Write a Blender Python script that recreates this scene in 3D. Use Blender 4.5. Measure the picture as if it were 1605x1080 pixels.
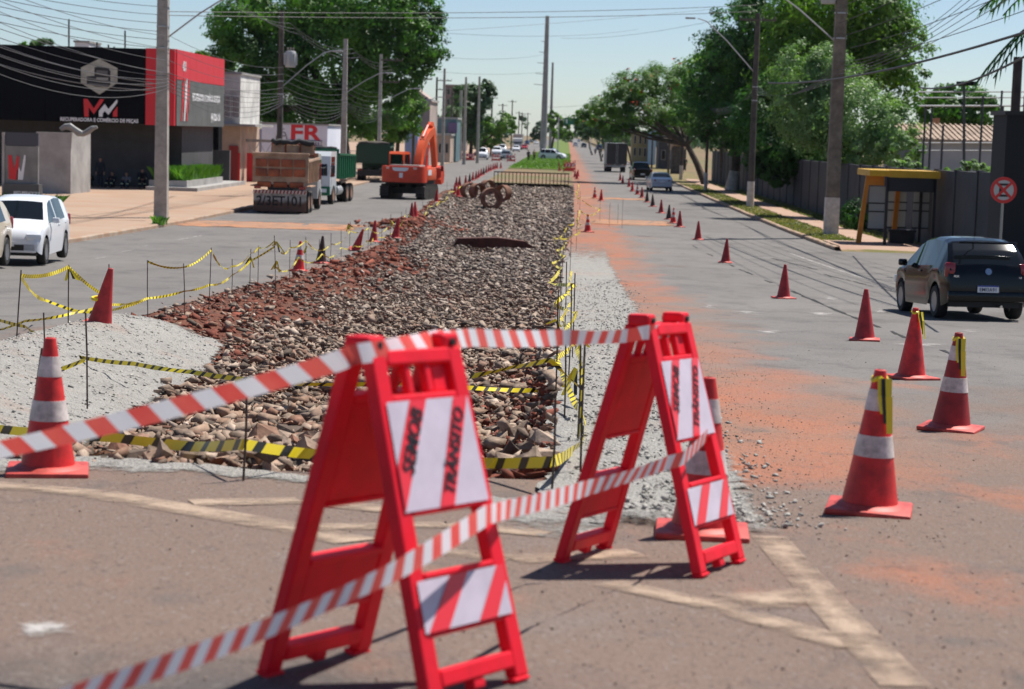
import bpy, bmesh, math, random
import numpy as np
from mathutils import Vector, Matrix
for o in list(bpy.data.objects): bpy.data.objects.remove(o)
S = bpy.context.scene; C = S.collection; R = math.radians; PI = math.pi
# ------------------------------------------------------------ camera, sky, sun, exposure
F = 3120.0; CZ = 1.4
yaw, pit, rol = R(1.42), R(-6.06), R(1.7)
fw = Vector((-math.sin(yaw)*math.cos(pit), math.cos(yaw)*math.cos(pit), math.sin(pit)))
rt0 = Vector((math.cos(yaw), math.sin(yaw), 0)); up0 = rt0.cross(fw)
rt = rt0*math.cos(rol) + up0*math.sin(rol); up = up0*math.cos(rol) - rt0*math.sin(rol)
cd = bpy.data.cameras.new('camera'); cam = bpy.data.objects.new('camera', cd); C.objects.link(cam)
cam.matrix_world = Matrix(((rt.x, up.x, -fw.x, 0), (rt.y, up.y, -fw.y, 0), (rt.z, up.z, -fw.z, CZ), (0, 0, 0, 1)))
cd.sensor_width = 36; cd.lens = 36*F/1605; cd.clip_start = .1; cd.clip_end = 6000
cd.dof.use_dof = True; cd.dof.focus_distance = 21; cd.dof.aperture_fstop = 3.4
S.camera = cam
SUN_EL, SUN_AZ = R(62), R(48)          # azimuth clockwise from +Y
w = bpy.data.worlds.new('World'); S.world = w; w.use_nodes = True
nt = w.node_tree; nt.nodes.clear()
sk = nt.nodes.new('ShaderNodeTexSky'); sk.sky_type = 'NISHITA'; sk.sun_disc = False
sk.sun_elevation = SUN_EL; sk.sun_rotation = SUN_AZ; sk.altitude = 400; sk.air_density = .76; sk.dust_density = .45; sk.ozone_density = 2.6
bg = nt.nodes.new('ShaderNodeBackground'); bg.inputs['Strength'].default_value = .078
wo = nt.nodes.new('ShaderNodeOutputWorld')
nt.links.new(sk.outputs[0], bg.inputs[0]); nt.links.new(bg.outputs[0], wo.inputs[0])
sd = bpy.data.lights.new('sun', 'SUN'); so = bpy.data.objects.new('sun', sd); C.objects.link(so)
sd.energy = 5.0; sd.angle = R(.5); sd.color = (1, .95, .87)
sdir = Vector((math.sin(SUN_AZ)*math.cos(SUN_EL), math.cos(SUN_AZ)*math.cos(SUN_EL), math.sin(SUN_EL)))
so.rotation_euler = (-sdir).to_track_quat('-Z', 'Y').to_euler(); so.location = (20, 20, 60)
S.view_settings.view_transform = 'Standard'; S.view_settings.look = 'None'; S.view_settings.exposure = .5; S.view_settings.gamma = 1
S.render.engine = 'CYCLES'
# ------------------------------------------------------------ ground shape and pixel helpers
def D(y): return 1.4 + .05*y if y < 30 else 4.2 - 1.3*math.exp(-(y-30)/26)
def gz(y): return CZ - D(y)
def ray(px, py):
    d = rt*(px-802.5) + up*(540-py) + fw*F
    return d.normalized()
def G(px, py, dz=0.):
    d = ray(px, py); a, b = .5, 1.
    f = lambda t: CZ + d.z*t - gz(d.y*t) - dz
    while f(b) > 0 and b < 4000: a = b; b *= 1.06
    for _ in range(40):
        m = (a+b)/2
        if f(m) > 0: a = m
        else: b = m
    return Vector((d.x*b, d.y*b, gz(d.y*b)+dz))
def A(px, py, y):                       # point on the pixel's ray at distance y
    d = ray(px, py); t = y/d.y
    return Vector((d.x*t, y, CZ+d.z*t))
def lerp_fn(pts):
    xs = [p[0] for p in pts]; ys = [p[1] for p in pts]
    return lambda v: float(np.interp(v, xs, ys))
rnd = random.Random(7)
# ------------------------------------------------------------ materials
MAT = {}
def nodes(name):
    m = bpy.data.materials.new(name); m.use_nodes = True; t = m.node_tree
    return m, t, t.nodes['Principled BSDF']
def mat(name, col, rough=.6, metal=0., ns=0., na=.15, bump=0., bs=None, emit=None, alpha=None, spec=None, coat=0., obrand=0., trans=0.):
    if name in MAT: return MAT[name]
    m, t, b = nodes(name); MAT[name] = m
    b.inputs['Roughness'].default_value = rough; b.inputs['Metallic'].default_value = metal
    c4 = (*col, 1); b.inputs['Base Color'].default_value = c4
    if spec is not None: b.inputs['Specular IOR Level'].default_value = spec
    if coat: b.inputs['Coat Weight'].default_value = coat; b.inputs['Coat Roughness'].default_value = .05
    if alpha is not None: b.inputs['Alpha'].default_value = alpha
    if trans: b.inputs['Transmission Weight'].default_value = trans
    L = t.links.new
    if ns or bump:
        tc = t.nodes.new('ShaderNodeTexCoord')
    last = None
    if ns:
        n = t.nodes.new('ShaderNodeTexNoise'); n.inputs['Scale'].default_value = ns; n.inputs['Detail'].default_value = 6; n.inputs['Roughness'].default_value = .65
        L(tc.outputs['Object'], n.inputs['Vector'])
        r = t.nodes.new('ShaderNodeMapRange'); r.inputs['From Min'].default_value = .3; r.inputs['From Max'].default_value = .7
        r.inputs['To Min'].default_value = 1-na*1.6; r.inputs['To Max'].default_value = 1+na
        L(n.outputs[0], r.inputs['Value'])
        last = r.outputs[0]
    if obrand:
        oi = t.nodes.new('ShaderNodeObjectInfo'); r2 = t.nodes.new('ShaderNodeMapRange')
        r2.inputs['To Min'].default_value = 1-obrand; r2.inputs['To Max'].default_value = 1+obrand
        L(oi.outputs['Random'], r2.inputs['Value'])
        if last:
            mu = t.nodes.new('ShaderNodeMath'); mu.operation = 'MULTIPLY'; L(last, mu.inputs[0]); L(r2.outputs[0], mu.inputs[1]); last = mu.outputs[0]
        else: last = r2.outputs[0]
    if last:
        v = t.nodes.new('ShaderNodeVectorMath'); v.operation = 'SCALE'; v.inputs[0].default_value = col
        L(last, v.inputs['Scale']); L(v.outputs[0], b.inputs['Base Color'])
    if bump:
        n2 = t.nodes.new('ShaderNodeTexNoise'); n2.inputs['Scale'].default_value = bs or ns*3 or 20; n2.inputs['Detail'].default_value = 4
        L(tc.outputs['Object'], n2.inputs['Vector'])
        bp = t.nodes.new('ShaderNodeBump'); bp.inputs['Strength'].default_value = bump; bp.inputs['Distance'].default_value = .03
        L(n2.outputs[0], bp.inputs['Height']); L(bp.outputs[0], b.inputs['Normal'])
    return m
def surf(name, layers, rough=.9, bump=.5, bs=60, bd=.02, stretch=(1, 1, 1), feather=None):
    """layers: first a colour, then (colour, noise scale, lo, hi, amount[, mask]) laid one over another; mask = ('X'|'Y', v0, v1)
    rises from 0 at v0 to 1 at v1 along a world axis, times the noise."""
    m, t, b = nodes(name); L = t.links.new; N = t.nodes.new
    g = N('ShaderNodeNewGeometry'); sp = N('ShaderNodeSeparateXYZ'); L(g.outputs['Position'], sp.inputs[0])
    mp = N('ShaderNodeMapping'); mp.inputs['Scale'].default_value = stretch; L(g.outputs['Position'], mp.inputs[0])
    cur = None; base = (*layers[0], 1)
    for i, ly in enumerate(layers[1:]):
        col, sc, lo, hi, am = ly[:5]
        n = N('ShaderNodeTexNoise'); n.inputs['Scale'].default_value = sc; n.inputs['Detail'].default_value = 8; n.inputs['Roughness'].default_value = .62
        off = N('ShaderNodeVectorMath'); off.inputs[1].default_value = (i*7.3, i*3.1, i*11); L(mp.outputs[0], off.inputs[0]); L(off.outputs[0], n.inputs['Vector'])
        r = N('ShaderNodeMapRange'); r.inputs['From Min'].default_value = lo; r.inputs['From Max'].default_value = hi
        r.inputs['To Max'].default_value = am; src = n.outputs[0]
        if len(ly) > 5:
            prod = None
            for ax, v0, v1, wgt in ly[5:]:
                k = N('ShaderNodeMapRange'); k.interpolation_type = 'SMOOTHSTEP'; k.inputs['From Min'].default_value = v0; k.inputs['From Max'].default_value = v1; L(sp.outputs[ax], k.inputs['Value'])
                if prod: mu = N('ShaderNodeMath'); mu.operation = 'MULTIPLY'; L(prod, mu.inputs[0]); L(k.outputs[0], mu.inputs[1]); prod = mu.outputs[0]
                else: prod = k.outputs[0]
            ad = N('ShaderNodeMath'); ad.operation = 'MULTIPLY_ADD'; L(prod, ad.inputs[0]); ad.inputs[1].default_value = .5+wgt; ad.inputs[2].default_value = -.5
            a2 = N('ShaderNodeMath'); L(src, a2.inputs[0]); L(ad.outputs[0], a2.inputs[1]); src = a2.outputs[0]
        L(src, r.inputs['Value'])
        mx = N('ShaderNodeMix'); mx.data_type = 'RGBA'; L(r.outputs[0], mx.inputs['Factor'])
        if cur: L(cur, mx.inputs['A'])
        else: mx.inputs['A'].default_value = base
        mx.inputs['B'].default_value = (*col, 1); cur = mx.outputs['Result']
    if cur: L(cur, b.inputs['Base Color'])
    else: b.inputs['Base Color'].default_value = base
    b.inputs['Roughness'].default_value = rough; b.inputs['Specular IOR Level'].default_value = .25
    if feather:                          # (noise scale, lo, hi): worn, broken edges; 'edge' runs 0 at the rim to 1 inside
        n3 = N('ShaderNodeTexNoise'); n3.inputs['Scale'].default_value = feather[0]; n3.inputs['Detail'].default_value = 7; n3.inputs['Roughness'].default_value = .7; L(g.outputs['Position'], n3.inputs['Vector'])
        at = N('ShaderNodeAttribute'); at.attribute_name = 'edge'; ad = N('ShaderNodeMath'); L(n3.outputs[0], ad.inputs[0]); L(at.outputs['Fac'], ad.inputs[1])
        r3 = N('ShaderNodeMapRange'); r3.inputs['From Min'].default_value = feather[1]; r3.inputs['From Max'].default_value = feather[2]; L(ad.outputs[0], r3.inputs['Value']); L(r3.outputs[0], b.inputs['Alpha'])
    n2 = N('ShaderNodeTexNoise'); n2.inputs['Scale'].default_value = bs; n2.inputs['Detail'].default_value = 5; L(g.outputs['Position'], n2.inputs['Vector'])
    bp = N('ShaderNodeBump'); bp.inputs['Strength'].default_value = bump; bp.inputs['Distance'].default_value = bd
    L(n2.outputs[0], bp.inputs['Height']); L(bp.outputs[0], b.inputs['Normal'])
    return m
def leaf_mat(name, c1, c2, sc=.9, trans=.35, tint=(1.2, 1.5, .5)):
    m, t, b = nodes(name); L = t.links.new; N = t.nodes.new
    g = N('ShaderNodeNewGeometry'); n = N('ShaderNodeTexNoise'); n.inputs['Scale'].default_value = sc; n.inputs['Detail'].default_value = 5
    L(g.outputs['Position'], n.inputs['Vector'])
    r = N('ShaderNodeMapRange'); r.inputs['From Min'].default_value = .35; r.inputs['From Max'].default_value = .65; L(n.outputs[0], r.inputs['Value'])
    mx = N('ShaderNodeMix'); mx.data_type = 'RGBA'; mx.inputs['A'].default_value = (*c1, 1); mx.inputs['B'].default_value = (*c2, 1)
    L(r.outputs[0], mx.inputs['Factor']); L(mx.outputs['Result'], b.inputs['Base Color'])
    b.inputs['Roughness'].default_value = .5; b.inputs['Specular IOR Level'].default_value = .35
    tr = N('ShaderNodeBsdfTranslucent'); ms = N('ShaderNodeMixShader'); ms.inputs[0].default_value = trans
    sc2 = N('ShaderNodeVectorMath'); sc2.operation = 'MULTIPLY'; sc2.inputs[1].default_value = tint; L(mx.outputs['Result'], sc2.inputs[0]); L(sc2.outputs[0], tr.inputs['Color'])
    L(b.outputs[0], ms.inputs[1]); L(tr.outputs[0], ms.inputs[2]); L(ms.outputs[0], t.nodes['Material Output'].inputs['Surface'])
    return m
# ------------------------------------------------------------ mesh builder
class B:
    def __init__(s): s.v = []; s.f = []; s.m = []; s.mi = 0
    def add(s, vs, fs):
        o = len(s.v); s.v += [tuple(v) for v in vs]
        for f in fs: s.f.append(tuple(i+o for i in f)); s.m.append(s.mi)
        return s
    def box(s, c, d, M=None, bev=0.):
        x, y, z = (k/2 for k in d); c = Vector(c)
        if bev:
            bm = bmesh.new(); bmesh.ops.create_cube(bm, size=1); bmesh.ops.scale(bm, vec=d, verts=bm.verts)
            bmesh.ops.bevel(bm, geom=bm.edges[:], offset=bev, segments=2, affect='EDGES', profile=.5)
            bm.verts.index_update(); vs = [v.co.copy() for v in bm.verts]; fs = [[v.index for v in f.verts] for f in bm.faces]; bm.free()
        else:
            vs = [Vector((sx*x, sy*y, sz*z)) for sz in (-1, 1) for sx, sy in ((-1, -1), (1, -1), (1, 1), (-1, 1))]
            fs = [(3, 2, 1, 0), (4, 5, 6, 7), (0, 1, 5, 4), (1, 2, 6, 5), (2, 3, 7, 6), (3, 0, 4, 7)]
        if M is not None: vs = [M @ v for v in vs]
        return s.add([v+c for v in vs], fs)
    def bar(s, a, b, w, h=None, upv=(0, 0, 1)):      # rectangular bar from a to b
        a = Vector(a); b = Vector(b); h = h or w; d = (b-a).normalized(); u = Vector(upv)
        if abs(d.dot(u)) > .98: u = Vector((1, 0, 0))
        x = d.cross(u).normalized()*w/2; y = x.cross(d).normalized()*h/2
        vs = [p+i*x+j*y for p in (a, b) for i, j in ((-1, -1), (1, -1), (1, 1), (-1, 1))]
        return s.add(vs, [(0, 1, 2, 3), (7, 6, 5, 4), (0, 4, 5, 1), (1, 5, 6, 2), (2, 6, 7, 3), (3, 7, 4, 0)])
    def tube(s, pts, r, n=6, cap=True):
        pts = [Vector(p) for p in pts]; rs = r if isinstance(r, (list, tuple)) else [r]*len(pts)
        vs = []; fs = []; px = None
        for i, p in enumerate(pts):
            d = (pts[min(i+1, len(pts)-1)]-pts[max(i-1, 0)]).normalized()
            if px is None: u = Vector((0, 0, 1)) if abs(d.z) < .9 else Vector((1, 0, 0)); px = d.cross(u).normalized()
            else: px = (px-d*px.dot(d)).normalized()
            py = d.cross(px)
            for k in range(n):
                a = 2*PI*k/n; vs.append(p+(px*math.cos(a)+py*math.sin(a))*rs[i])
        for i in range(len(pts)-1):
            for k in range(n): fs.append((i*n+k, i*n+(k+1) % n, (i+1)*n+(k+1) % n, (i+1)*n+k))
        if cap: fs.append(tuple(range(n-1, -1, -1))); fs.append(tuple((len(pts)-1)*n+k for k in range(n)))
        return s.add(vs, fs)
    def lathe(s, prof, n=16, M=None, closed=False):  # prof: (r, z)
        vs = []; fs = []; m = len(prof)
        for k in range(n):
            a = 2*PI*k/n
            for r, z in prof: vs.append(Vector((r*math.cos(a), r*math.sin(a), z)))
        for k in range(n):
            j = (k+1) % n
            for i in range(m if closed else m-1): fs.append((k*m+i, j*m+i, j*m+(i+1) % m, k*m+(i+1) % m))
        if not closed:
            if prof[0][0] > 1e-5: fs.append(tuple(k*m for k in range(n-1, -1, -1)))
            if prof[-1][0] > 1e-5: fs.append(tuple(k*m+m-1 for k in range(n)))
        if M is not None: vs = [M @ v for v in vs]
        return s.add(vs, fs)
    def prism(s, poly, o, ux, uy, t):                # polygon in plane (o,ux,uy), extruded both ways by t/2
        o = Vector(o); ux = Vector(ux); uy = Vector(uy); nrm = ux.cross(uy).normalized()*t/2; n = len(poly)
        vs = [o+ux*a+uy*b+sg*nrm for sg in (-1, 1) for a, b in poly]
        return s.add(vs, [tuple(range(n-1, -1, -1)), tuple(range(n, 2*n))]+[(i, (i+1) % n, n+(i+1) % n, n+i) for i in range(n)])
    def quad(s, *p): return s.add(p, [tuple(range(len(p)))])
    def ball(s, c, r, n=10, k=6):
        r = r if isinstance(r, (tuple, list)) else (r, r, r); c = Vector(c)
        pr = [(math.sin(PI*i/k), -math.cos(PI*i/k)) for i in range(k+1)]
        pr[0] = (0, -1); pr[-1] = (0, 1)
        return s.lathe(pr, n, Matrix.Translation(c) @ Matrix.Diagonal((*r, 1)))
    def mesh(s, name, mats, smooth=None):
        me = bpy.data.meshes.new(name); me.from_pydata(s.v, [], s.f)
        mats = mats if isinstance(mats, (list, tuple)) else [mats]
        for m in mats: me.materials.append(m)
        if len(mats) > 1: me.polygons.foreach_set('material_index', s.m)
        if smooth:
            me.polygons.foreach_set('use_smooth', [True]*len(s.f)); me.set_sharp_from_angle(angle=R(smooth))
        me.update(); return me
    def build(s, name, mats, parent=None, smooth=None, loc=None):
        o = bpy.data.objects.new(name, s.mesh(name, mats, smooth)); C.objects.link(o)
        if parent: o.parent = parent
        if loc: o.location = loc
        return o
def tag(o, label=None, cat=None, group=None, kind=None):
    if label: o['label'] = label
    if cat: o['category'] = cat
    if group: o['group'] = group
    if kind: o['kind'] = kind
    return o
def thing(name, label, cat, loc=(0, 0, 0), rz=0., group=None, parent=None):
    o = bpy.data.objects.new(name, None); C.objects.link(o); o.location = loc; o.rotation_euler = (0, 0, rz); o.empty_display_size = .2
    return tag(o, label, cat, group)
def copy_tree(o, parent=None):
    c = o.copy(); C.objects.link(c)
    if parent: c.parent = parent
    for ch in o.children: copy_tree(ch, c)
    return c
def big_mesh(name, V, Fc, mats, parent=None, smooth=False, attr=None):   # numpy verts, equal-length faces
    me = bpy.data.meshes.new(name); nv = len(V); nf, k = Fc.shape
    me.vertices.add(nv); me.vertices.foreach_set('co', V.astype(np.float32).ravel())
    me.loops.add(nf*k); me.loops.foreach_set('vertex_index', Fc.astype(np.int32).ravel())
    me.polygons.add(nf); me.polygons.foreach_set('loop_start', np.arange(0, nf*k, k, dtype=np.int32))
    if smooth: me.polygons.foreach_set('use_smooth', np.ones(nf, dtype=bool))
    if attr is not None:
        at = me.attributes.new('tint', 'FLOAT', 'POINT'); at.data.foreach_set('value', attr.astype(np.float32))
    me.update(calc_edges=True); me.materials.append(mats)
    o = bpy.data.objects.new(name, me); C.objects.link(o)
    if parent: o.parent = parent
    return o
def text(name, body, size, mt, parent, M, bold=.0, shear=0., align='CENTER', depth=.002, sx=1.):
    cu = bpy.data.curves.new('txt', 'FONT'); cu.body = body; cu.size = size; cu.align_x = align; cu.align_y = 'CENTER'
    cu.offset = bold; cu.shear = shear; cu.extrude = depth; cu.resolution_u = 3
    to = bpy.data.objects.new('txt', cu); C.objects.link(to)
    dg = bpy.context.evaluated_depsgraph_get(); dg.update()
    me = bpy.data.meshes.new_from_object(to.evaluated_get(dg)); bpy.data.objects.remove(to)
    me.materials.clear(); me.materials.append(mt)
    me.transform(M @ Matrix.Diagonal((sx, 1, 1, 1)))
    o = bpy.data.objects.new(name, me); C.objects.link(o); o.parent = parent
    return o
def frame(o, ux, uy):                    # matrix with columns ux, uy, normal and origin o
    ux = Vector(ux).normalized(); uy = Vector(uy).normalized(); n = ux.cross(uy)
    return Matrix(((ux.x, uy.x, n.x, o[0]), (ux.y, uy.y, n.y, o[1]), (ux.z, uy.z, n.z, o[2]), (0, 0, 0, 1)))
# ------------------------------------------------------------ common materials
ASP = [(.150, .141, .135), ((.20, .187, .176), .22, .38, .7, .8), ((.085, .08, .078), .8, .50, .72, .7),
    ((.175, .122, .098), .7, .32, .58, .95, ('Y', 30, 9.5, .16)), ((.075, .07, .07), .5, .45, .62, .85, ('Y', 8.6, 5.4, .06)), ((.22, .185, .16), 1.4, .6, .8, .5),
    ((.27, .145, .098), .35, .38, .66, .8, ('X', 6.0, 1.2, .0), ('X', -4, -2, 0), ('Y', 9.6, 13, .10)), ((.37, .125, .062), .6, .40, .72, .85, ('X', 4.4, 1.6, 0), ('X', -4, -2, 0), ('Y', 9, 12, .06)), ((.36, .13, .068), .9, .54, .76, .7, ('X', .2, 1.5, 0), ('Y', 40, 14, .02)), ((.34, .14, .08), 1.3, .58, .80, .55, ('Y', 16, 8, .0)),
    ((.27, .14, .095), .5, .44, .72, .7, ('X', -8.4, -6.2, 0), ('X', -3, -5, 0), ('Y', 10, 18, .04)), ((.06, .056, .055), 5, .60, .76, .6), ((.25, .225, .21), 14, .60, .74, .35), ((.25, .23, .215), 42, .57, .68, .6), ((.045, .041, .039), 34, .57, .68, .7), ((.10, .092, .088), 1.7, .58, .66, .5)]
asphalt = surf('asphalt_dusty', ASP, bs=48, bump=.9, bd=.016, stretch=(1, .6, 1)); asphalt_left = asphalt_near = asphalt
gravel_m = surf('pale_gravel', [(.42, .40, .37), ((.30, .285, .265), 9, .45, .7, .9), ((.5, .48, .45), 1.2, .5, .7, .6), ((.16, .15, .14), 22, .58, .72, .8), ((.42, .22, .14), .7, .6, .8, .4)], bs=38, bump=1., bd=.06)
gravel_f = surf('pale_gravel_edge', [(.37, .355, .33), ((.26, .245, .23), 9, .45, .7, .9), ((.43, .415, .385), 1.2, .5, .7, .6), ((.18, .17, .155), 22, .58, .72, .8), ((.44, .24, .16), .6, .55, .8, .5)], bs=38, bump=1., bd=.06, feather=(5, .60, .82))
soil_m = surf('red_soil', [(.17, .062, .036), ((.10, .038, .025), 1.2, .4, .65, .9), ((.26, .115, .07), 3.5, .52, .72, .7), ((.12, .09, .075), .7, .5, .7, .6)], bs=14, bump=1., bd=.12)
lot_m = surf('tan_paving', [(.33, .225, .16), ((.38, .29, .22), .3, .4, .7, .8), ((.34, .17, .10), .5, .5, .75, .7), ((.18, .15, .13), 2, .62, .8, .5)], bs=30, bump=.3)
path_m = surf('pink_path', [(.36, .23, .17), ((.42, .31, .24), .6, .4, .7, .8), ((.2, .14, .1), 3, .6, .8, .5)], bs=30, bump=.3)
verge_m = surf('verge_soil', [(.17, .14, .06), ((.12, .12, .03), .8, .42, .64, .8), ((.34, .21, .13), .5, .50, .68, .9)], bs=20, bump=.8, bd=.05)
grass_gm = surf('median_turf', [(.085, .14, .022), ((.16, .2, .05), .5, .4, .7, .8), ((.3, .19, .1), .25, .56, .75, .7)], bs=15, bump=.8, bd=.08)
earth_m = surf('bare_earth', [(.22, .13, .085), ((.12, .13, .05), .08, .4, .6, .9)], bs=3, bump=.6, bd=.1)
kerb_m = surf('kerb_concrete', [(.33, .22, .15), ((.42, .36, .3), 1.5, .4, .7, .8), ((.3, .12, .06), 2.5, .5, .75, .7)], bs=30, bump=.4)
paint_cream = surf('worn_cream_paint', [(.40, .30, .225), ((.29, .215, .165), 1.3, .42, .7, .8), ((.16, .13, .11), 24, .56, .7, .6)], bs=48, bump=.9, bd=.012, feather=(3.5, .40, .72))
paint_white = surf('worn_white_paint', [(.42, .40, .385), ((.27, .255, .245), 5, .45, .65, .9)], bs=48, bump=.9, bd=.012, feather=(7, .48, .68))
paint_faded = surf('faded_white_paint', [(.40, .38, .365), ((.25, .235, .225), 3, .45, .65, .9)], bs=60, bump=.3, bd=.006, feather=(4, .50, .80))
cone_red = mat('cone_red', (.58, .022, .02), .5, ns=6, na=.35, obrand=.12)
cone_dull = mat('cone_faded_red', (.40, .022, .026), .6, ns=6, na=.3, obrand=.25)
cone_dark = mat('cone_dirty', (.055, .03, .028), .75, ns=6, na=.3)
cone_white = mat('cone_band', (.62, .55, .52), .55, ns=8, na=.38)
cone_base_m = mat('cone_base', (.52, .06, .045), .55, ns=8, na=.3)
bar_red = leaf_mat('barricade_plastic', (.80, .012, .03), (.95, .012, .036), 9, .2, (1, 1, 1))
bar_white = mat('reflective_sheet', (.58, .51, .60), .4, ns=6, na=.09)
bar_stripe = mat('reflective_red', (.80, .03, .045), .35)
black_ink = mat('black_ink', (.012, .01, .012), .5)
steel = mat('rusty_rebar', (.07, .045, .035), .7, ns=30, na=.4)
tyre_m = mat('tyre', (.018, .017, .017), .8, ns=20, na=.3)
rim_m = mat('alloy_rim', (.30, .30, .31), .4, metal=.7)
dusty_rim = mat('dusty_rim', (.28, .15, .10), .8, ns=8, na=.3)
glass_m = mat('tinted_glass', (.006, .008, .010), .04, spec=.45)
chrome = mat('chrome', (.7, .7, .7), .15, metal=1.)
concrete = mat('pole_concrete', (.36, .34, .31), .85, ns=2.5, na=.22, bump=.2, bs=25)
dark_conc = mat('dark_pole', (.09, .075, .065), .85, ns=2.5, na=.3)
pole_paint = mat('pole_white_base', (.62, .57, .53), .8, ns=4, na=.2)
wire_m = mat('cable', (.02, .02, .022), .6)
wire_g = mat('cable_grey', (.075, .075, .08), .6)
galv = mat('galvanised', (.42, .43, .44), .45, metal=.4)
black_rub = mat('black_plastic', (.015, .015, .016), .55)
plate_m = mat('plate_white', (.7, .71, .74), .5)
plate_blue = mat('plate_blue', (.03, .05, .3), .5)
lamp_red = mat('tail_red', (.26, .006, .009), .2, coat=.6)
lamp_clear = mat('lamp_clear', (.7, .72, .74), .12, coat=.6)
# ------------------------------------------------------------ the setting
def P2(px, py): g = G(px, py); return (g.y, g.x)
XL = lerp_fn(sorted([(9.5, -4.6), P2(-60, 575), P2(60, 540), P2(200, 500), P2(350, 457), P2(470, 431), P2(600, 381), P2(650, 337), P2(692, 300), (165, -7.0), (260, -7.0), (1600, -7.0)]))
XR = lerp_fn(sorted([(9.5, .25), P2(862, 775), P2(868, 650), P2(872, 560), P2(872, 480), P2(884, 400), P2(900, 345), (110, .45), (165, .6), (1600, .6)]))
KL, KR = -15.4, 10.0
def fract(x, y, s=1.):
    return math.sin(x*2.1*s+1.3*math.sin(y*1.7*s))*.5+math.sin(y*3.3*s+x*1.1*s)*.3+math.sin((x*5.1-y*4.3)*s)*.2
def sheet(name, xl, xr, ys, mt, dz=0., nx=2, hf=None, kind='structure', jit=0., seed=1, edge=False):
    r = random.Random(seed); b = B(); vs = []; fs = []
    for y in ys:
        a, c = xl(y) if callable(xl) else xl, xr(y) if callable(xr) else xr
        ja, jb = r.uniform(-jit, jit), r.uniform(-jit, jit)
        for i in range(nx):
            x = a+ja+(c+jb-a-ja)*i/(nx-1); vs.append((x, y, gz(y)+dz+(hf(x, y) if hf else 0)))
    for j in range(len(ys)-1):
        for i in range(nx-1): fs.append((j*nx+i, j*nx+i+1, (j+1)*nx+i+1, (j+1)*nx+i))
    b.add(vs, fs); o = b.build(name, mt, None, smooth=60)
    if edge:
        at = o.data.attributes.new('edge', 'FLOAT', 'POINT'); m = len(ys)
        at.data.foreach_set('value', [min(1, edge(i/(nx-1), j/(m-1))) for j in range(m) for i in range(nx)])
    return tag(o, kind=kind)
def yr(a, b, n, p=1.): return [a+(b-a)*(i/n)**p for i in range(n+1)]
YN = 11.2                                   # where the trench nose begins
far = yr(YN, 160, 130, 1.6)+yr(160, 2500, 60, 2)[1:]
# base earth, lower under the carriageway, out to the horizon
def gf(x, y): return -.9 if -15.6 < x < 13.5 and y < 3000 else -.03
bb = B(); xs = [-2500, -600, -150, -60, -15.7, -15.3, 13.3, 13.7, 40, 150, 600, 2500]; ysr = [-60, -20, 0, 8]+yr(10, 100, 40)+yr(100, 4000, 40, 2)[1:]
vv = [(x, y, gz(y)+gf(x, y)) for y in ysr for x in xs]; n = len(xs)
bb.add(vv, [(j*n+i, j*n+i+1, (j+1)*n+i+1, (j+1)*n+i) for j in range(len(ysr)-1) for i in range(n-1)])
tag(bb.build('ground', earth_m, smooth=60), kind='structure')
sheet('crossing_road', -60, 60, [-40, 0, 4, 8, YN], asphalt_near, 0, 12)
sheet('left_road', KL, XL, far, asphalt_left, 0, 6)
sheet('right_road', XR, KR, far, asphalt, 0, 8)
sheet('side_street', KR, 60, yr(YN, 73.5, 40), asphalt, 0, 5)
sheet('side_street', -60, KL, yr(YN, 49, 40), asphalt_left, 0, 5)
# trench
def tz(x, y):
    a, c = XL(y), XR(y); dl, dr = x-a, c-x
    dep = .34 if y > 16 else .16+.18*(y-YN)/(16-YN)
    e = min(1, max(0, dl)/1.0)*min(1, max(0, dr)/.45); e *= min(1, max(0, y-YN)/.7)
    bank = .30*math.exp(-((dl-1.2)/.75)**2)*min(1, max(0, y-24)/8)*(1 if y < 120 else 0)
    hump = .35*math.exp(-((y-84)/2.2)**2)*math.exp(-((x+6)/1.6)**2)
    return -dep*e+bank*min(1, dl/.6)*.9+hump+.06*fract(x, y, 1.3)*e-.004
sheet('trench_floor', lambda y: XL(y)-.03, lambda y: XR(y)+.03, yr(YN, 60, 190)+yr(60, 166, 130)[1:], soil_m, .0, 40, tz)
trench_floor = bpy.data.objects['trench_floor']
sheet('median_earth', XL, XR, yr(166, 238, 12), earth_m, .0, 4)
sheet('median_grass', XL, XR, yr(238, 2500, 30, 2), grass_gm, .06, 6)
# pale gravel shoulder right of the trench, its nose apron and the heap on the left
gR = lerp_fn(sorted([(8.6, 1.6), P2(1215, 832), P2(1165, 730), P2(1085, 640), P2(1045, 560), P2(1003, 480), P2(965, 420), P2(942, 372), (90, .6)]))
gl = lambda y: XR(y)-.02 if y > YN+.3 else G(990-(YN+.3-y)*260, 800).x
sheet('gravel_shoulder', lambda y: XR(y)-.05, gR, yr(9.3, 74, 230, 1.4), gravel_f, .006, 14, lambda x, y: .012*fract(x, y, 9)+.03*max(0, fract(x, y, 2.2))+.01, jit=.05, edge=lambda u, v: min(max(0, 1-u)*3.2, v*9, (1-v)*2.2))
ap = [(-40, 742), (120, 738), (300, 742), (460, 757), (600, 774), (720, 795), (835, 838), (905, 848), (960, 848)]
bt = [(-40, 722), (120, 712), (300, 726), (460, 742), (600, 756), (720, 772), (835, 785), (905, 770), (960, 760)]
b = B(); m_ = 0
for t in np.linspace(0, 8, 60):
    i = min(7, int(t)); k = t-i
    for lst, e in ((ap, -.006), (bt, .0)):
        px = lst[i][0]+(lst[i+1][0]-lst[i][0])*k; py = lst[i][1]+(lst[i+1][1]-lst[i][1])*k+rnd.uniform(-2, 2)
        b.v.append(tuple(G(px, py, e+.012)))
for j in range(59): b.f.append((2*j, 2*j+2, 2*j+3, 2*j+1)); b.m.append(0)
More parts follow.
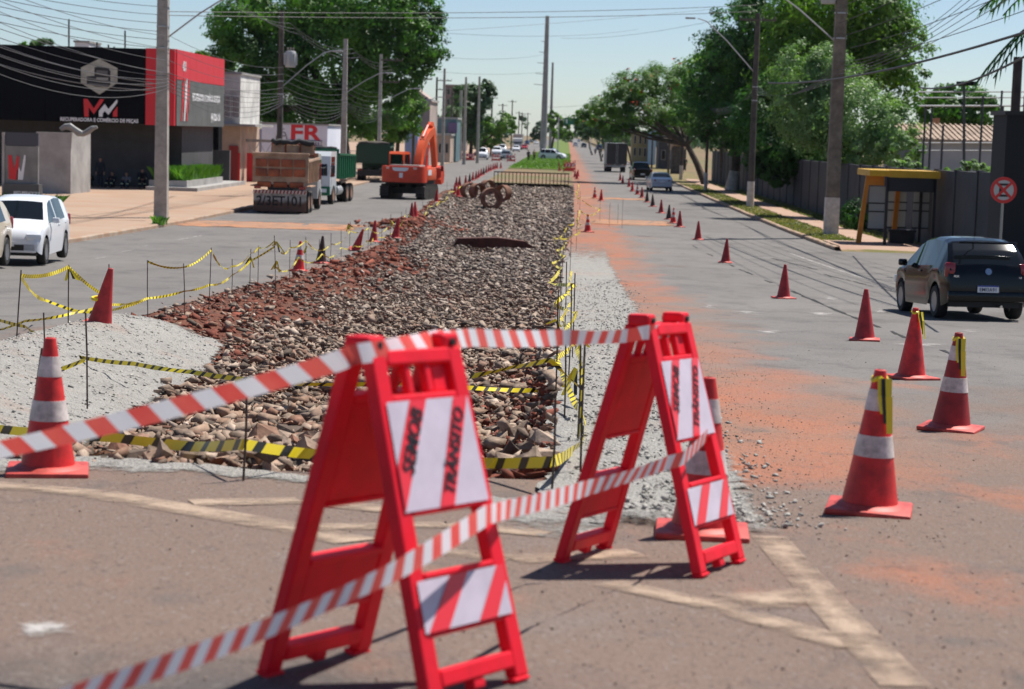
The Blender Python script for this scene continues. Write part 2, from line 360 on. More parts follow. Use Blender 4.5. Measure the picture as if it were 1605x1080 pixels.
o = b.build('cement_apron', gravel_f); tag(o, kind='structure'); at = o.data.attributes.new('edge', 'FLOAT', 'POINT'); at.data.foreach_set('value', [.1, .6]*60)
hp = sorted([P2(0, 735), P2(128, 655), P2(290, 600), P2(345, 530), P2(330, 505), P2(230, 497)])
hr = lerp_fn(sorted([(9.6, -4.05), P2(60, 705), P2(150, 645), P2(225, 592), P2(330, 545), P2(352, 516), P2(290, 497)]))
def heap(x, y):
    a, c = XL(y)-.3, hr(y); u = (x-a)/(c-a)
    return .02+(.16+.05*fract(x, y, .9))*math.sin(PI*min(1, max(0, u))**.7)*min(1, (29-y)/3, (y-9.4)/1.5)+.012*fract(x, y, 8)+tz(max(x, XL(y)), y)*max(0, min(1, u))*.9
sheet('gravel_heap', lambda y: XL(y)-.3, hr, yr(9.6, 28.7, 130), gravel_f, .0, 26, heap, jit=.05, seed=4, edge=lambda u, v: min((1-u)*9, u*6+.1, v*6, (1-v)*6))
# soil bands across the carriageways where the pipe crossings were filled
for x0, x1, y0, y1 in ((KL, -8.0, 77, 84), (.8, 5.2, 92, 99), (.7, 5.6, 132, 136)):
    sheet('soil_band', x0, x1, yr(y0, y1, 8), surf('crossing_soil', [(.34, .2, .13), ((.48, .2, .09), .4, .45, .65, .9), ((.12, .1, .085), 1.2, .5, .7, .9)], bs=12, bump=.8, bd=.08, feather=(1.6, .60, .80)), .012, 14, lambda x, y: .02*fract(x, y, 2), jit=.25, seed=int(y0), edge=lambda u, v: min(v*2.5, (1-v)*2.5, u*6+.1, (1-u)*2.5))
# kerbs, pavements
def kerb(name, x, w, ys, hh=.14):
    b = B(); r = random.Random(3)
    for j, y in enumerate(ys):
        q = .015*r.uniform(-1, 1)
        for dx, dz in ((0, -.1), (0, hh-.03+q), (.03*(1 if w > 0 else -1), hh+q), (w, hh+q), (w, -.1)): b.v.append((x+dx, y, gz(y)+dz))
    for j in range(len(ys)-1):
        for i in range(4): b.f.append((j*5+i, j*5+i+1, (j+1)*5+i+1, (j+1)*5+i)); b.m.append(0)
    tag(b.build(name, kerb_m), kind='structure')
kerb('right_kerb', KR, .18, yr(74, 600, 220, 1.5)); kerb('left_kerb', KL, -.18, yr(47.5, 600, 160, 1.5))
sheet('left_pavement', -75, KL-.18, [47.5]+yr(49, 160, 60), lot_m, .13, 12, lambda x, y: -.14 if y < 48 else 0)
sheet('left_pavement', -75, KL-.18, yr(160, 600, 30), lot_m, .128, 6)
sheet('right_verge', KR+.18, 14.2, [73.2]+yr(74, 600, 140, 1.5), verge_m, .13, 8, lambda x, y: .02*fract(x, y, 1.1) if y > 73.5 else -.14)
sheet('right_path', 11.7, 13.0, yr(74, 200, 60), path_m, .165, 4, jit=.12)
sheet('right_yard', 14.2, 60, yr(73.6, 600, 30, 1.5), earth_m, .11, 4)
sheet('shelter_paving', KR+.18, 13.6, [73.4]+yr(74, 79, 6), path_m, .17, 4, lambda x, y: 0 if y > 73.8 else -.175)
# painted lines
def paint(pts, mt, name='road_marking', dz=.006):
    b = B(); n = len(pts); cx = sum(p[0] for p in pts)/n; cy = sum(p[1] for p in pts)/n; b.v = [tuple(G(cx, cy, dz))]+[tuple(G(*p, dz)) for p in pts]
    b.f = [(0, i+1, (i+1) % n+1) for i in range(n)]; b.m = [0]*n; o = b.build(name, mt); tag(o, kind='structure'); at = o.data.attributes.new('edge', 'FLOAT', 'POINT'); at.data.foreach_set('value', [.22]+[-.1]*n)
def line(pts, wid, mt, n=20):                 # pixel polyline with a real width in metres
    P = [G(*p) for p in pts]; b = B(); r = random.Random(len(pts))
    for i in range(len(P)-1):
        for k in range(n):
            a = P[i].lerp(P[i+1], k/n); c = P[i].lerp(P[i+1], (k+1)/n); d = (c-a).normalized(); s = Vector((-d.y, d.x, 0))*wid/2
            for q in ([a+s, a, c, c+s], [a, a-s, c-s, c]): b.quad(*[(v.x, v.y, gz(v.y)+.006) for v in q])
    o = b.build('road_marking', mt); tag(o, kind='structure'); at = o.data.attributes.new('edge', 'FLOAT', 'POINT'); at.data.foreach_set('value', [0, .16, .16, 0, .16, 0, 0, .16]*(len(b.f)//2))
line([(-60, 757), (150, 775), (420, 822), (560, 850)], .26, paint_cream)
line([(300, 789), (470, 786), (610, 800)], .24, paint_cream)
line([(470, 828), (700, 824), (860, 838)], .2, paint_cream)
line([(620, 858), (800, 878), (1000, 868)], .22, paint_cream)
line([(950, 915), (1110, 948), (1340, 1015)], .18, paint_cream)
paint([(1060, 925), (1270, 920), (1290, 945), (1180, 960)], paint_cream, dz=.009)
line([(1205, 842), (1300, 950), (1420, 1078)], .17, paint_cream)
paint([(8, 980), (60, 972), (130, 975), (125, 993), (70, 1000), (12, 998)], paint_white)
line([(1238, 397), (1375, 443)], .12, paint_white)
line([(275, 377), (322, 368)], .12, paint_white)
for q in ((140, 407, 165, 403), (190, 395, 210, 391), (215, 388, 232, 385)): line([q[:2], q[2:]], .1, paint_white, 3)
for px, py, wd in ((1170, 490, 34), (1205, 520, 30), (1285, 492, 40), (1380, 488, 18), (1435, 540, 60), (1520, 520, 26), (1110, 480, 20), (1300, 468, 22)):
    paint([(px-wd, py-3), (px-wd*.2, py-6), (px+wd, py-1), (px+wd*.7, py+5), (px-wd*.4, py+4)], paint_faded)
for y in range(240, 900, 14): # far lane dashes
    sheet('lane_dash', 5.15, 5.27, [y, y+4], paint_white, .006)
# cracks in the right road
for pl in ([(1085, 385), (1150, 418), (1230, 452), (1310, 486), (1420, 530), (1560, 580)], [(1290, 430), (1380, 452), (1450, 470)], [(1210, 405), (1290, 425)]):
    P = []
    for i in range(len(pl)-1):
        for k in range(8): P.append(G(pl[i][0]+(pl[i+1][0]-pl[i][0])*k/8, pl[i][1]+(pl[i+1][1]-pl[i][1])*k/8))
    b = B()
    for i in range(len(P)-1):
        if rnd.random() < .2: continue
        a, c = P[i], P[i+1]; w1, w2 = rnd.uniform(.01, .05), rnd.uniform(.01, .05); j = rnd.uniform(-.05, .05)
        b.quad((a.x-w1+j, a.y, gz(a.y)+.006), (a.x+w1+j, a.y, gz(a.y)+.006), (c.x+w2, c.y, gz(c.y)+.006), (c.x-w2, c.y, gz(c.y)+.006))
    tag(b.build('road_crack', mat('crack', (.02, .018, .018), .95)), kind='structure')
# ------------------------------------------------------------ rubble
rock_mats = []
def rock_material(name, obj):
    m, t, b_ = nodes(name); L = t.links.new; N = t.nodes.new
    g = N('ShaderNodeNewGeometry'); sp = N('ShaderNodeSeparateXYZ'); L(g.outputs['Position'], sp.inputs[0])
    if obj: a = N('ShaderNodeObjectInfo'); src = a.outputs['Random']
    else: a = N('ShaderNodeAttribute'); a.attribute_name = 'tint'; src = a.outputs['Fac']
    cr = N('ShaderNodeValToRGB'); L(src, cr.inputs[0]); e = cr.color_ramp.elements
    e[0].position = 0; e[0].color = (.09, .07, .058, 1); e[1].position = 1; e[1].color = (.50, .39, .31, 1)
    for p, c in ((.20, (.18, .13, .10)), (.5, (.36, .27, .205)), (.72, (.31, .20, .142)), (.85, (.22, .11, .074)), (.93, (.41, .315, .245))):
        k = e.new(p); k.color = (*c, 1)
    n = N('ShaderNodeTexNoise'); n.inputs['Scale'].default_value = 14; n.inputs['Detail'].default_value = 5; L(g.outputs['Position'], n.inputs['Vector'])
    r = N('ShaderNodeMapRange'); r.inputs['From Min'].default_value = .3; r.inputs['From Max'].default_value = .7; r.inputs['To Min'].default_value = .65; r.inputs['To Max'].default_value = 1.25; L(n.outputs[0], r.inputs['Value'])
    v = N('ShaderNodeVectorMath'); v.operation = 'SCALE'; L(cr.outputs[0], v.inputs[0]); L(r.outputs[0], v.inputs['Scale'])
    # farther along the site the stone is greyer, with less red dust on it
    k = N('ShaderNodeMapRange'); k.inputs['From Min'].default_value = 16; k.inputs['From Max'].default_value = 60; k.inputs['To Max'].default_value = .5; L(sp.outputs['Y'], k.inputs['Value'])
    hs = N('ShaderNodeMix'); hs.data_type = 'RGBA'; bw = N('ShaderNodeRGBToBW'); L(v.outputs[0], bw.inputs[0])
    ml = N('ShaderNodeVectorMath'); ml.operation = 'SCALE'; ml.inputs[0].default_value = (1.12, 1.06, 1.0); L(bw.outputs[0], ml.inputs['Scale'])
    L(k.outputs[0], hs.inputs['Factor']); L(v.outputs[0], hs.inputs['A']); L(ml.outputs[0], hs.inputs['B'])
    L(hs.outputs['Result'], b_.inputs['Base Color']); b_.inputs['Roughness'].default_value = .9; b_.inputs['Specular IOR Level'].default_value = .2
    bp = N('ShaderNodeBump'); bp.inputs['Strength'].default_value = .6; bp.inputs['Distance'].default_value = .02; L(n.outputs[0], bp.inputs['Height']); L(bp.outputs[0], b_.inputs['Normal'])
    return m
rock_o, rock_s = rock_material('broken_stone', True), rock_material('broken_stone_mass', False)
clod_m = mat('red_clod', (.20, .055, .032), .95, ns=3, na=.4)
def rock_shape(seed):
    r = random.Random(seed); bm = bmesh.new()
    wx, wy, wz = r.uniform(.42, .62), r.uniform(.28, .5), r.uniform(.13, .34)
    for sx in (-1, 1):
        for sy in (-1, 1):
            for sz in (-1, 1):
                if r.random() < .30: continue
                bm.verts.new((sx*wx*r.uniform(.45, 1.05), sy*wy*r.uniform(.25, 1.1), sz*wz*r.uniform(.25, 1.2)))
    bm.verts.new((wx*r.uniform(.9, 1.35), r.uniform(-.2, .2), r.uniform(-.15, .15))); bm.verts.new((-wx*r.uniform(.3, 1.), -wy*r.uniform(.5, 1.1), r.uniform(-.1, .2)))
    res = bmesh.ops.convex_hull(bm, input=bm.verts[:])
    bmesh.ops.delete(bm, geom=[g for g in res['geom_interior'] if isinstance(g, bmesh.types.BMVert)], context='VERTS')
    bmesh.ops.triangulate(bm, faces=bm.faces[:]); bm.verts.index_update()
    V = np.array([v.co[:] for v in bm.verts]); Fa = np.array([[v.index for v in f.verts] for f in bm.faces]); bm.free(); return V, Fa
SH = [rock_shape(i) for i in range(18)]
def rots(r, n, tilt=.42):
    a = r.uniform(0, 2*PI, n); b_ = r.normal(0, tilt, n); c = r.normal(0, tilt, n)
    ca, sa, cb, sb, cc, sc = np.cos(a), np.sin(a), np.cos(b_), np.sin(b_), np.cos(c), np.sin(c); z = np.zeros(n); o = np.ones(n)
    Rz = np.stack([ca, -sa, z, sa, ca, z, z, z, o], 1).reshape(n, 3, 3); Rx = np.stack([o, z, z, z, cb, -sb, z, sb, cb], 1).reshape(n, 3, 3); Ry = np.stack([cc, z, sc, z, o, z, -sc, z, cc], 1).reshape(n, 3, 3)
    return Rz @ Rx @ Ry
def scatter(name, pos, size, mt, parent, seed, tint=None):
    r = np.random.default_rng(seed); n = len(pos); ro = rots(r, n); k = r.integers(0, len(SH), n); Vs = []; Fs = []; Ts = []; off = 0
    tint = r.random(n) if tint is None else tint
    for s in range(len(SH)):
        idx = np.where(k == s)[0]
        if not len(idx): continue
        V, Fa = SH[s]; W = np.einsum('nij,vj->nvi', ro[idx], V)*size[idx][:, None, None]+pos[idx][:, None, :]
        Vs.append(W.reshape(-1, 3)); Fs.append((Fa[None]+off+np.arange(len(idx))[:, None, None]*len(V)).reshape(-1, 3)); off += len(idx)*len(V)
        Ts.append(np.repeat(tint[idx], len(V)))
    return big_mesh(name, np.concatenate(Vs), np.concatenate(Fs), mt, parent, attr=np.concatenate(Ts))
rr = np.random.default_rng(11); pos = []; siz = []
for y0, y1, den, s0, s1 in ((YN+.1, 17, 400, .025, .19), (17, 30, 300, .03, .18), (30, 50, 190, .04, .17), (50, 85, 95, .07, .21), (85, 166, 40, .11, .30)):
    n = int(den*(y1-y0)*6.6)
    for y, u, s in zip(rr.uniform(y0, y1, n), rr.random(n), rr.random(n)):
        a, c = XL(y), XR(y); x = a+(c-a)*u; dl = x-a
        if y < 28.3 and x < hr(y)+rnd.uniform(-.12, .12): continue
        if y < YN+.3 and rnd.random() < .5: continue
        bare = 2.0+.9*fract(.6, y, .35)+rnd.gauss(0, .25) if 24 < y < 62 else 1.0 if y < 95 else .4
        if dl < bare and rnd.random() < .93: continue
        if c-x < .35 and rnd.random() < .5: continue
        if c-x < 1.3+.5*fract(x, y, .8) and y < 26 and rnd.random() < .55: continue
        if y > 30 and fract(x*.6, y*.15) > .72 and rnd.random() < .7: continue
        sz = s0+(s1-s0)*s**3.2; pos.append((x, y, gz(y)+tz(x, y)+sz*.10+.09*rnd.random()**2*(1 if y < 30 else 1.8))); siz.append(sz)
pos = np.array(pos); siz = np.array(siz)
app = siz/pos[:, 1]; pick = np.zeros(len(pos), bool); pick[np.argsort(-app)[:300]] = True
o = scatter('rubble', pos[~pick], siz[~pick], rock_s, trench_floor, 3); o['kind'] = 'stuff'
rock_me = []
for V, Fa in SH:
    b = B(); b.add(V.tolist(), Fa.tolist()); rock_me.append(b.mesh('rock', rock_o))
for p, s in zip(pos[pick], siz[pick]):
    o = bpy.data.objects.new('rock', rnd.choice(rock_me)); C.objects.link(o); o.parent = trench_floor; o.location = p
    o.rotation_euler = (rnd.gauss(0, .5), rnd.gauss(0, .5), rnd.uniform(0, 6.3)); o.scale = (s*1.1, s*1.1, s*1.15)
# red clods on the left bank and along the right edge
cp = []; cs = []
for _ in range(5200):
    y = 22+95*rnd.random()**1.5; a = XL(y); x = a+abs(rnd.gauss(1.0, .85)); s = (.03+.17*rnd.random()**4)*(1 if y < 45 else 1.6)
    cp.append((x, y, gz(y)+tz(x, y)+s*.1)); cs.append(s)
for _ in range(3000):
    y = 11.5+70*rnd.random()**1.8; x = XR(y)-abs(rnd.gauss(.3, .6)); s = .04+.14*rnd.random()**2; cp.append((x, y, gz(y)+tz(x, y)+s*.1)); cs.append(s)
for _ in range(500):
    y = rnd.gauss(84, 1.6); x = rnd.gauss(-6, 1.1); s = .1+.3*rnd.random()**2; cp.append((x, y, gz(y)+tz(x, y)+s*.1)); cs.append(s)
o = scatter('red_soil_clods', np.array(cp), np.array(cs), clod_m, trench_floor, 5); o['kind'] = 'stuff'
gp = []; gs = []
for _ in range(9000):
    if rnd.random() < .55: y = 9.6+40*rnd.random()**1.6; a, c = XR(y)+.05, gR(y); x = a+(c-a)*rnd.random()+abs(rnd.gauss(0, .14)); z = .03 if x < c-.1 else .006
    else: y = 9.7+18*rnd.random(); a, c = XL(y)-.3, hr(y); x = a+(c-a)*rnd.random(); z = heap(x, y)
    gp.append((x, y, gz(y)+z)); gs.append(.012+.035*rnd.random()**2)
tag(scatter('loose_gravel', np.array(gp), np.array(gs), mat('gravel_bits', (.34, .325, .30), .9, ns=3, na=.3), None, 8), 'pale loose gravel scattered over the shoulder and heap beside the trench', 'gravel', kind='stuff')
# grit on the asphalt
gp = []; gs = []
for _ in range(6000):
    y = 5.5+26*rnd.random()**1.5; x = rnd.uniform(-3, 6) if rnd.random() < .35 else gR(max(9.3, y))+abs(rnd.gauss(0, .5)) if y > 9.3 else rnd.gauss(1.2, 1.2)
    if y > YN and x < gR(y): continue
    gp.append((x, y, gz(y)+.004)); gs.append(.004+.012*rnd.random()**3)
tag(scatter('road_grit', np.array(gp), np.array(gs), mat('grit', (.26, .19, .15), .9, ns=3, na=.5), None, 9), 'fine grit and crumbs of soil lying on the asphalt', 'grit', kind='stuff')
# slabs and pipes lying in the trench
p = G(770, 387, -.2); b = B(); b.prism([(-1.4, 0), (-1.25, .3), (.2, .36), (1.2, .25), (1.45, .1), (1.4, -.05)], (0, 0, 0), (1, .1, 0), (0, 0, 1), .8)
tag(b.build('soil_slab', mat('dark_red_slab', (.085, .03, .022), .95, ns=2, na=.35, bump=.6, bs=8), loc=p), 'dark red slab of compacted soil lying across the rubble', 'soil block')
pipe_m = mat('pipe_concrete', (.20, .095, .06), .9, ns=2, na=.3, bump=.2, bs=20)
pg = 'concrete drain pipes in the trench'
for px, py, rz, lab in ((770, 328, R(8), 'large rusty brown concrete pipe ring standing in front of the others'), (735, 312, R(32), 'concrete pipe ring at the cone end of the row, lying obliquely'),
    (748, 313, R(36), 'concrete pipe ring squeezed between its neighbours'), (788, 316, R(-38), 'concrete pipe ring turned away behind the large brown ring'), (764, 306, R(40), 'concrete pipe ring mostly hidden behind the large brown ring')):
    q = G(px, py, -.25); ro = .62 if px == 770 else .54; b = B(); k = .9 if px == 770 else .5
    M = Matrix.Translation((0, 0, ro)) @ Matrix.Rotation(R(90), 4, 'X')
    b.lathe([(ro-.11, -k/2), (ro, -k/2), (ro, k/2), (ro-.11, k/2)] if px != 770 else [(ro-.2, -.5), (ro, -.5), (ro, .5), (ro-.2, .5)], 32, M, True)
    o = b.build('concrete_pipe', pipe_m, None, 35, q); o.rotation_euler.z = rz; tag(o, lab, 'pipe', pg)
# steel rebar cage across the trench end
q0, q1 = G(795, 290), G(869, 290); rk = thing('rebar_rack', 'grey steel bar rack standing across the far end of the trench', 'steel rack', (q0+q1)/2)
L_ = (q1-q0).length*1.02
for z in (.08, 1.0): b = B(); b.bar((-L_/2, 0, z), (L_/2, 0, z), .09); b.build('rail', steel, rk)
bm_ = B().bar((0, 0, -.3), (0, 0, 1.05), .065).mesh('bar', steel)
for i in range(21):
    o = bpy.data.objects.new('bar', bm_); C.objects.link(o); o.parent = rk; o.location = (-L_/2+L_*i/20, .04, 0)
# ------------------------------------------------------------ traffic cones
def rr_(z): return .145+(.03-.145)*((z-.05)/.70)
def cone_protos():
    base = B(); base.box((0, 0, .018), (.44, .44, .034), bev=.012); base.lathe([(.19, .034), (.165, .05), (.147, .055)], 20)
    bm1 = base.mesh('base', cone_base_m, 40)
    body = B(); body.lathe([(.147, .05), (rr_(.2), .2), (rr_(.45), .45), (rr_(.7), .7), (.03, .748), (.018, .752), (.016, .7)], 22)
    bands = []
    for z0, z1 in ((.30, .41), (.54, .65)):
        q = B(); q.lathe([(rr_(z0)+.003, z0), (rr_(z1)+.003, z1)], 22); bands.append(q.mesh('reflective_band', cone_white, 40))
    return bm1, {k: body.mesh('body', m, 40) for k, m in (('r', cone_red), ('d', cone_dull), ('k', cone_dark))}, bands
CB, CBODY, CBAND = cone_protos()
ribbon_m = mat('yellow_tape', (.78, .62, .02), .35); ribbon_k = mat('black_tape', (.015, .014, .012), .35)
def cone(px, py, label, kind='d', bands=False, lean=0., ldir=0., h=.75, group=None, dz=0., knot=False):
    p = G(px, py, dz) if isinstance(px, (int, float)) and py is not None else px
    t = thing('traffic_cone', label, 'cone', p, rnd.uniform(-.6, .6), group)
    for me in [CB, CBODY[kind]]+(CBAND if bands else []):
        o = bpy.data.objects.new(me.name.split('.')[0], me); C.objects.link(o); o.parent = t
    if not lean: t.rotation_euler = (rnd.gauss(0, .02), rnd.gauss(0, .02), t.rotation_euler.z)
    if lean: t.rotation_euler = (lean*math.cos(ldir), lean*math.sin(ldir), 0)
    t.scale = (h/.75,)*3
    if knot:
        b = B(); r = random.Random(px)
        b.tube([(.035*math.cos(a), .035*math.sin(a), .70+.012*math.sin(3*a)) for a in np.linspace(0, 6.3, 14)], .013, 5)
        for k in range(3):
            a = r.uniform(-1.2, 1.2); b.mi = int(k == 1); x, y = .02*k-.01, -.05; pts = [(x, y, .71), (x+.01, y-.022, .62), (x+.03, y-.035, .53-.05*k)]
            for i in range(2):
                A0, A1 = Vector(pts[i]), Vector(pts[i+1]); b.quad(A0, A0+Vector((.035, .008, 0)), A1+Vector((.03, .012, 0)), A1)
        b.build('tape_knot', [ribbon_m, ribbon_k], t)
    return t
rg = 'cones lining the open right lane'
cone(75, 742, 'red cone with two white bands standing on the pale apron by the gravel heap', 'r', True)
cone(1362, 802, 'scuffed red cone with white bands and yellow tape knotted round its top', 'r', True, knot=True)
cone(1490, 674, 'faded red cone with worn white collar and a scrap of yellow tape', 'd', True, knot=True)
cone(1428, 594, 'red cone with a tape remnant between the banded cones and the black hatchback', 'r', False, knot=True)
cone(1100, 838, 'red cone standing right behind the far barricade on the gravel edge', 'r', True)
cone(1355, 534, 'plain red cone standing on the asphalt nearest beside the black hatchback', 'd')
cone(1228, 468, 'plain faded red cone alone in the lane, next after the one beside the black hatchback', 'd')
cone(1137, 412, 'red cone with a thin pale sticker in the line along the lane', 'd')
for i, (px, py, k, bd) in enumerate(((1094, 376, 'd', 0), (1065, 356, 'd', 0), (1055, 350, 'r', 1), (1048, 344, 'k', 0), (1036, 334, 'd', 0), (1023, 324, 'k', 0), (1014, 317, 'k', 0), (1006, 310, 'd', 0), (999, 305, 'd', 1), (991, 300, 'r', 0), (986, 293, 'd', 0), (976, 288, 'd', 0), (972, 283, 'd', 0))):
    cone(px, py, {'d': 'plain faded red cone in the long row down the right lane', 'r': 'bright red cone in the long row down the right lane', 'k': 'dirt-blackened cone in the long row down the right lane'}[k] if not bd else {'d': 'faded cone with pale bands in the long row down the right lane', 'r': 'bright red banded cone in the long row down the right lane'}[k], k, bool(bd), group=rg)
cone(155, 514, 'faded red cone leaning against a stake, wound with yellow tape, beside the gravel heap', 'd', False, .22, 1.2, dz=.10)
b = B(); q = G(155, 514, .10); b.tube([(q.x+.085*math.cos(a), q.y+.085*math.sin(a), q.z+.36+.01*math.sin(a)) for a in np.linspace(0, 6.3, 16)], .02, 5); tag(b.build('tape_loop', ribbon_m), 'loop of yellow tape wound round the leaning cone by the heap', 'tape')
cone(468, 425, 'bright red cone with broad white collar at the edge of the left carriageway', 'r', True, .05, 2)
cone(503, 413, 'dirty brown-red cone wrapped with tape on the trench edge', 'k', False, .05, 1.8)
cone(557, 393, 'faded cone tilting over on the red soil bank, first of the leaning pair', 'd', False, .38, 1.1)
cone(585, 379, 'upright faded cone on the edge just before the soil hump', 'd', False, .08, 1.4)
cone(619, 373, 'faded cone tilting beside the soil hump', 'd', False, .18, 1.3)
lg = 'cones along the far left edge of the trench'
for px, py in ((645, 343), (651, 341), (684, 317), (713, 304), (718, 308), (722, 302)): cone(px, py, 'faded red cone among the stakes between the soil hump and the pipes', 'd', group='cones between the soil hump and the pipes')
for i, (px, py) in enumerate(((715, 293), (720, 291), (730, 289), (736, 286), (741, 283), (746, 281), (750, 279), (754, 276), (758, 274), (762, 271), (766, 269), (769, 268), (773, 266), (776, 265), (779, 264), (785, 264))):
    cone(px, py, 'faded red cone in the tight diagonal row beyond the pipes' if i not in (3, 8) else 'dirt-blackened cone in the tight diagonal row beyond the pipes', 'k' if i in (3, 8) else 'd', group=lg if i not in (3, 8) else 'blackened cones in the diagonal row')
cone(921, 364, 'bright red banded cone at the end of the gravel shoulder', 'r', True)
for px, py, l in ((942, 315, 'bright cone by the cross cut in the right lane'), (932, 311, 'banded cone beside the sheet of wood over the cross cut')): cone(px, py, l, 'r', px == 932)
for px, py in ((901, 278), (904, 281), (906, 277), (889, 264), (892, 260), (877, 268), (876, 262)): cone(px, py, 'small faded cone grouped at the far right corner of the trench', 'd', group='cones at the far right corner of the trench')
# ------------------------------------------------------------ barricades
def barricade(name_label, cx, cy, u, H=1.03, W=.52, sp=.64, words=True, feet=None, scale=1.):
    ux = Vector((u[0], u[1], 0)).normalized(); nx = Vector((ux.y, -ux.x, 0))     # nx: towards the lettered face
    t = thing('folding_barricade', name_label, 'barricade', (cx, cy, gz(cy)), math.atan2(ux.y, ux.x))
    sl = -.05*ux.y; sn = -.05*nx.y
    # local frame: x along the ridge, y = -nx, z up; both leaves hang from the ridge
    for sgn, nm in ((-1, 'front_leaf'), (1, 'rear_leaf')):
        fz = -.05*(nx.y*(-sgn)*sp/2)*0
        top = Vector((0, sgn*.035, H)); bot = Vector((0, sgn*sp/2, 0)); dn = (bot-top); Ln = dn.length; dv = dn.normalized(); xv = Vector((1, 0, 0))
        wt, wb = W*.44, W*.5
        hw = lambda s: wt+(wb-wt)*s/Ln
        P = lambda x, s, o=0.: top+xv*x+dv*s+dv.cross(xv).normalized()*o
        no = dv.cross(xv).normalized(); out = 1 if no.y*sgn > 0 else -1
        b = B(); th = .045
        def slab(x0f, x1f, s0, s1, o=0., tt=th):       # x as functions of s
            a = [P(x0f(s0), s0), P(x1f(s0), s0), P(x1f(s1), s1), P(x0f(s1), s1)]
            vs = [p+no*(o+tt/2) for p in a]+[p+no*(o-tt/2) for p in a]
            b.add(vs, [(0, 1, 2, 3), (7, 6, 5, 4), (0, 4, 5, 1), (1, 5, 6, 2), (2, 6, 7, 3), (3, 7, 4, 0)])
        leg = .07
        L0, L1 = (lambda s: -hw(s)), (lambda s: -hw(s)+leg); R0, R1 = (lambda s: hw(s)-leg), (lambda s: hw(s))
        I0, I1 = (lambda s: -hw(s)+leg), (lambda s: hw(s)-leg)
        S = Ln
        slab(L0, L1, 0, S*.985); slab(R0, R1, 0, S*.985)                               # stiles
        for fx in (-1, 1):                                                             # feet
            slab((lambda s: -hw(s)) if fx < 0 else (lambda s: hw(s)-leg*1.25), (lambda s: -hw(s)+leg*1.25) if fx < 0 else (lambda s: hw(s)), S*.985, S+.0, tt=th*1.15)
        slab(I0, I1, .13*S, .155*S); slab(I0, I1, .155*S, .46*S, -out*.008, .022); slab(I0, I1, .46*S, .475*S, 0, .05)
        slab(I0, I1, .635*S, .655*S, 0, .055); slab(I0, I1, .655*S, .80*S, -out*.008, .022); slab(I0, I1, .80*S, .815*S)
        slab(I0, I1, .905*S, .955*S, 0, .05); slab(lambda s: -.03, lambda s: .03, .955*S, .985*S, 0, .04)
        slab(I0, I1, 0.0, .045*S, 0, .05)
        slab(lambda s: -.07, lambda s: -.04, .045*S, .13*S, 0, .03); slab(lambda s: .03, lambda s: .06, .045*S, .13*S, 0, .03)
        if sgn < 0: slab(lambda s: .08, I1, .045*S, .13*S, -out*.01, .02)
        lo = b.build(nm, bar_red, t); bv = lo.modifiers.new('edge', 'BEVEL'); bv.width = .007; bv.segments = 2
        if sgn > 0:
            for s in (.22, .30, .38): q = B(); q.bar(P(-hw(0)*.55, s*S, -out*.006), P(hw(0)*.55, s*S, -out*.006), .012, .012); q.build('rib', mat('rib_shade', (.42, .01, .016), .5), t)
        if sgn < 0:
            for s0, s1, cuts in ((.15, .462, (((.27, 0), (.47, 0), (.0, 1), (.0, .58)), ((.81, 0), (.985, 0), (.57, 1), (.40, 1)))), (.655, .80, (((.36, 0), (.57, 0), (.25, 1), (0.03, 1)), ((.92, 0), (1, 0), (1, .3), (.81, 1), (.60, 1))))):
                e = out*(.0225-.006); Q = lambda f, s, o=e: P((-hw(s)+.026)+(2*hw(s)-.052)*f, s*S, o+out*.0235)
                k = -.15 if s1 < .5 else -.06
                q = B(); q.quad(Q(0, s0, e-out*.013), Q(1, s0, e-out*.013), Q(1, s1, e-out*.013), Q(0, s1, e-out*.013)); q.build('reflective_sheet', bar_white, t)
                for pg_ in cuts: q = B(); q.quad(*[Q(f_, s0+(s1-s0)*v_, e-out*.010) for f_, v_ in pg_]); q.build('red_stripe', bar_stripe, t)
                if words and s1 < .5:
                    for word, c0, c1 in (('SEMOB', (.375, .0), (.07, .73)), ('TRÂNSITO', (.89, .02), (.50, .97))):
                        pa = Q(c1[0], s0+(s1-s0)*c1[1], e-out*.007); pb = Q(c0[0], s0+(s1-s0)*c0[1], e-out*.007); uxv = (pb-pa); nn = no*out
                        uyv = nn.cross(uxv.normalized()); mid = (pa+pb)/2
                        text('lettering', word, uxv.length/(3.55 if word == 'SEMOB' else 5.2), black_ink if cx < 0 else mat('worn_ink', (.10, .015, .02), .6, ns=20, na=.5), t, frame(mid, uxv, uyv), bold=.0012, depth=.0006, sx=.90)
    for x in (-W*.36, W*.36):
        q = B(); q.box((x, 0, H+.022), (.085, .10, .05), bev=.012); q.build('hinge_cap', bar_red, t)
        q = B(); q.lathe([(.012, -.06), (.014, .0), (.012, .06)], 10, Matrix.Translation((x, 0, H+.02)) @ Matrix.Rotation(R(90), 4, 'X')); q.build('hinge_pin', black_rub, t)
    q = B(); q.bar((-W*.42, 0, H-.01), (W*.42, 0, H-.01), .03, .025); q.build('ridge_bar', bar_red, t)
    # the street falls away: tilt the frame with it
    sy = -.05; M = t.matrix_basis
    n_ = Vector((0, .05, 1)).normalized(); q_ = Vector((0, 0, 1)).rotation_difference(n_)
    t.rotation_mode = 'QUATERNION'; t.rotation_quaternion = q_ @ Matrix.Rotation(math.atan2(ux.y, ux.x), 3, 'Z').to_quaternion()
    t.scale = (scale,)*3
    return t
barricade('red plastic folding barricade with clear lettering, both striped tapes tied to its front', -.49, 6.06, (.54, .84))
barricade('red plastic folding barricade with worn lettering, standing on the gravel edge beside the cone', .415, 8.45, (.43, .9))
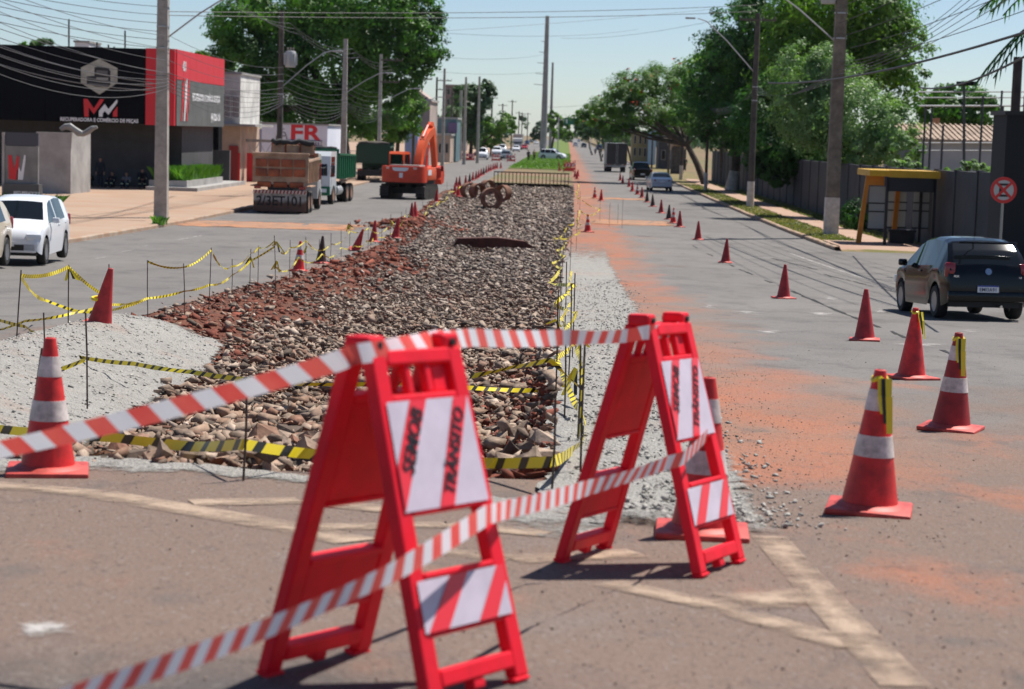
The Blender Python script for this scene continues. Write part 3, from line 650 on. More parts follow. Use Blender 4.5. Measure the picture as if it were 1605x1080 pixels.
# ------------------------------------------------------------ tapes
tape_red = leaf_mat('tape_red', (.80, .10, .085), (.86, .15, .12), 9, .3, (1, 1, 1)); tape_wht = leaf_mat('tape_white', (.78, .79, .83), (.84, .84, .87), 9, .3, (1, 1, 1))
def smooth_path(pts, n=10, sag=0.):
    P = [Vector(p) for p in pts]; out = []
    for i in range(len(P)-1):
        L = (P[i+1]-P[i]).length
        for k in range(n):
            t = k/n; q = P[i].lerp(P[i+1], t); q.z -= sag*L*4*t*(1-t); out.append(q)
    out.append(P[-1]); return out
def tape(name, label, pts, wid, mats, stripe, sag=.02, twist=0., n=14, group=None, roll0=.0, slant=1.):
    P = smooth_path(pts, n, sag); cum = [0]
    for i in range(1, len(P)): cum.append(cum[-1]+(P[i]-P[i-1]).length)
    tot = cum[-1]; X = [[p[i] for p in P] for i in range(3)]
    at = lambda s: Vector([float(np.interp(s, cum, X[i])) for i in range(3)])
    def edge(s, side):
        s = min(max(s, 0), tot); e = .01; d = (at(min(tot, s+e))-at(max(0, s-e))); d = d.normalized() if d.length > 1e-9 else Vector((1, 0, 0))
        u = Vector((0, 0, 1)); x = d.cross(u).normalized(); y = x.cross(d); a = roll0+twist*math.sin(s*1.9+roll0*3)+twist*.5*math.sin(s*5.3)
        return at(s)+(y*math.cos(a)+x*math.sin(a))*side*wid/2
    b = B(); s = 0; k = 0; sub = 3
    while s < tot:
        b.mi = k % 2 if mats is rw else int(k % 3 == 0)
        for j in range(sub):
            s0 = s+stripe*j/sub; s1 = s+stripe*(j+1)/sub; sh = slant*wid/2
            b.quad(edge(s0-sh, -1), edge(s1-sh, -1), edge(s1+sh, 1), edge(s0+sh, 1))
        s += stripe; k += 1
    o = b.build(name, mats, None, 180); return tag(o, label, 'tape', group)
rw = [tape_red, tape_wht]; yk = [ribbon_m, ribbon_k]
pA = A(0, 705, 6.15); pOff = pA+(A(0, 705, 6.15)-A(545, 560, 5.86))*.35
tape('barrier_tape', 'red and white striped tape strung along the tops of both barricades', [pOff, pA, A(300, 632, 6.0), A(530, 566, 5.85), A(552, 556, 5.80), A(640, 541, 6.05), A(688, 531, 6.28), A(740, 529, 6.7), A(880, 529, 7.5), A(985, 526, 8.15), A(1012, 521, 8.2), A(1062, 516, 8.6)], .062, rw, .075, .006, .35, slant=-.5)
tape('barrier_tape', 'red and white striped tape strung low from barricade leg to barricade leg', [A(-60, 1150, 3.9), A(130, 1085, 4.25), A(400, 992, 4.9), A(620, 895, 5.5), A(765, 806, 6.0), A(800, 797, 6.25), A(920, 765, 7.1), A(1045, 726, 7.92), A(1072, 718, 8.0), A(1108, 682, 8.5)], .060, rw, .055, .006, .25, slant=.6)
cone(pOff-Vector((.05, -.02, pOff.z-gz(pOff.y))), None, 'red cone holding the end of the upper barrier tape', 'r', True)
pq = A(-60, 1150, 3.9); cone(Vector((pq.x-.03, pq.y-.05, gz(pq.y))), None, 'red cone holding the end of the lower barrier tape', 'r', True)
# ------------------------------------------------------------ rebar stakes with yellow tape
def stake(px, py, top, lean=0., dz=0., group='rebar stakes round the trench'):
    p = G(px, py, dz); h = max(.3, A(px, top, p.y).z-p.z); b = B(); b.tube([(0, 0, -.15), (lean*h*.5+rnd.uniform(-.01, .01), 0, h*.5), (lean*h, 0, h)], .0075, 6)
    o = b.build('rebar_stake', steel, None, 60, p); tag(o, group[0], 'stake', group[1]); return p+Vector((lean*h, 0, h)), p
gl_ = ('thin rusty rebar stake with yellow tape along the left carriageway edge', 'stakes along the left edge'); gr_ = ('thin rusty rebar stake in the taped row along the gravel shoulder', 'stakes along the gravel shoulder'); gh_ = ('thin rusty rebar stake stuck in the pale gravel heap', 'stakes in the gravel heap'); gn_ = ('thin rusty rebar stake at the nose of the trench', 'stakes at the trench nose'); gf_ = ('thin rusty rebar stake beside the soil hump and pipes', 'stakes by the soil hump')
ST = {}
for k, (px, py, tp, ln, g) in enumerate(((24, 548, 423, .07, gl_), (107, 524, 415, 0, gl_), (170, 508, 414, 0, gl_), (232, 493, 408, -.02, gl_), (289, 488, 413, -.03, gl_), (327, 482, 388, .03, gl_), (363, 462, 406, 0, gl_), (391, 453, 390, .02, gl_), (404, 449, 385, 0, gl_), (432, 457, 369, -.04, gl_), (454, 434, 376, 0, gl_), (480, 428, 371, -.03, gl_), (500, 417, 375, 0, gl_), (518, 408, 365, 0, gl_), (535, 402, 361, -.03, gl_), (548, 396, 347, 0, gl_), (577, 389, 349, 0, gf_), (598, 378, 341, 0, gf_), (612, 372, 335, 0, gf_), (628, 365, 332, .02, gf_), (636, 352, 326, 0, gf_), (662, 337, 300, 0, gf_), (672, 330, 296, 0, gf_), (700, 316, 285, 0, gf_),
    (68, 570, 490, 0, gh_), (137, 612, 490, -.03, gh_), (50, 672, 545, .12, gh_),
    (380, 748, 600, .03, gn_), (864, 770, 615, .01, gn_), (910, 738, 540, 0, gr_), (905, 690, 536, 0, gr_), (885, 655, 520, -.02, gr_), (871, 622, 470, -.01, gr_), (897, 560, 428, 0, gr_), (891, 590, 445, 0, gr_), (884, 540, 410, 0, gr_), (876, 520, 420, 0, gr_), (880, 480, 385, 0, gr_), (872, 560, 455, 0, gr_), (893, 440, 372, 0, gr_), (903, 392, 330, 0, gr_),
    (955, 355, 318, 0, gr_), (968, 350, 320, 0, gr_), (975, 357, 312, 0, gr_), (940, 345, 310, 0, gr_), (908, 345, 300, 0, gr_), (906, 320, 285, 0, gr_), (905, 300, 272, 0, gr_))):
    ST[k] = stake(px, py, tp, ln, .02, g)
top = lambda k, f=1.: ST[k][1].lerp(ST[k][0], f)
def yt(label, pts, w_=.055, sag=.02, tw=.5, st=.045, sl=1., g=None): tape('caution_tape', label, pts, w_*.72, yk, st, sag, tw, 10, g, slant=sl)
yt('yellow and black tape crossing in a triangle between the first left stakes', [top(0, .93), top(1, .97), top(2, .45), top(2, .3)], .06, .015, .3)
yt('yellow and black tape running down from the first left stake to the leaning cone', [top(0, .92), A(70, 470, 26), A(120, 488, 26.5), A(160, 489, 27), top(3, .3)], .06, .01, .3)
yt('yellow tape running along the left stakes from the leaning cone', [A(-30, 525, 24), A(40, 503, 25), A(110, 492, 26), top(2, .33), top(3, .3), top(4, .42), top(5, .38), top(6, .55), top(7, .7), top(9, .8)], .05, .012, .6)
yt('yellow tape strung from the tops of the left stakes', [top(3, .98), top(4, .92), top(5, .96), top(6, .8), top(7, .9), top(8, .95), top(9, .9), top(10, .8), top(11, .9), top(13, .6), top(15, .7), top(16, .8), top(18, .6), top(20, .7)], .045, .03, .8)
yt('yellow tape sagging low through the leaning cones', [top(9, .45), A(468, 403, ST[10][1].y), A(505, 398, ST[12][1].y), top(14, .35), A(556, 385, ST[15][1].y), top(16, .3), A(586, 370, ST[17][1].y), top(19, .4)], .045, .03, .8)
yt('yellow tape lying across the gravel heap toward the rubble', [A(-30, 492, 23), A(40, 512, 22), A(90, 545, 20.5), A(137, 562, 19.4), A(210, 570, 18.9), A(300, 583, 18.2), A(400, 596, 17.7), A(470, 602, 17.5), A(640, 600, 17.6), A(740, 608, 18), A(870, 612, 18.6), A(910, 614, 18.8), A(945, 617, 19.0)], .06, .01, .5)
yt('yellow tape in a zigzag across the gravel heap', [A(-30, 606, 17), A(55, 592, 17.5), A(135, 563, 18.2), A(90, 582, 18), A(0, 566, 18.5), A(-40, 562, 18.6)], .05, .005, .4)
yt('broad yellow and black tape strung low across the trench nose', [A(-40, 668, 12.6), A(45, 677, 12.3), A(180, 686, 11.9), A(300, 700, 11.5), top(27, .35), A(470, 710, 11.2), A(640, 722, 11.1), A(770, 726, 11.15), top(28, .3), A(895, 708, 12.2), A(915, 690, 13.2), A(916, 655, 14.5)], .085, .004, .25, .09, 1.)
yt('yellow tape tied between stake tops at the trench nose', [A(735, 590, 15.2), A(800, 576, 15.6), A(862, 564, 16), A(880, 580, 16), A(912, 610, 15.6)], .06, .01, .7)
yt('yellow tape tangled up the taped stakes of the shoulder', [A(905, 640, 14.6), A(888, 600, 15.5), A(872, 560, 17), A(900, 540, 18.5), A(884, 520, 20), A(905, 490, 21.5), A(868, 477, 23), A(902, 446, 24), A(860, 443, 25.5), A(880, 420, 28), A(866, 412, 30), A(884, 400, 33), A(874, 392, 37), A(888, 380, 42)], .06, .01, 1.2)
yt('yellow tape hanging in loops on the taped stakes of the shoulder', [A(908, 690, 13.3), A(912, 600, 13.6), A(909, 560, 14), A(893, 520, 16), A(880, 500, 19), A(897, 470, 21), A(889, 455, 23), A(896, 425, 26)], .045, .005, 1.2)
yt('yellow tape sagging round the mound at the far shoulder end', [A(872, 380, 52), A(868, 372, 56), A(890, 352, 66), A(905, 345, 70), A(910, 362, 62), A(900, 368, 60), A(878, 374, 57)], .06, .02, .6)
yt('yellow tape trailing along the far trench stakes', [top(46, .9), A(903, 300, 100), A(908, 310, 92), top(44, .5), A(909, 330, 84), A(903, 345, 76), A(912, 352, 72)], .08, .02, 1.5)
yt('yellow tape between the cones and stakes near the pipes', [A(640, 350, 80), A(655, 342, 86), A(672, 322, 95), A(690, 315, 100), A(705, 300, 108), A(722, 292, 112)], .07, .03, 1.)
for k, (px, py, yy) in enumerate(((107, 418, 0), (392, 402, 0), (433, 378, 0), (433, 408, 0), (480, 385, 0), (870, 500, 22), (905, 520, 19), (900, 575, 16.5), (545, 352, 0), (612, 345, 0), (640, 335, 0))):
    yy = yy or [ST[i][1].y for i in (1, 7, 9, 9, 11, 0, 0, 0, 15, 18, 20)][k]; q = A(px, py, yy); b = B(); r = random.Random(k)
    for j in range(4):
        e = q+Vector((r.uniform(-.12, .16), r.uniform(-.05, .05), r.uniform(-.25, -.05))); b.mi = int(j == 3); b.quad(q, q+Vector((.03, 0, -.02)), e+Vector((.03, .01, 0)), e)
    tag(b.build('tape_scrap', yk), 'small loose scrap of yellow tape tied to a stake', 'tape scrap', 'tape scraps on the stakes')
# ------------------------------------------------------------ cars
def wheel_mesh(r, w, rim=rim_m, n=20):
    Mx = Matrix.Rotation(R(90), 4, 'Y')
    t = B(); t.lathe([(r*.62, -w/2), (r*.93, -w/2), (r, -w*.32), (r, w*.32), (r*.93, w/2), (r*.62, w/2)], n, Mx, True); tm = t.mesh('wheel', tyre_m, 40)
    q = B(); q.lathe([(r*.05, w*.36), (r*.16, w*.38), (r*.2, w*.3), (r*.18, -w*.3), (r*.05, -w*.3)], n, Mx); q.lathe([(r*.56, w*.44), (r*.64, w*.5), (r*.645, -w*.5), (r*.58, -w*.3)], n, Mx, False)
    for k in range(6):
        a = 2*PI*k/6; d = Vector((0, math.cos(a), math.sin(a))); q.bar(Vector((w*.34, 0, 0))+d*r*.12, Vector((w*.40, 0, 0))+d*r*.6, .05*r/.3, .03, (1, 0, 0))
    rm = q.mesh('rim', rim, 40)
    return tm, rm
WH = {}
def wheels(t, r, w, xs, ys, rim=rim_m, nm='wheel'):
    key = (r, w, rim.name)
    if key not in WH:
        tm, rm = wheel_mesh(r, w, rim); dk = B(); dk.lathe([(.001, 0), (r*.6, 0)], 14, Matrix.Rotation(R(90), 4, 'Y')); WH[key] = (tm, rm, dk.mesh('brake_disc', black_rub))
    for y in ys:
        for x in xs:
            o = bpy.data.objects.new(nm, WH[key][0]); C.objects.link(o); o.parent = t; o.location = (x, y, r)
            if x < 0: o.rotation_euler.z = PI
            for me in WH[key][1:]: u = bpy.data.objects.new(me.name.split('.')[0], me); C.objects.link(u); u.parent = o
def car(label, cat, loc, rz, paint, st, group=None, detail=1, name='parked_car'):
    L, W = st['L'], st['W']; hw = W/2; t = thing(name, label, cat, loc, rz, group)
    top = lerp_fn(st['top']); belt = st.get('belt', .92); wy = st['wy']; wr = st.get('wr', .31); zb = .22
    k = [p[0] for p in st['top']]; Y0, Y1 = k[0], k[-1]
    ys = set(round(v, 3) for v in np.linspace(Y0, Y1, 26)) | set(k) | set(st['pil'])
    for c in wy: ys |= set(round(c+(wr+.07)*math.sin(a), 3) for a in np.linspace(-PI/2, PI/2, 9))
    ys = sorted(ys); ys = [y for i, y in enumerate(ys) if i == 0 or y-ys[i-1] > .012 or y in k or y in st['pil']]
    bl = lerp_fn(st['beltl']) if 'beltl' in st else (lambda y: belt)
    rings = []
    for y in ys:
        u = (y-Y0)/(Y1-Y0); e = min(1, min(u, 1-u)*9)**.5; w = hw*(st.get('tip', .86)+(1-st.get('tip', .86))*e)
        z0 = zb+(.14*(1-e))
        for c in wy:
            if abs(y-c) < wr+.07: z0 = max(z0, wr+math.sqrt(max(0, (wr+.07)**2-(y-c)**2)))
        tp = top(y); be = min(bl(y), tp-.03)
        gh = max(0, tp-be); wr_ = w*(1-.25*min(1, gh/.5)) if gh > .06 else w*.93
        z1 = z0+(be-z0)*.45
        rings.append([(w*.965, z0), (w*1.0, z1), (w*.995, z0+(be-z0)*.8), (w*.955, be), (wr_, max(be+.01, tp-.055)), (wr_*.86, tp-.008), (wr_*.45, tp+.012), (0, tp+.018)])
    n = 8; vid = []; V = []
    for y, rg_ in zip(ys, rings):
        pts = [(-x, y, z) for x, z in rg_]+[(x, y, z) for x, z in reversed(rg_[:-1])]; vid.append(len(V)); V += pts
    m = 2*n-1; parts = {}
    ga, gb = st['cowl'], st['roof_f']; ra, rb = st['rear_b'], st['roof_r']     # windscreen y span (cowl>roof_f), rear glass span (rear_b<roof_r)
    for i in range(len(ys)-1):
        ym = (ys[i]+ys[i+1])/2
        for j in range(m-1):
            side = j if j < n-1 else m-2-j; p = 'body'
            if side == 3:
                for a, b_ in st['sidewin']:
                    if a < ym < b_: p = 'side_window_'+('a' if j < n-1 else 'b')+str(a)
            if side >= 5 and gb < ym < ga: p = 'windscreen'
            if side >= 5 and ra < ym < rb: p = 'rear_window'
            parts.setdefault(p, []).append((vid[i]+j, vid[i]+j+1, vid[i+1]+j+1, vid[i+1]+j))
    parts['body'].append(tuple(range(vid[0], vid[0]+m))[::-1]); parts['body'].append(tuple(range(vid[-1], vid[-1]+m)))
    for p, fs in parts.items():
        used = sorted(set(i for f in fs for i in f)); mp = {i: j for j, i in enumerate(used)}; b = B(); b.add([V[i] for i in used], [tuple(mp[i] for i in f) for f in fs])
        b.build('side_window' if p.startswith('side') else p, paint if p == 'body' else glass_m, t, 38)
    b = B(); b.box((0, (Y0+Y1)/2, .40), (W*.80, L*.9, .34)); b.build('underbody', black_rub, t)
    wheels(t, wr, .2, (-hw+.12, hw-.12), wy, st.get('rim', rim_m))
    for s in (-1, 1):
        if st.get('mirror', True):
            q = B(); q.box((s*(hw+.09), ga-.28, bl(ga-.3)+.06), (.17, .09, .13), bev=.03); q.build('mirror', paint if not st.get('dark_mirror') else black_rub, t, 40)
        zl = st.get('zl', .82); q = B(); q.box((s*hw*.74, Y1-.10, .66), (.34, .16, .15), Matrix.Rotation(-s*R(18), 3, 'Z'), bev=.03); q.build('headlight', lamp_clear, t, 40)
        q = B(); h_ = st.get('tlh', .26); q.box((s*hw*st.get('tlx', .84), Y0+.085, zl), (st.get('tlw', .2), .11, h_), Matrix.Rotation(s*R(16), 3, 'Z'), bev=.03); tl = q.build('tail_light', lamp_red, t, 40)
        if detail > 1:
            q = B(); q.box((s*hw*.83, Y0-.0, zl-.04), (.09, .03, .07), bev=.012); q.build('reversing_lamp', lamp_clear if st.get('clr') else lamp_red, tl, 40)
            q = B(); q.box((s*hw*.74, Y0+.01, .40), (.26, .03, .05), bev=.01); q.build('reflector', lamp_red, t, 40)
        for yh in st.get('handles', ()):
            q = B(); q.box((s*(hw-.008), yh, bl(yh)-.10), (.03, .17, .03), bev=.008); q.build('door_handle', paint, t, 40)
    q = B(); q.box((0, Y0+.03, .44), (W*.9, .10, .20), bev=.04); q.build('rear_bumper', paint, t, 40)
    q = B(); q.box((0, Y1-.05, .42), (W*.84, .10, .24), bev=.04); fb = q.build('front_bumper', paint, t, 40)
    q = B(); q.box((0, Y1-.005, .42), (W*.5, .03, .13), bev=.01); q.build('grille', black_rub, fb)
    q = B(); q.box((0, Y0-.028, st.get('zp', .62)), (.40, .012, .13)); pl = q.build('number_plate', plate_m, t)
    q = B(); q.box((0, Y1+.012, .50), (.40, .012, .11)); q.build('number_plate', plate_m, t)
    return t, pl
hatch = dict(L=3.85, W=1.66, top=[(-1.92, .80), (-1.89, .98), (-1.66, 1.26), (-1.42, 1.45), (-1.1, 1.505), (-.5, 1.53), (.1, 1.49), (.40, 1.41), (1.02, 1.02), (1.12, .99), (1.66, .88), (1.86, .72), (1.93, .56)],
    belt=.97, beltl=[(-2, 1.02), (-1.2, .99), (1.2, .93), (2, .8)], wy=(-1.22, 1.25), wr=.31, pil=[-1.18, -1.12, -.12, -.04, .9, -1.86, -1.46], cowl=1.02, roof_f=.42, rear_b=-1.86, roof_r=-1.46, sidewin=[(-1.12, -.12), (-.04, .9)], handles=(-.2, -1.0), zl=.92, tlh=.27, zp=.58)
sedan = dict(L=4.4, W=1.76, top=[(-2.2, .80), (-2.16, .95), (-1.62, 1.06), (-1.55, 1.07), (-.95, 1.38), (-.4, 1.47), (.2, 1.45), (.55, 1.38), (1.15, 1.0), (1.25, .97), (1.95, .82), (2.15, .66), (2.2, .55)],
    beltl=[(-2.3, 1.0), (1.3, .92), (2.2, .8)], wy=(-1.32, 1.36), wr=.32, pil=[-.15, -.07, 1.0, -1.5, -.97], cowl=1.15, roof_f=.55, rear_b=-1.5, roof_r=-.97, sidewin=[(-1.25, -.15), (-.07, 1.0)], handles=(-.2, -1.1), zl=.84, tlh=.16, tlw=.36, tlx=.74, zp=.75)
suv = dict(L=4.4, W=1.82, top=[(-2.2, .9), (-2.16, 1.1), (-1.98, 1.5), (-1.8, 1.66), (-.4, 1.72), (.3, 1.66), (.6, 1.55), (1.15, 1.12), (1.25, 1.08), (1.95, .96), (2.15, .76), (2.2, .6)],
    beltl=[(-2.3, 1.1), (1.3, 1.03), (2.2, .9)], wy=(-1.32, 1.36), wr=.35, pil=[-.15, -.07, 1.0, -1.05, -1.12, -2.12, -1.82], cowl=1.15, roof_f=.6, rear_b=-2.12, roof_r=-1.82, sidewin=[(-1.9, -1.12), (-1.05, -.15), (-.07, 1.0)], zl=1.0, tlh=.3)
pickup = dict(L=5.2, W=1.86, top=[(-2.6, 1.10), (-2.56, 1.12), (-.95, 1.12), (-.93, 1.14), (-.75, 1.68), (-.3, 1.78), (.55, 1.74), (.8, 1.62), (1.3, 1.2), (1.4, 1.16), (2.3, 1.06), (2.5, .85), (2.6, .65)],
    beltl=[(-2.7, 1.12), (2.6, 1.08)], wy=(-1.6, 1.62), wr=.38, pil=[0., .08, -.94, -.76], cowl=1.3, roof_f=.8, rear_b=-.94, roof_r=-.76, sidewin=[(-.75, 0.), (.08, 1.15)], zl=.98, tlh=.36, tlw=.16, tlx=.9, zp=.62)
van = dict(L=4.6, W=1.8, top=[(-2.3, 1.0), (-2.26, 1.7), (-2.1, 1.82), (.7, 1.85), (1.0, 1.74), (1.55, 1.18), (1.7, 1.12), (2.15, .95), (2.27, .75), (2.3, .6)], beltl=[(-2.4, 1.1), (2.3, 1.0)], wy=(-1.4, 1.42), wr=.33,
    pil=[.1, 1.2], cowl=1.55, roof_f=1.0, rear_b=-2.25, roof_r=-2.12, sidewin=[(.1, 1.2)], zl=1.1, tlh=.5, tlw=.1, tlx=.93)
def cpaint(n, c, metal=.0, r=.13): return mat('paint_'+n, c, r, metal=metal, spec=.4)
pk, pw, psil, pbeige, pgrey, pred, pblue = cpaint('black', (.003, .0032, .004)), cpaint('white', (.70, .72, .76)), cpaint('silver', (.56, .57, .61), 0), cpaint('beige', (.52, .45, .36)), cpaint('grey', (.09, .1, .11)), cpaint('red', (.35, .03, .03)), cpaint('blue', (.03, .06, .16))
def on(px, py, dz=0.): return G(px, py, dz)
# black hatchback
h2 = dict(hatch); h2['rim'] = rim_m
p0 = on(1530, 503); t, pl = car('shiny black hatchback driving away on the right lane beside the cones', 'car', p0+Vector((.02, 1.9, 0)), R(5), pk, h2, detail=2, name='hatchback_car')
t.location.z = gz(t.location.y); t.rotation_euler.x = -.045
text('plate_lettering', 'EMI3A91', .095, mat('plate_ink', (.05, .05, .09), .5), pl, frame((0, -1.957, .565), (1, 0, 0), (0, 0, 1)), bold=.001, sx=.95)
q = B(); q.box((0, -1.956, .632), (.40, .008, .024)); q.build('plate_band', plate_blue, pl)
q = B(); q.lathe([(.001, .0), (.055, .0), (.062, .006), (.062, .014), (.052, .016), (.05, .008), (.001, .008)], 24, Matrix.Translation((0, -1.915, .90)) @ Matrix.Rotation(R(78), 4, 'X')); bd = q.build('badge', mat('badge_blue', (.10, .17, .40), .3), t, 40)
q = B(); Mb = Matrix.Translation((0, -1.938, .905)) @ Matrix.Rotation(R(78), 4, 'X')
for a, c in (((-.03, .032), (-.014, .002)), ((-.014, .002), (0, .03)), ((0, .03), (.014, .002)), ((.014, .002), (.03, .032)), ((-.042, .012), (-.018, -.036)), ((-.018, -.036), (0, -.004)), ((0, -.004), (.018, -.036)), ((.018, -.036), (.042, .012))):
    q.bar(Mb @ Vector((*a, 0)), Mb @ Vector((*c, 0)), .009, .006, (0, -1, 0))
q.lathe([(.048, -.003), (.058, -.003), (.058, .003), (.048, .003)], 24, Mb, True); q.build('emblem', chrome, bd)
text('model_lettering', 'FOX', .05, chrome, t, frame((-.60, -1.93, .80), (1, 0, 0), (0, 0, 1)), bold=.002); text('model_lettering', '1.0', .045, chrome, t, frame((.60, -1.93, .80), (1, 0, 0), (0, 0, 1)), bold=.002)
q = B(); q.tube([(.05, -1.76, 1.12), (.25, -1.74, 1.10), (.42, -1.75, 1.09)], .012, 6); q.build('rear_wiper', black_rub, t); q = B(); q.tube([(0, -.9, 1.56), (0, -1.0, 1.66)], .006, 5); q.build('aerial', black_rub, t)
q = B(); q.box((0, -1.80, 1.43), (1.1, .10, .025), Matrix.Rotation(R(-12), 3, 'X'), bev=.008); q.build('spoiler', pk, t, 40)
q = B(); q.tube([(.25, -1.7, .27), (.25, -1.98, .26)], .025, 8); q.build('exhaust', chrome, t)
for py_, lab, st_, pnt, px_, rz in ((300, 'silver grey sedan driving away beside the verge', sedan, psil, 1035, R(3)), (283, 'black pickup truck with a closed tailgate behind the box truck', pickup, pk, 1005, R(3))):
    c_ = on(px_, py_); car(lab, 'car' if st_ is sedan else 'pickup', c_+Vector((0, st_['L']/2, 0)), rz, pnt, st_, name='sedan_car' if st_ is sedan else 'pickup_truck')
# cars parked on the left
p0 = on(45, 406); hw_ = dict(hatch); hw_['L'] = 4.0
t, _ = car('clean white hatchback parked facing the crossing at the kerb', 'car', G(62, 416)+Vector((-.78, 1.3, .02)), R(184), pw, hw_, name='hatchback_car'); t.scale = (1.06,)*3
t, _ = car('beige hatchback parked in front of the white one, cut by the frame', 'car', G(17, 421)+Vector((-.88, -1.3, .07)), R(183), pbeige, hw_, name='hatchback_car'); t.scale = (1.06,)*3
# oncoming traffic far along the left carriageway
for px_, py_, lab, st_, pnt, d_ in ((756, 250, 'white delivery van waiting beside the striped barricades', van, pw, 1), (779, 244, 'white pickup car with red front plate behind the van', suv, pw, 1), (787, 240, 'silver van queuing behind the white pickup car', van, psil, 1), (793, 251, 'dark sedan stopped at the far barricades', sedan, pgrey, 1), (809, 238, 'small white hatchback coming down the left carriageway', hatch, pw, 1), (822, 235, 'red sedan beside the white lorry', sedan, pred, 1), (840, 226, 'pale car far behind the lorry', sedan, psil, 1), (826, 227, 'dark blue car behind the red sedan', suv, pblue, 1), (832, 224, 'dark car at the end of the far queue', suv, pgrey, 1), (836, 223, 'small black car at the tail of the far queue', sedan, pk, 1),
    (902, 230, 'white car far ahead on the right carriageway', suv, pw, 0), (915, 232, 'dark car far ahead on the right carriageway', suv, pgrey, 0), (939, 236, 'dark pickup parked by the far verge', suv, pblue, 0), (893, 223, 'small black car farthest along the right carriageway', sedan, pk, 0), (907, 223, 'pale van farthest along the right carriageway', van, psil, 0), (682, 250, 'white car parked behind the dark pole on the left pavement', sedan, pw, 1)):
    c_ = on(px_, py_); car(lab, 'van' if st_ is van else 'car', c_, R(180) if d_ else 0, pnt, st_, name='distant_van' if st_ is van else 'distant_car')
# police car on the median
t, _ = car('white and black patrol car standing on the median grass', 'car', on(866, 250, .06), R(250), pw, suv, name='patrol_car'); q = B(); q.box((0, .1, 1.78), (1.1, .25, .12), bev=.03); q.build('light_bar', mat('lightbar', (.2, .3, .7), .2), t)
# ------------------------------------------------------------ trucks
def truck_wheels(t, r, ys, hw, dual=True, rim=dusty_rim):
    for y, d in ys:
        wheels(t, r, .28, (-hw+.14, hw-.14), (y,), rim)
        if d: wheels(t, r, .26, (-hw+.44, hw-.44), (y,), rim)
def cab(t, y0, y1, W, H, paint, base=.55, lower=None):
    prof = [(y0, base), (y1, base), (y1+.02, base+.9), (y1-.10, H-.25), (y1-.35, H), (y0, H)]
    b = B(); b.prism(prof, (0, 0, 0), (0, 1, 0), (0, 0, 1), W); c = b.build('cab', paint, t)
    b = B(); b.box((0, y1-.02, base+.18), (W+.03, .16, .5), bev=.05); b.build('bumper', lower or paint, t, 40)
    b = B(); zc = (base+.95+H-.3)/2; b.prism([(-W*.44, 0), (W*.44, 0), (W*.42, H-base-1.28), (-W*.42, H-base-1.28)], (0, y1+.022, base+1.0), (1, 0, 0), (0, -.14, 1), .02); b.build('windscreen', glass_m, c)
    for s in (-1, 1):
        b = B(); b.prism([(y0+.55, base+.95), (y1-.12, base+.95), (y1-.3, H-.28), (y0+.55, H-.28)], (s*(W/2+.008), 0, 0), (0, 1, 0), (0, 0, 1), .02); b.build('side_window', glass_m, c)
        b = B(); b.box((s*(W/2+.2), y1+.05, base+1.35), (.16, .08, .42), bev=.03); b.tube([(s*W/2, y1-.1, base+1.5), (s*(W/2+.2), y1+.02, base+1.5)], .02, 5); b.build('mirror', black_rub, t)
        b = B(); b.box((s*W*.36, y1+.07, base+.2), (.36, .03, .2), bev=.01); b.build('headlight', lamp_clear, t)
        b = B(); b.box((s*(W/2+.01), (y0+y1)/2+.1, base+.5), (.02, .9, .75)); b.build('door', paint, c)
    b = B(); b.box((0, y1+.025, base+.68), (W*.62, .04, .32), bev=.01); b.build('grille', black_rub, t)
    b = B(); b.box((0, y1+.07, base+.05), (.42, .012, .13)); b.build('number_plate', plate_m, t)
def dump_body(t, y0, y1, W, z0, H, paint, gate=True, ribs=7, dirty=None):
    b = B(); b.box((0, (y0+y1)/2, z0+.06), (W*.9, y1-y0, .12)); b.build('floor', paint, t)
    for s in (-1, 1):
        b = B(); b.prism([(y0, z0), (y1, z0), (y1, z0+H), (y0, z0+H*.93)], (s*(W/2-.04), 0, 0), (0, 1, 0), (0, 0, 1), .06); sd_ = b.build('side_panel', paint, t)
        for k in range(ribs):
            y = y0+.12+(y1-y0-.24)*k/(ribs-1); q = B(); q.bar((s*(W/2+.015), y, z0-.02), (s*(W/2+.015), y, z0+H*.92), .09, .08, (1, 0, 0)); q.build('rib', paint, sd_)
        q = B(); q.bar((s*(W/2+.01), y0, z0+H*.93), (s*(W/2+.01), y1, z0+H), .12, .1); q.build('top_rail', paint, sd_)
    b = B(); b.box((0, y1, z0+H*.55+.1), (W, .08, H*1.1+.1)); b.build('headboard', paint, t)
    b = B(); b.box((0, y1+.35, z0+H+.1), (W*.9, .7, .06)); b.build('canopy', paint, t)
    return
soil_load = mat('load_soil', (.10, .085, .07), .95, ns=1.5, na=.4, bump=.5, bs=6)
tarp_m = mat('folded_tarp', (.035, .033, .035), .8, ns=2, na=.4)
rust_o = mat('rusty_orange_paint', (.36, .085, .03), .6, ns=1.3, na=.45, bump=.1, bs=10); dust_b = mat('dusty_beige', (.42, .27, .18), .8, ns=1.5, na=.3)
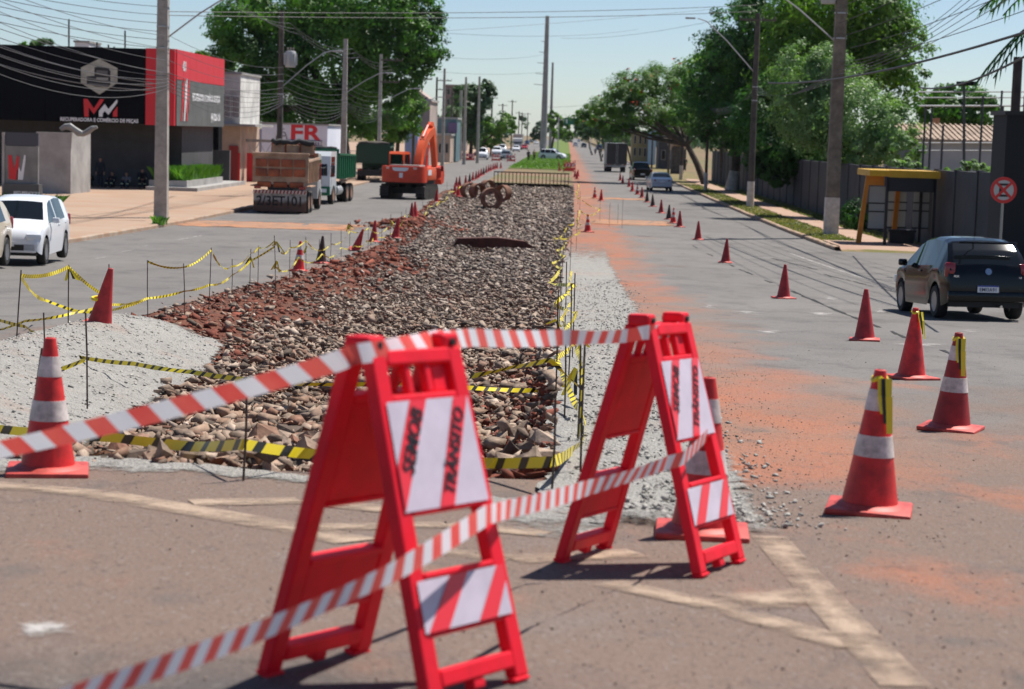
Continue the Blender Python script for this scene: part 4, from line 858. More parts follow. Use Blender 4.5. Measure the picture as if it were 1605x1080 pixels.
# orange dump truck, rear view
p0 = on(438, 335); t = thing('dump_truck', 'dusty orange dump truck seen from behind with a striped bumper and muddy flap', 'truck', (p0.x, p0.y, gz(p0.y)), R(1.5))
W = 2.5; yb = 0.
dump_body(t, .25, 5.4, W, 1.45, 1.1, dust_b, ribs=9)
b = B(); b.box((0, .18, 2.10), (W+.12, .10, 1.28)); tg = b.build('tailgate', dust_b, t)
for r_ in range(2):
    for c in range(4):
        q = B(); q.box((-W*.36+c*W*.24, .11, 1.92+r_*.45), (W*.215, .08, .36), bev=.035); q.build('panel', rust_o, tg, 40)
for s in (-1, 0, 1): q = B(); q.box((s*.76, .16, 1.36), (.66, .16, .26), Matrix.Rotation(R(15), 3, 'X'), bev=.05); q.build('lower_panel', rust_o, tg, 40)
q = B(); q.box((0, .17, 2.79), (W+.2, .2, .12), bev=.03); q.build('top_bar', dust_b, tg)
b = B(); b.box((0, 5.3, 2.95), (W*.86, .1, .62)); hb = b.build('headboard_extension', rust_o, t)
for k in range(3): q = B(); q.box((-.72+k*.72, 5.22, 2.95), (.62, .08, .48), bev=.03); q.build('panel', dust_b, hb, 40)
b = B(); r = random.Random(2); b.tube([(x, 5.1+r.uniform(-.08, .08), 3.32+r.uniform(-.06, .08)) for x in np.linspace(-1.0, 1.05, 12)], [.1+.06*r.random() for _ in range(12)], 8); b.build('rolled_tarp', tarp_m, t, 60)
b = B(); r = random.Random(4); N_ = 12
vs = [(-W*.46+W*.92*i/N_, .3+5*j/N_, 2.45+.25*math.sin(PI*i/N_)*math.sin(PI*j/N_)+.1*r.random()) for j in range(N_+1) for i in range(N_+1)]
b.add(vs, [(j*(N_+1)+i, j*(N_+1)+i+1, (j+1)*(N_+1)+i+1, (j+1)*(N_+1)+i) for j in range(N_) for i in range(N_)]); b.build('soil_load', soil_load, t)
b = B()
for s in (-1, 1): b.bar((s*.42, .2, .95), (s*.42, 7.3, .95), .12, .3)
b.box((0, .6, 1.2), (1.2, .8, .3)); b.build('chassis', black_rub, t)
cab(t, 5.75, 7.6, 2.4, 2.75, cpaint('truck_white', (.6, .6, .6)))
truck_wheels(t, .52, ((1.35, 1), (2.65, 1), (6.6, 0)), 1.25)
b = B(); b.box((0, -.02, 1.02), (W, .06, .16)); bp_ = b.build('striped_bumper', mat('bumper_white', (.62, .5, .45), .6), t)
for k in range(15): q = B(); x = -1.18+k*.165; q.prism([(x, .945), (x+.085, .945), (x+.125, 1.095), (x+.04, 1.095)], (0, -.052, 0), (1, 0, 0), (0, 0, 1), .012); q.build('stripe', lamp_red, bp_)
fl = B(); fl.box((0, .06, .52), (W*.99, .04, .84)); fo = fl.build('mud_flap', surf('muddy_flap', [(.42, .38, .35), ((.13, .06, .04), 1.4, .3, .6, .95, ('Z', -1.7, -2.5, .4)), ((.05, .03, .025), 3, .5, .7, .8)], bs=20, bump=.3), t)
text('painted_lettering', '2/3ET101', .62, mat('flap_ink', (.03, .022, .02), .8, ns=3, na=.4), fo, frame((0, .034, .58), (1, 0, 0), (0, 0, 1)), bold=.012, sx=.92)
for s in (-1, 1): q = B(); q.box((s*1.05, -.0, 1.22), (.32, .08, .14), bev=.02); q.build('tail_light', lamp_red, t); q = B(); q.box((s*1.28, 1.4, 1.28), (.3, 2.2, .05)); q.build('mudguard', dust_b, t)
# white and green dump truck facing the camera
green = cpaint('green', (.012, .13, .06), r=.45); dgreen = cpaint('dark_green', (.012, .05, .03), r=.5)
p0 = on(481, 320); t = thing('dump_truck', 'green dump truck with white cab facing the crossing, parked beside the orange one', 'truck', (p0.x, p0.y+.2, gz(p0.y)), R(180-4))
cab(t, -1.9, -.05, 2.4, 2.85, cpaint('truck_cab', (.62, .66, .68)), lower=green)
dump_body(t, -7.4, -2.3, 2.5, 1.35, 1.35, green, ribs=9); b = B(); b.box((0, -7.42, 2.0), (2.5, .08, 1.3)); b.build('tailgate', green, t)
b = B()
for s in (-1, 1): b.bar((s*.42, -.3, .95), (s*.42, -7.4, .95), .12, .3)
b.build('chassis', black_rub, t); truck_wheels(t, .52, ((-1.0, 0), (-5.2, 1), (-6.5, 1)), 1.25)
for s in (-1, 1): q = B(); q.box((s*1.15, -5.85, 1.2), (.4, 2.6, .06)); q.build('mudguard', dust_b, t); q = B(); q.tube([(s*.95, -2.5, .7), (s*.95, -3.9, .7)], .28, 12); q.build('fuel_tank', galv, t)
b = B(); b.tube([(x, -2.4, 2.98) for x in np.linspace(-1.1, 1.1, 8)], [.1, .14, .12, .16, .12, .15, .13, .1], 8); b.build('rolled_tarp', tarp_m, t, 60)
# dark green dump truck further on
p0 = on(584, 286); t = thing('dump_truck', 'dark green loaded dump truck parked behind the excavator', 'truck', (p0.x, p0.y, gz(p0.y)), R(2))
dump_body(t, 0, 5.4, 2.6, 1.5, 1.35, dgreen, ribs=8); b = B(); b.box((0, -.03, 2.25), (2.6, .1, 1.5)); tg = b.build('tailgate', dgreen, t)
for z in (1.7, 2.2, 2.7): q = B(); q.bar((-1.25, -.1, z), (1.25, -.1, z), .06, .1); q.build('rib', dgreen, tg)
b = B(); b.tube([(x, .8+.3*math.sin(x*3), 3.05) for x in np.linspace(-1.2, 1.2, 9)], [.1, .16, .2, .16, .22, .18, .2, .15, .1], 8); b.build('load', soil_load, t, 60)
cab(t, 5.8, 7.6, 2.45, 2.8, dgreen); b = B()
for s in (-1, 1): b.bar((s*.42, .1, .95), (s*.42, 7.4, .95), .12, .3)
b.box((0, .1, .75), (2.4, .06, .5)); b.build('chassis', black_rub, t); truck_wheels(t, .52, ((1.2, 1), (2.5, 1), (6.6, 0)), 1.28)
for s in (-1, 1): q = B(); q.box((s*1.0, -.1, 1.0), (.3, .05, .12)); q.build('tail_light', lamp_red, t)
# box truck on the right lane
p0 = on(966, 270); t = thing('box_truck', 'tall box truck with a dark rear door driving away', 'truck', (p0.x, p0.y, gz(p0.y)), R(2))
bxm = mat('box_dark', (.03, .027, .026), .6, ns=1, na=.2); b = B(); b.box((0, 2.7, 2.15), (2.4, 5.4, 2.5)); bx = b.build('cargo_box', mat('box_side', (.35, .36, .36), .6), t)
for s in (-1, 1): q = B(); q.box((s*.595, -.03, 2.15), (1.17, .05, 2.42)); dr = q.build('rear_door', bxm, bx); h_ = B(); h_.bar((s*.1, -.07, 1.0), (s*.1, -.07, 3.3), .03); h_.build('lock_bar', galv, dr)
b = B(); b.box((0, .05, .72), (2.3, .1, .14)); b.build('bumper', galv, t); b = B()
for s in (-1, 1): b.bar((s*.4, .1, .8), (s*.4, 7.2, .8), .1, .22)
b.build('chassis', black_rub, t); cab(t, 5.6, 7.3, 2.2, 2.3, cpaint('truck_white', (.6, .6, .6)), base=.45); truck_wheels(t, .42, ((1.1, 1), (6.3, 0)), 1.1)
for s in (-1, 1): q = B(); q.box((s*.95, -.02, .86), (.28, .05, .1)); q.build('tail_light', lamp_red, t)
# white lorry coming far down the left carriageway
p0 = on(811, 234); t = thing('cargo_lorry', 'white lorry with a tall trailer coming down the left carriageway', 'truck', (p0.x, p0.y, gz(p0.y)), R(180))
cab(t, -2.0, 0, 2.5, 3.0, cpaint('truck_white', (.6, .6, .6))); b = B(); b.box((0, -7.6, 2.6), (2.6, 11, 2.9)); b.build('trailer', cpaint('trailer_white', (.66, .66, .66)), t); truck_wheels(t, .52, ((-1.0, 0), (-4, 1), (-10, 1), (-11.3, 1)), 1.25)
b = B(); b.box((0, -1.5, 3.5), (2.4, .9, .9), bev=.1); b.build('wind_deflector', mat('deflector', (.35, .28, .26), .5), t)
# ------------------------------------------------------------ excavator
ora = mat('excavator_orange', (.72, .10, .025), .45, ns=1.5, na=.12, coat=.3); orad = mat('excavator_red', (.62, .055, .02), .45, ns=1.5, na=.15)
track_m = mat('track_steel', (.035, .03, .028), .7, ns=4, na=.4); 
p0 = on(637, 313); t = thing('excavator', 'orange crawler excavator standing on the left carriageway with its boom folded up', 'excavator', (p0.x, p0.y+2.2, gz(p0.y+2.2)), R(-10)); t.scale = (.93,)*3
for s in (-1, 1):
    b = B(); pr = [(-1.95, .45), (-1.8, .15), (-1.55, .02), (1.55, .02), (1.8, .15), (1.95, .45), (1.8, .78), (1.55, .92), (-1.55, .92), (-1.8, .78)]
    b.prism(pr, (s*1.2, 0, 0), (0, 1, 0), (0, 0, 1), .58); tr = b.build('track', track_m, t)
    for k in range(14):
        y = -1.5+3.0*k/13; q = B(); q.box((s*1.2, y, .945), (.60, .15, .05)); q.box((s*1.2, y, .0), (.60, .15, .04)); q.build('track_shoe', track_m, tr)
    for k in range(4): z = .25+k*.18; q = B(); q.box((s*1.2, -1.9-.05*math.sin(PI*(z-.1)/.8), z), (.60, .06, .12)); q.build('track_shoe', track_m, tr)
b = B(); b.box((0, 0, .55), (1.8, 1.6, .4)); b.lathe([(.7, .7), (.7, 1.0)], 24); b.build('undercarriage', black_rub, t)
b = B(); b.box((0, .2, 1.12), (2.5, 3.2, .25)); b.build('deck', black_rub, t)
arc = [(-1.42, 0), (-1.40, -.35), (-1.2, -.62), (-.8, -.78), (.8, -.78), (1.2, -.62), (1.40, -.35), (1.42, 0), (1.42, .5), (-1.42, .5)]
b = B(); b.prism(arc, (0, -1.5, 1.62), (1, 0, 0), (0, 1, 0), 1.02); cw = b.build('counterweight', orad, t, 40)
q = B(); q.prism([(-.55, .14), (.55, .14), (.5, -.02), (.35, -.10), (-.35, -.10), (-.5, -.02)], (-.05, -2.287, 1.92), (1, 0, 0), (0, 0, 1), .02); q.build('white_panel', mat('decal_white', (.72, .72, .76), .5), cw)
q = B(); q.prism([(-.12, .16), (.12, .16), (.12, -.16), (-.12, -.16)], (0, -2.287, 1.56), (1, 0, 0), (0, 0, 1), .02); q.build('decal', mat('decal_white', (.72, .72, .76), .5), cw)
for s in (-1, 1): q = B(); q.prism([(-.2, .07), (.2, .07), (.2, -.07), (-.2, -.07)], (s*1.0, -2.19, 2.02), (1, s*.45, 0), (0, 0, 1), .02); q.build('reflector', mat('decal_pale', (.7, .5, .45), .5), cw)
for s in (-1, 1): b = B(); b.box((s*.98, .3, 1.65), (.86, 2.6, .85), bev=.06); b.build('side_housing', ora, t, 40)
q = B(); q.box((1.42, -.3, 1.75), (.02, .9, .35)); q.build('decal', mat('decal_white', (.72, .72, .76), .5), t)
b = B(); b.box((0, -.6, 2.14), (2.0, 1.5, .16), bev=.05); b.build('engine_hood', mat('hood_grey', (.25, .22, .2), .6), t)
b = B(); b.prism([(-.2, 1.25), (1.5, 1.25), (1.6, 1.9), (1.35, 2.95), (1.1, 3.05), (-.15, 3.05), (-.3, 2.9)], (-.86, 0, 0), (0, 1, 0), (0, 0, 1), 1.0); cb = b.build('cab', ora, t)
q = B(); q.box((-.86, -.285, 2.52), (.82, .05, .72), bev=.02); q.build('rear_window', glass_m, cb)
for s in (-1, 1): q = B(); q.box((-.86+s*.505, .55, 2.5), (.02, 1.3, .75)); q.build('side_window', glass_m, cb)
# boom rises forward and folds; seen from behind it climbs up and to the right
def beam(nm, pts, wd, hs, mt):
    b = B()
    for i, (y, z) in enumerate(pts):
        d = Vector((0, pts[min(i+1, len(pts)-1)][0]-pts[max(i-1, 0)][0], pts[min(i+1, len(pts)-1)][1]-pts[max(i-1, 0)][1])).normalized(); nn = Vector((0, -d.z, d.y))
        for sx, sn in ((-1, -1), (1, -1), (1, 1), (-1, 1)): b.v.append(tuple(Vector((.28+sx*wd/2, y, z))+nn*sn*hs[i]/2))
    for i in range(len(pts)-1):
        for k in range(4): b.f.append((i*4+k, i*4+(k+1) % 4, (i+1)*4+(k+1) % 4, (i+1)*4+k)); b.m.append(0)
    b.f.append((3, 2, 1, 0)); b.m.append(0); e = (len(pts)-1)*4; b.f.append((e, e+1, e+2, e+3)); b.m.append(0)
    return b.build(nm, mt, t, 30)
beam('boom', [(.9, 1.8), (1.35, 2.7), (2.0, 3.5), (3.1, 4.15), (4.4, 4.5)], .46, [.45, .65, .75, .6, .45], ora)
beam('stick', [(4.1, 4.95), (4.75, 4.3), (5.3, 3.0), (5.6, 2.0)], .36, [.35, .6, .48, .32], ora)
for x in (-.12, .68): q = B(); q.tube([(x, 1.5, 1.8), (x, 1.9, 2.8)], .09, 8); q.tube([(x, 1.9, 2.8), (x, 2.3, 3.5)], .055, 8); q.build('boom_cylinder', orad, t, 40)
q = B(); q.tube([(.28, 2.1, 4.05), (.28, 3.4, 4.8)], .09, 8); q.tube([(.28, 3.4, 4.8), (.28, 4.1, 4.98)], .05, 8); q.build('stick_cylinder', orad, t, 40)
q = B(); q.prism([(.0, 0), (.75, .15), (.95, -.5), (.75, -1.0), (.2, -1.1), (-.25, -.75), (-.1, -.6)], (.28, 5.3, 1.95), (0, 1, 0), (0, 0, 1), 1.1); q.build('bucket', orad, t)
b = B(); r = random.Random(8)
for k in range(6):
    x = .1+.07*k; b.tube([(x, 1.2, 2.3), (x+r.uniform(-.1, .1), 1.4, 3.1), (x+r.uniform(-.1, .1), 1.9, 3.9), (x, 2.6, 4.3)], .03, 5)
b.build('hydraulic_hoses', mat('hose_dust', (.4, .07, .03), .7), t)
q = B(); q.tube([(1.4, 1.3, 2.0), (1.75, 1.5, 2.1)], .02, 5); q.box((1.8, 1.5, 2.0), (.16, .08, .36), bev=.03); q.build('mirror', black_rub, t)
for p_, h_ in (((.5, -1.2), .3),): q = B(); q.tube([(-.4, -.5, 2.1), (-.4, -.5, 2.45)], .07, 8); q.build('exhaust', black_rub, t)
# ------------------------------------------------------------ poles and wires
pole_g = {}
def concrete_pole(px, y, x, H, label, mt=concrete, r=(.19, .11), square=False, lamp=None, arms=(), base=None, trafo=False, dz=.13, group=None, lean=0.):
    t = thing('utility_pole', label, 'pole', (x, y, gz(y)+dz), 0, group); b = B()
    if square: b.prism([(-r[0], 0), (r[0], 0), (r[1]+lean*H, H), (-r[1]+lean*H, H)], (0, 0, -.2), (1, 0, 0), (0, 0, 1), r[0]*1.5)
    else: b.tube([(0, 0, -.2), (lean*H, 0, H)], [r[0], r[1]], 10)
    b.build('shaft', mt, t, 40)
    if base: q = B(); q.tube([(0, 0, 0), (lean*base, 0, base)], [r[0]*1.06+.01, r[0]*1.02+.01], 10) if not square else q.prism([(-r[0]*1.04, .0), (r[0]*1.04, 0), (r[0]*1.02, base), (-r[0]*1.02, base)], (0, 0, 0), (1, 0, 0), (0, 0, 1), r[0]*1.6); q.build('painted_base', pole_paint, t, 40)
    for z, ln, s in arms:
        q = B(); q.bar((min(0, s*ln) if s else -ln/2, -.1, z), (max(0, s*ln) if s else ln/2, -.1, z), .09, .11); am = q.build('crossarm', mat('arm_wood', (.11, .09, .075), .85), t)
        for k in range(4):
            xx = (s*ln*(k+1)/4) if s else (-ln/2+ln*k/3*.96+.02); q = B(); q.lathe([(.02, 0), (.05, .04), (.03, .07), (.05, .1), (.03, .15)], 8, Matrix.Translation((xx, -.1, z+.05))); q.build('insulator', mat('porcelain', (.2, .17, .15), .3), am)
    for z in (H*.55, H*.62): q = B(); rr2 = (r[0]+(r[1]-r[0])*z/H)+.012; q.tube([(lean*z, 0, z), (lean*z, 0, z+.06)], rr2 if not square else rr2*1.15, 10); q.build('clamp_band', galv, t)
    if lamp:
        z, dx, dy, up_ = lamp; q = B(); pts = [(0, 0, z), (dx*.5, dy*.5, z+up_*.6), (dx*.85, dy*.85, z+up_*.95), (dx, dy, z+up_)]; q.tube(pts, .035, 6); am = q.build('lamp_arm', galv, t, 40)
        q = B(); q.box((dx*1.12, dy*1.12, z+up_), (.6 if abs(dx) > abs(dy) else .24, .24 if abs(dx) > abs(dy) else .6, .1), bev=.03); q.build('lamp_head', mat('lamp_grey', (.35, .36, .37), .5), am, 40)
    if trafo:
        z = trafo[1]; sx = trafo[0]; q = B(); q.lathe([(.28, 0), (.31, .04), (.31, .85), (.27, .92), (.02, .95)], 18, Matrix.Translation((sx*.55, -.05, z))); tr = q.build('transformer', mat('transformer_grey', (.42, .43, .44), .5), t, 40)
        for k in range(3): q = B(); q.lathe([(.03, 0), (.06, .05), (.03, .1), (.06, .15), (.03, .2)], 8, Matrix.Translation((sx*.55-.16+.16*k, -.05, z+.93))); q.build('bushing', mat('porcelain', (.2, .17, .15), .3), tr)
        for k in range(8): a = 2*PI*k/8; q = B(); q.box((sx*.55+.34*math.cos(a), -.05+.34*math.sin(a), z+.45), (.1, .03, .65), Matrix.Rotation(a, 3, 'Z')); q.build('cooling_fin', mat('transformer_grey', (.42, .43, .44), .5), tr)
    return t
XPL = -16.6
LPY = [81.5, 115, 148, 176, 210, 245, 278]
lab = ['square grey concrete pole with street lamp standing at the driveway of the black shop', 'dark pole carrying a transformer in front of the white sign wall', 'tapered pale concrete pole beside the white sign wall', 'pale pole with two crossarms beside the big tree', 'dark pole with a crossarm at the edge of the big tree', 'thin dark pole with stacked insulators before the pink building', 'black pole at the far pavement beside the parked white car']
for i, y in enumerate(LPY):
    concrete_pole(0, y, XPL if i < 4 else XPL+.4, (12.5, 10.6, 10.8, 10.6, 10.4, 10.6, 9.5)[i], lab[i], (concrete, dark_conc, concrete, concrete, dark_conc, dark_conc, dark_conc)[i], ((.27, .19), (.19, .14), (.24, .14), (.2, .13), (.18, .12), (.17, .12), (.2, .13))[i], i in (0, 2), lamp={0: (7.2, 3.0, -.2, 1.9), 1: (6.2, 2.9, 0, 2.2), 2: (6.6, 2.9, 0, 1.6), 3: (6.2, 2.9, 0, 1.5), 4: (6, 2.5, 0, 1.6), 5: (6, -2, 0, -1.2)}.get(i), arms={3: ((10.1, 1.9, 1), (8.2, 1.6, 1)), 4: ((9.4, 1.8, 1),), 5: ((10.2, 1.8, 1), (9.1, 1.6, 1))}.get(i, ()), trafo=(1, 7.4) if i == 1 else False)
fl_ = [(693, 262, 11.3, 12), (727, 258, 11, 14), (748, 256, 11.5, 13), (769, 245, 10.5, 10), (786, 238, 10.5, 9), (801, 236, 12, 8), (812, 233, 10, 8), (817, 232, 10, 7), (826, 229, 11, 7)]
for i, (px, py, H, w_) in enumerate(fl_):
    g = G(px, py); concrete_pole(0, g.y, g.x, H, 'tall thin pole in the far row along the left pavement', concrete if i < 3 else dark_conc, (.24 if i < 3 else .17, .14), arms=((H-.4, 2, 0),) if i > 2 else (), group='poles in the far left row')
g = G(720, 252); tag(g and concrete_pole(0, g.y, g.x, 10, 'thick grey pole beside the dark pole and the barricades', concrete, (.3, .2)))
# right side
rp = [(85, 11.3, 15, 'thick pole with white painted base and small transformer beside the bus shelter'), (121, 11.15, 11.6, 'slim dark pole with white painted base and a long lamp arm'), (158, 11.0, 8.5, 'slim dark pole with crossarm under the trees'), (196, 11.2, 9.5, 'pole with white painted base under the red-flowered tree'), (215, 10.9, 9, 'thin dark pole at the verge beyond the red-flowered tree'), (260, 11, 9, 'far dark pole on the right verge')]
for i, (y, x, H, lb) in enumerate(rp):
    concrete_pole(0, y, x, H, lb, (mat('pole_brown', (.2, .165, .13), .85, ns=2, na=.35), dark_conc, dark_conc, dark_conc, dark_conc, dark_conc)[i], ((.29, .2), (.21, .15), (.13, .1), (.17, .12), (.13, .1), (.13, .1))[i], i == 0, lamp={0: (8.0, -3.5, 0, 2.4), 1: (8.0, -3.6, 0, 3.2)}.get(i), arms={1: ((11.2, 2.2, 0),), 2: ((8.2, 2.3, 0),)}.get(i, ()), base={0: 1.6, 1: 1.55, 2: 1.4, 3: 1.4}.get(i), trafo=(-1, 9.7) if i == 0 else False)
g = A(1490, 262, 62); concrete_pole(0, 66, 14.6, 6.7, 'dark wooden pole rising behind the grey wall by the sports court', mat('wood_pole', (.07, .05, .045), .9, ns=2, na=.3), (.17, .15))
# tall transmission poles on the median
for px, py, tp, w_, lb in ((851, 250, 25, .62, 'very tall grey transmission pole on the median beside the patrol car'), (862, 240, 98, .42, 'second tall transmission pole behind the first one')):
    g = G(px, py); H = A(px+6, tp, g.y).z-g.z; tpole = concrete_pole(0, g.y, g.x, H, lb, mat('pole_grey_steel', (.3, .29, .29), .7, ns=.7, na=.15), (w_, w_*.55), dz=0)
    for k_ in range(5 if tp == 25 else 0): q = B(); z_ = H*(.82-.075*k_); q.tube([(-.3, 0, z_), (-.9-.25*k_, 0, z_+.12)], .06, 6); q.build('line_bracket', galv, tpole)
def wire(label, pts, r=.013, sag=.5, n=16, mt=wire_m, group=None, nm='overhead_cable'):
    P = []
    for i in range(len(pts)-1):
        a, c = Vector(pts[i]), Vector(pts[i+1]); sg = sag*((c-a).length/35)**1.2
        for k in range(n): u = k/n; q = a.lerp(c, u); q.z -= sg*4*u*(1-u); P.append(q)
    P.append(Vector(pts[-1])); b = B(); b.tube(P, r, 4); return tag(b.build(nm, mt, None), label, 'cable', group)
def pz(y, h): return gz(y)+.13+h
LY = [44]+LPY[:5]
for k, h in enumerate((9.9, 9.6, 9.3)): wire('upper grey power cable sagging between the left poles', [(XPL+.9, 40, pz(40, 10.5)), (XPL+.8+.1*k, 81.5, pz(81.5, 10.0+.3*k))]+[(XPL+.5+.25*k, y, pz(y, h)) for y in LPY[1:5]], .013, .55, mt=wire_g, group='upper cables on the left poles')
for k, h in enumerate((7.4, 7.2, 7.0, 6.8)): wire('middle grey cable sagging between the left poles', [(XPL+.2, 44, pz(44, h+.3)), (XPL+.3, 81.5, pz(81.5, h-.3*k))]+[(XPL+.25, y, pz(y, h-.18*k)) for y in LPY[1:4]], .010, .45, mt=wire_g, group='middle cables on the left poles')
for k in range(6): wire('low grey telephone cable drooping between the left poles', [(XPL-.1+.1*k, 44, pz(44, 6.7-.12*k)), (XPL+.25, 81.5, pz(81.5, 5.9-.12*k))]+[(XPL+.25, y, pz(y, 5.9-.1*k)) for y in LPY[1:6]], .011, .3+.16*k, mt=wire_g, group='low cables on the left poles')
for k in range(5): wire('dark cable drooping between the right poles', [(11.3+.1*k, 48, pz(48, 7.6+.5*k)), (11.3, 85, pz(85, 6.6+.18*k)), (11.15, 121, pz(121, 6.8+.15*k)), (11, 158, pz(158, 6.5)), (11.2, 196, pz(196, 6.4))], .012, .35+.16*k, mt=wire_g if k < 3 else wire_m, group='low cables on the right poles')
for k in range(9): wire('thin dark cable climbing from the shelter pole over the street', [(11.3-.3*k+.8, 85, pz(85, 7.4+.5*k)), (14.5-.5*k, 46, pz(46, 8.3+.55*k))], .014, .25, group='upper cables from the shelter pole')
for a, c, h in (((1205, 130, 85), (1640, 40, 40), .035), ((1440, 137, 72), (1640, 70, 34), .03)): wire('thick black cable crossing in front of the sky by the sports court', [A(*a), A(*c)], h*.9, .25, group='thick black cables')
for px0, py0, y0, px1, py1, y1 in ((262, 18, 81.5, 1185, 8, 121), (262, 24, 81.5, 1185, 18, 121), (700, 48, 210, 1120, 14, 230), (700, 52, 210, 1000, 46, 330), (640, 84, 212, 850, 86, 330), (660, 110, 245, 850, 113, 330), (855, 168, 330, 1000, 152, 260), (880, 60, 310, 1130, 30, 200)):
    wire('thin power line spanning across the avenue against the sky', [A(px0, py0, y0), A(px1, py1, y1)], .016, .15, group='lines across the avenue')
for k in range(6): wire('thin power line passing over the black shop', [A(-20, -30+12*k, 60), A(248, 10+13*k, 81.5)], .011, .2, group='lines over the black shop')
for k in range(3): wire('service cable crossing the shop sign', [A(-20, 62+16*k, 100), A(240, 130+6*k, 82)], .02, .5, mt=wire_g, group='service cables before the shop sign')
for k in range(4): wire('service cable from pole to the white house', [A(255, 118+6*k, 82), A(345, 150+5*k, 112)], .012, .3, mt=wire_g, group='service cables by the white house')
# ------------------------------------------------------------ buildings
def mbox(t, nm, x0, x1, y0, y1, z0, z1, mt, bev=0): b = B(); b.box(((x0+x1)/2, (y0+y1)/2, (z0+z1)/2), (x1-x0, y1-y0, z1-z0), bev=bev); return b.build(nm, mt, t)
black_clad = mat('black_cladding', (.006, .007, .010), .9, ns=1, na=.15, spec=.08); wall_grey = mat('dark_grey_wall', (.06, .06, .065), .8, ns=1.2, na=.15); red_clad = mat('red_cladding', (.62, .012, .025), .45); grey_clad = mat('grey_cladding', (.11, .115, .11), .5, ns=.8, na=.2); pale_conc = mat('pale_render', (.34, .33, .32), .9, ns=.8, na=.2)
z0 = gz(120)+.1; zs = z0+3.95; zt = z0+8.45; XC = -23.7
t = thing('auto_parts_shop', 'black shop with red corner, truck emblem and red and white MM lettering', 'shop', (0, 0, 0))
mbox(t, 'wall', -44, XC-1.6, 123.5, 137, z0, zs, wall_grey); mbox(t, 'side_wall', XC-1.6, XC-.6, 125.5, 136.6, z0, zs, wall_grey)
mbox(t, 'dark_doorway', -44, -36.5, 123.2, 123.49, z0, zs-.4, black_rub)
sg = mbox(t, 'front_fascia', -60, XC-1.75, 120, 137, zs, zt, black_clad)
for k in range(8):
    x = -37.5+k*1.5; mbox(sg, 'panel', x+.01, x+1.49, 119.95, 119.998, zs+.02, zt-.02, black_clad)
rc = mbox(t, 'red_corner', XC-1.74, XC, 119.9, 137, zs-.05, zt+.03, red_clad)
for k in range(8):
    y = 120.3+k*2.08; mbox(rc, 'red_panel', XC+.005, XC+.06, y, y+2.05, zt-1.75, zt+.02, red_clad); mbox(rc, 'grey_panel', XC+.005, XC+.07, y, y+2.05, zs-.05, zt-1.79, grey_clad)
mbox(t, 'end_pillar', XC-1.2, XC-.3, 137.02, 138.5, z0, zs+3.0, black_clad); mbox(t, 'low_wall', XC-1.6, XC+.5, 136.9, 137.4, z0, z0+2.3, wall_grey)
wht_l = mat('sign_white', (.74, .75, .77), .5); red_l = mat('sign_red', (.62, .02, .03), .5)
yf = 119.9; fz = A(155, 188, yf); sc = yf/F
def px_poly(nm, pts, mt, yy, th=.03):
    P = [A(x, y, yy) for x, y in pts]; o = P[0]; b = B(); b.prism([(p.x-o.x, p.z-o.z) for p in P], o, (1, 0, 0), (0, 0, 1), th); return b.build(nm, mt, sg)
ck = lambda x, y: (x, y)
px_poly('letter_m', [(132, 183), (131, 155), (137, 155), (147, 170), (157, 155), (163, 156), (160, 161), (147, 179), (139, 168), (139, 183)], red_l, yf)
px_poly('letter_m', [(155, 183), (155, 174), (164, 163), (170, 171), (183, 156), (184, 157), (184, 161), (170, 180), (164, 174), (161, 178), (161, 183)], wht_l, yf-.03)
px_poly('letter_m', [(177, 183), (177, 176), (184, 167), (184, 183)], red_l, yf)
hx = px_poly('emblem_plate', [(127, 106), (156, 92), (184, 107), (184, 130), (156, 148), (127, 130)], mat('emblem_grey', (.42, .42, .36), .6, ns=2, na=.2), yf)
for nm, pts, mt in (('truck_shape', [(148, 106), (152, 105), (170, 107), (173, 112), (173, 133), (168, 137), (150, 136), (136, 131), (136, 120), (148, 119)], mat('emblem_dark', (.02, .02, .022), .6)), ('truck_window', [(151, 110), (169, 111), (168, 117), (151, 116)], mat('emblem_mid', (.12, .12, .12), .6)), ('truck_grille', [(151, 121), (170, 122), (169, 126), (151, 125)], mat('emblem_light', (.28, .28, .26), .6)), ('truck_bumper', [(140, 130), (170, 133), (169, 135), (140, 132)], mat('emblem_mid', (.12, .12, .12), .6))): px_poly(nm, pts, mt, yf-.03 if nm == 'truck_shape' else yf-.06)
ta, tb = A(89, 186, yf-.02), A(222, 191, yf-.02)
text('sign_lettering', 'RECUPERADORA E COMÉRCIO DE PEÇAS', .30, wht_l, sg, frame((ta+tb)/2, (1, 0, 0), (0, 0, 1)), bold=.012, sx=(tb.x-ta.x)/6.05)
Ms = lambda y, z: frame((XC+.085, y, z), (0, 1, 0), (0, 0, 1))
for k, (yy, mt) in enumerate(((121.6, red_l), (122.5, wht_l), (123.2, red_l))):
    q = B(); q.prism([(0, 0), (.3, 0), (.55, 1.5), (.75, .5), (.95, 2.6), (.7, 2.6), (.6, 1.9), (.45, 2.4), (.3, 2.4), (.2, 1.2)], (XC+.09, yy, zs+.25), (0, 1, 0), (0, 0, 1), .03); q.build('letter_m', mt, rc)
text('side_lettering', 'RECUPERADORA E COMÉRCIO DE PEÇAS', .62, wht_l, rc, Ms(130.2, zs+1.75), bold=.03, sx=.86); text('side_lettering', '(44) 3225-1120', .62, wht_l, rc, Ms(133.6, zs+.55), bold=.03, sx=.9); text('house_number', '431', .8, wht_l, rc, Ms(122.6, zt-.95), bold=.03)
pt = thing('planter', 'long raised concrete planter with leafy green border beside the black shop', 'planter', (0, 0, 0))
px0 = XC-1.4; mbox(pt, 'planter_wall', px0, XC+.9, 119.5, 132, z0, z0+.62, pale_conc); mbox(pt, 'step', px0, XC+1.7, 118.6, 136.5, z0, z0+.24, pale_conc)
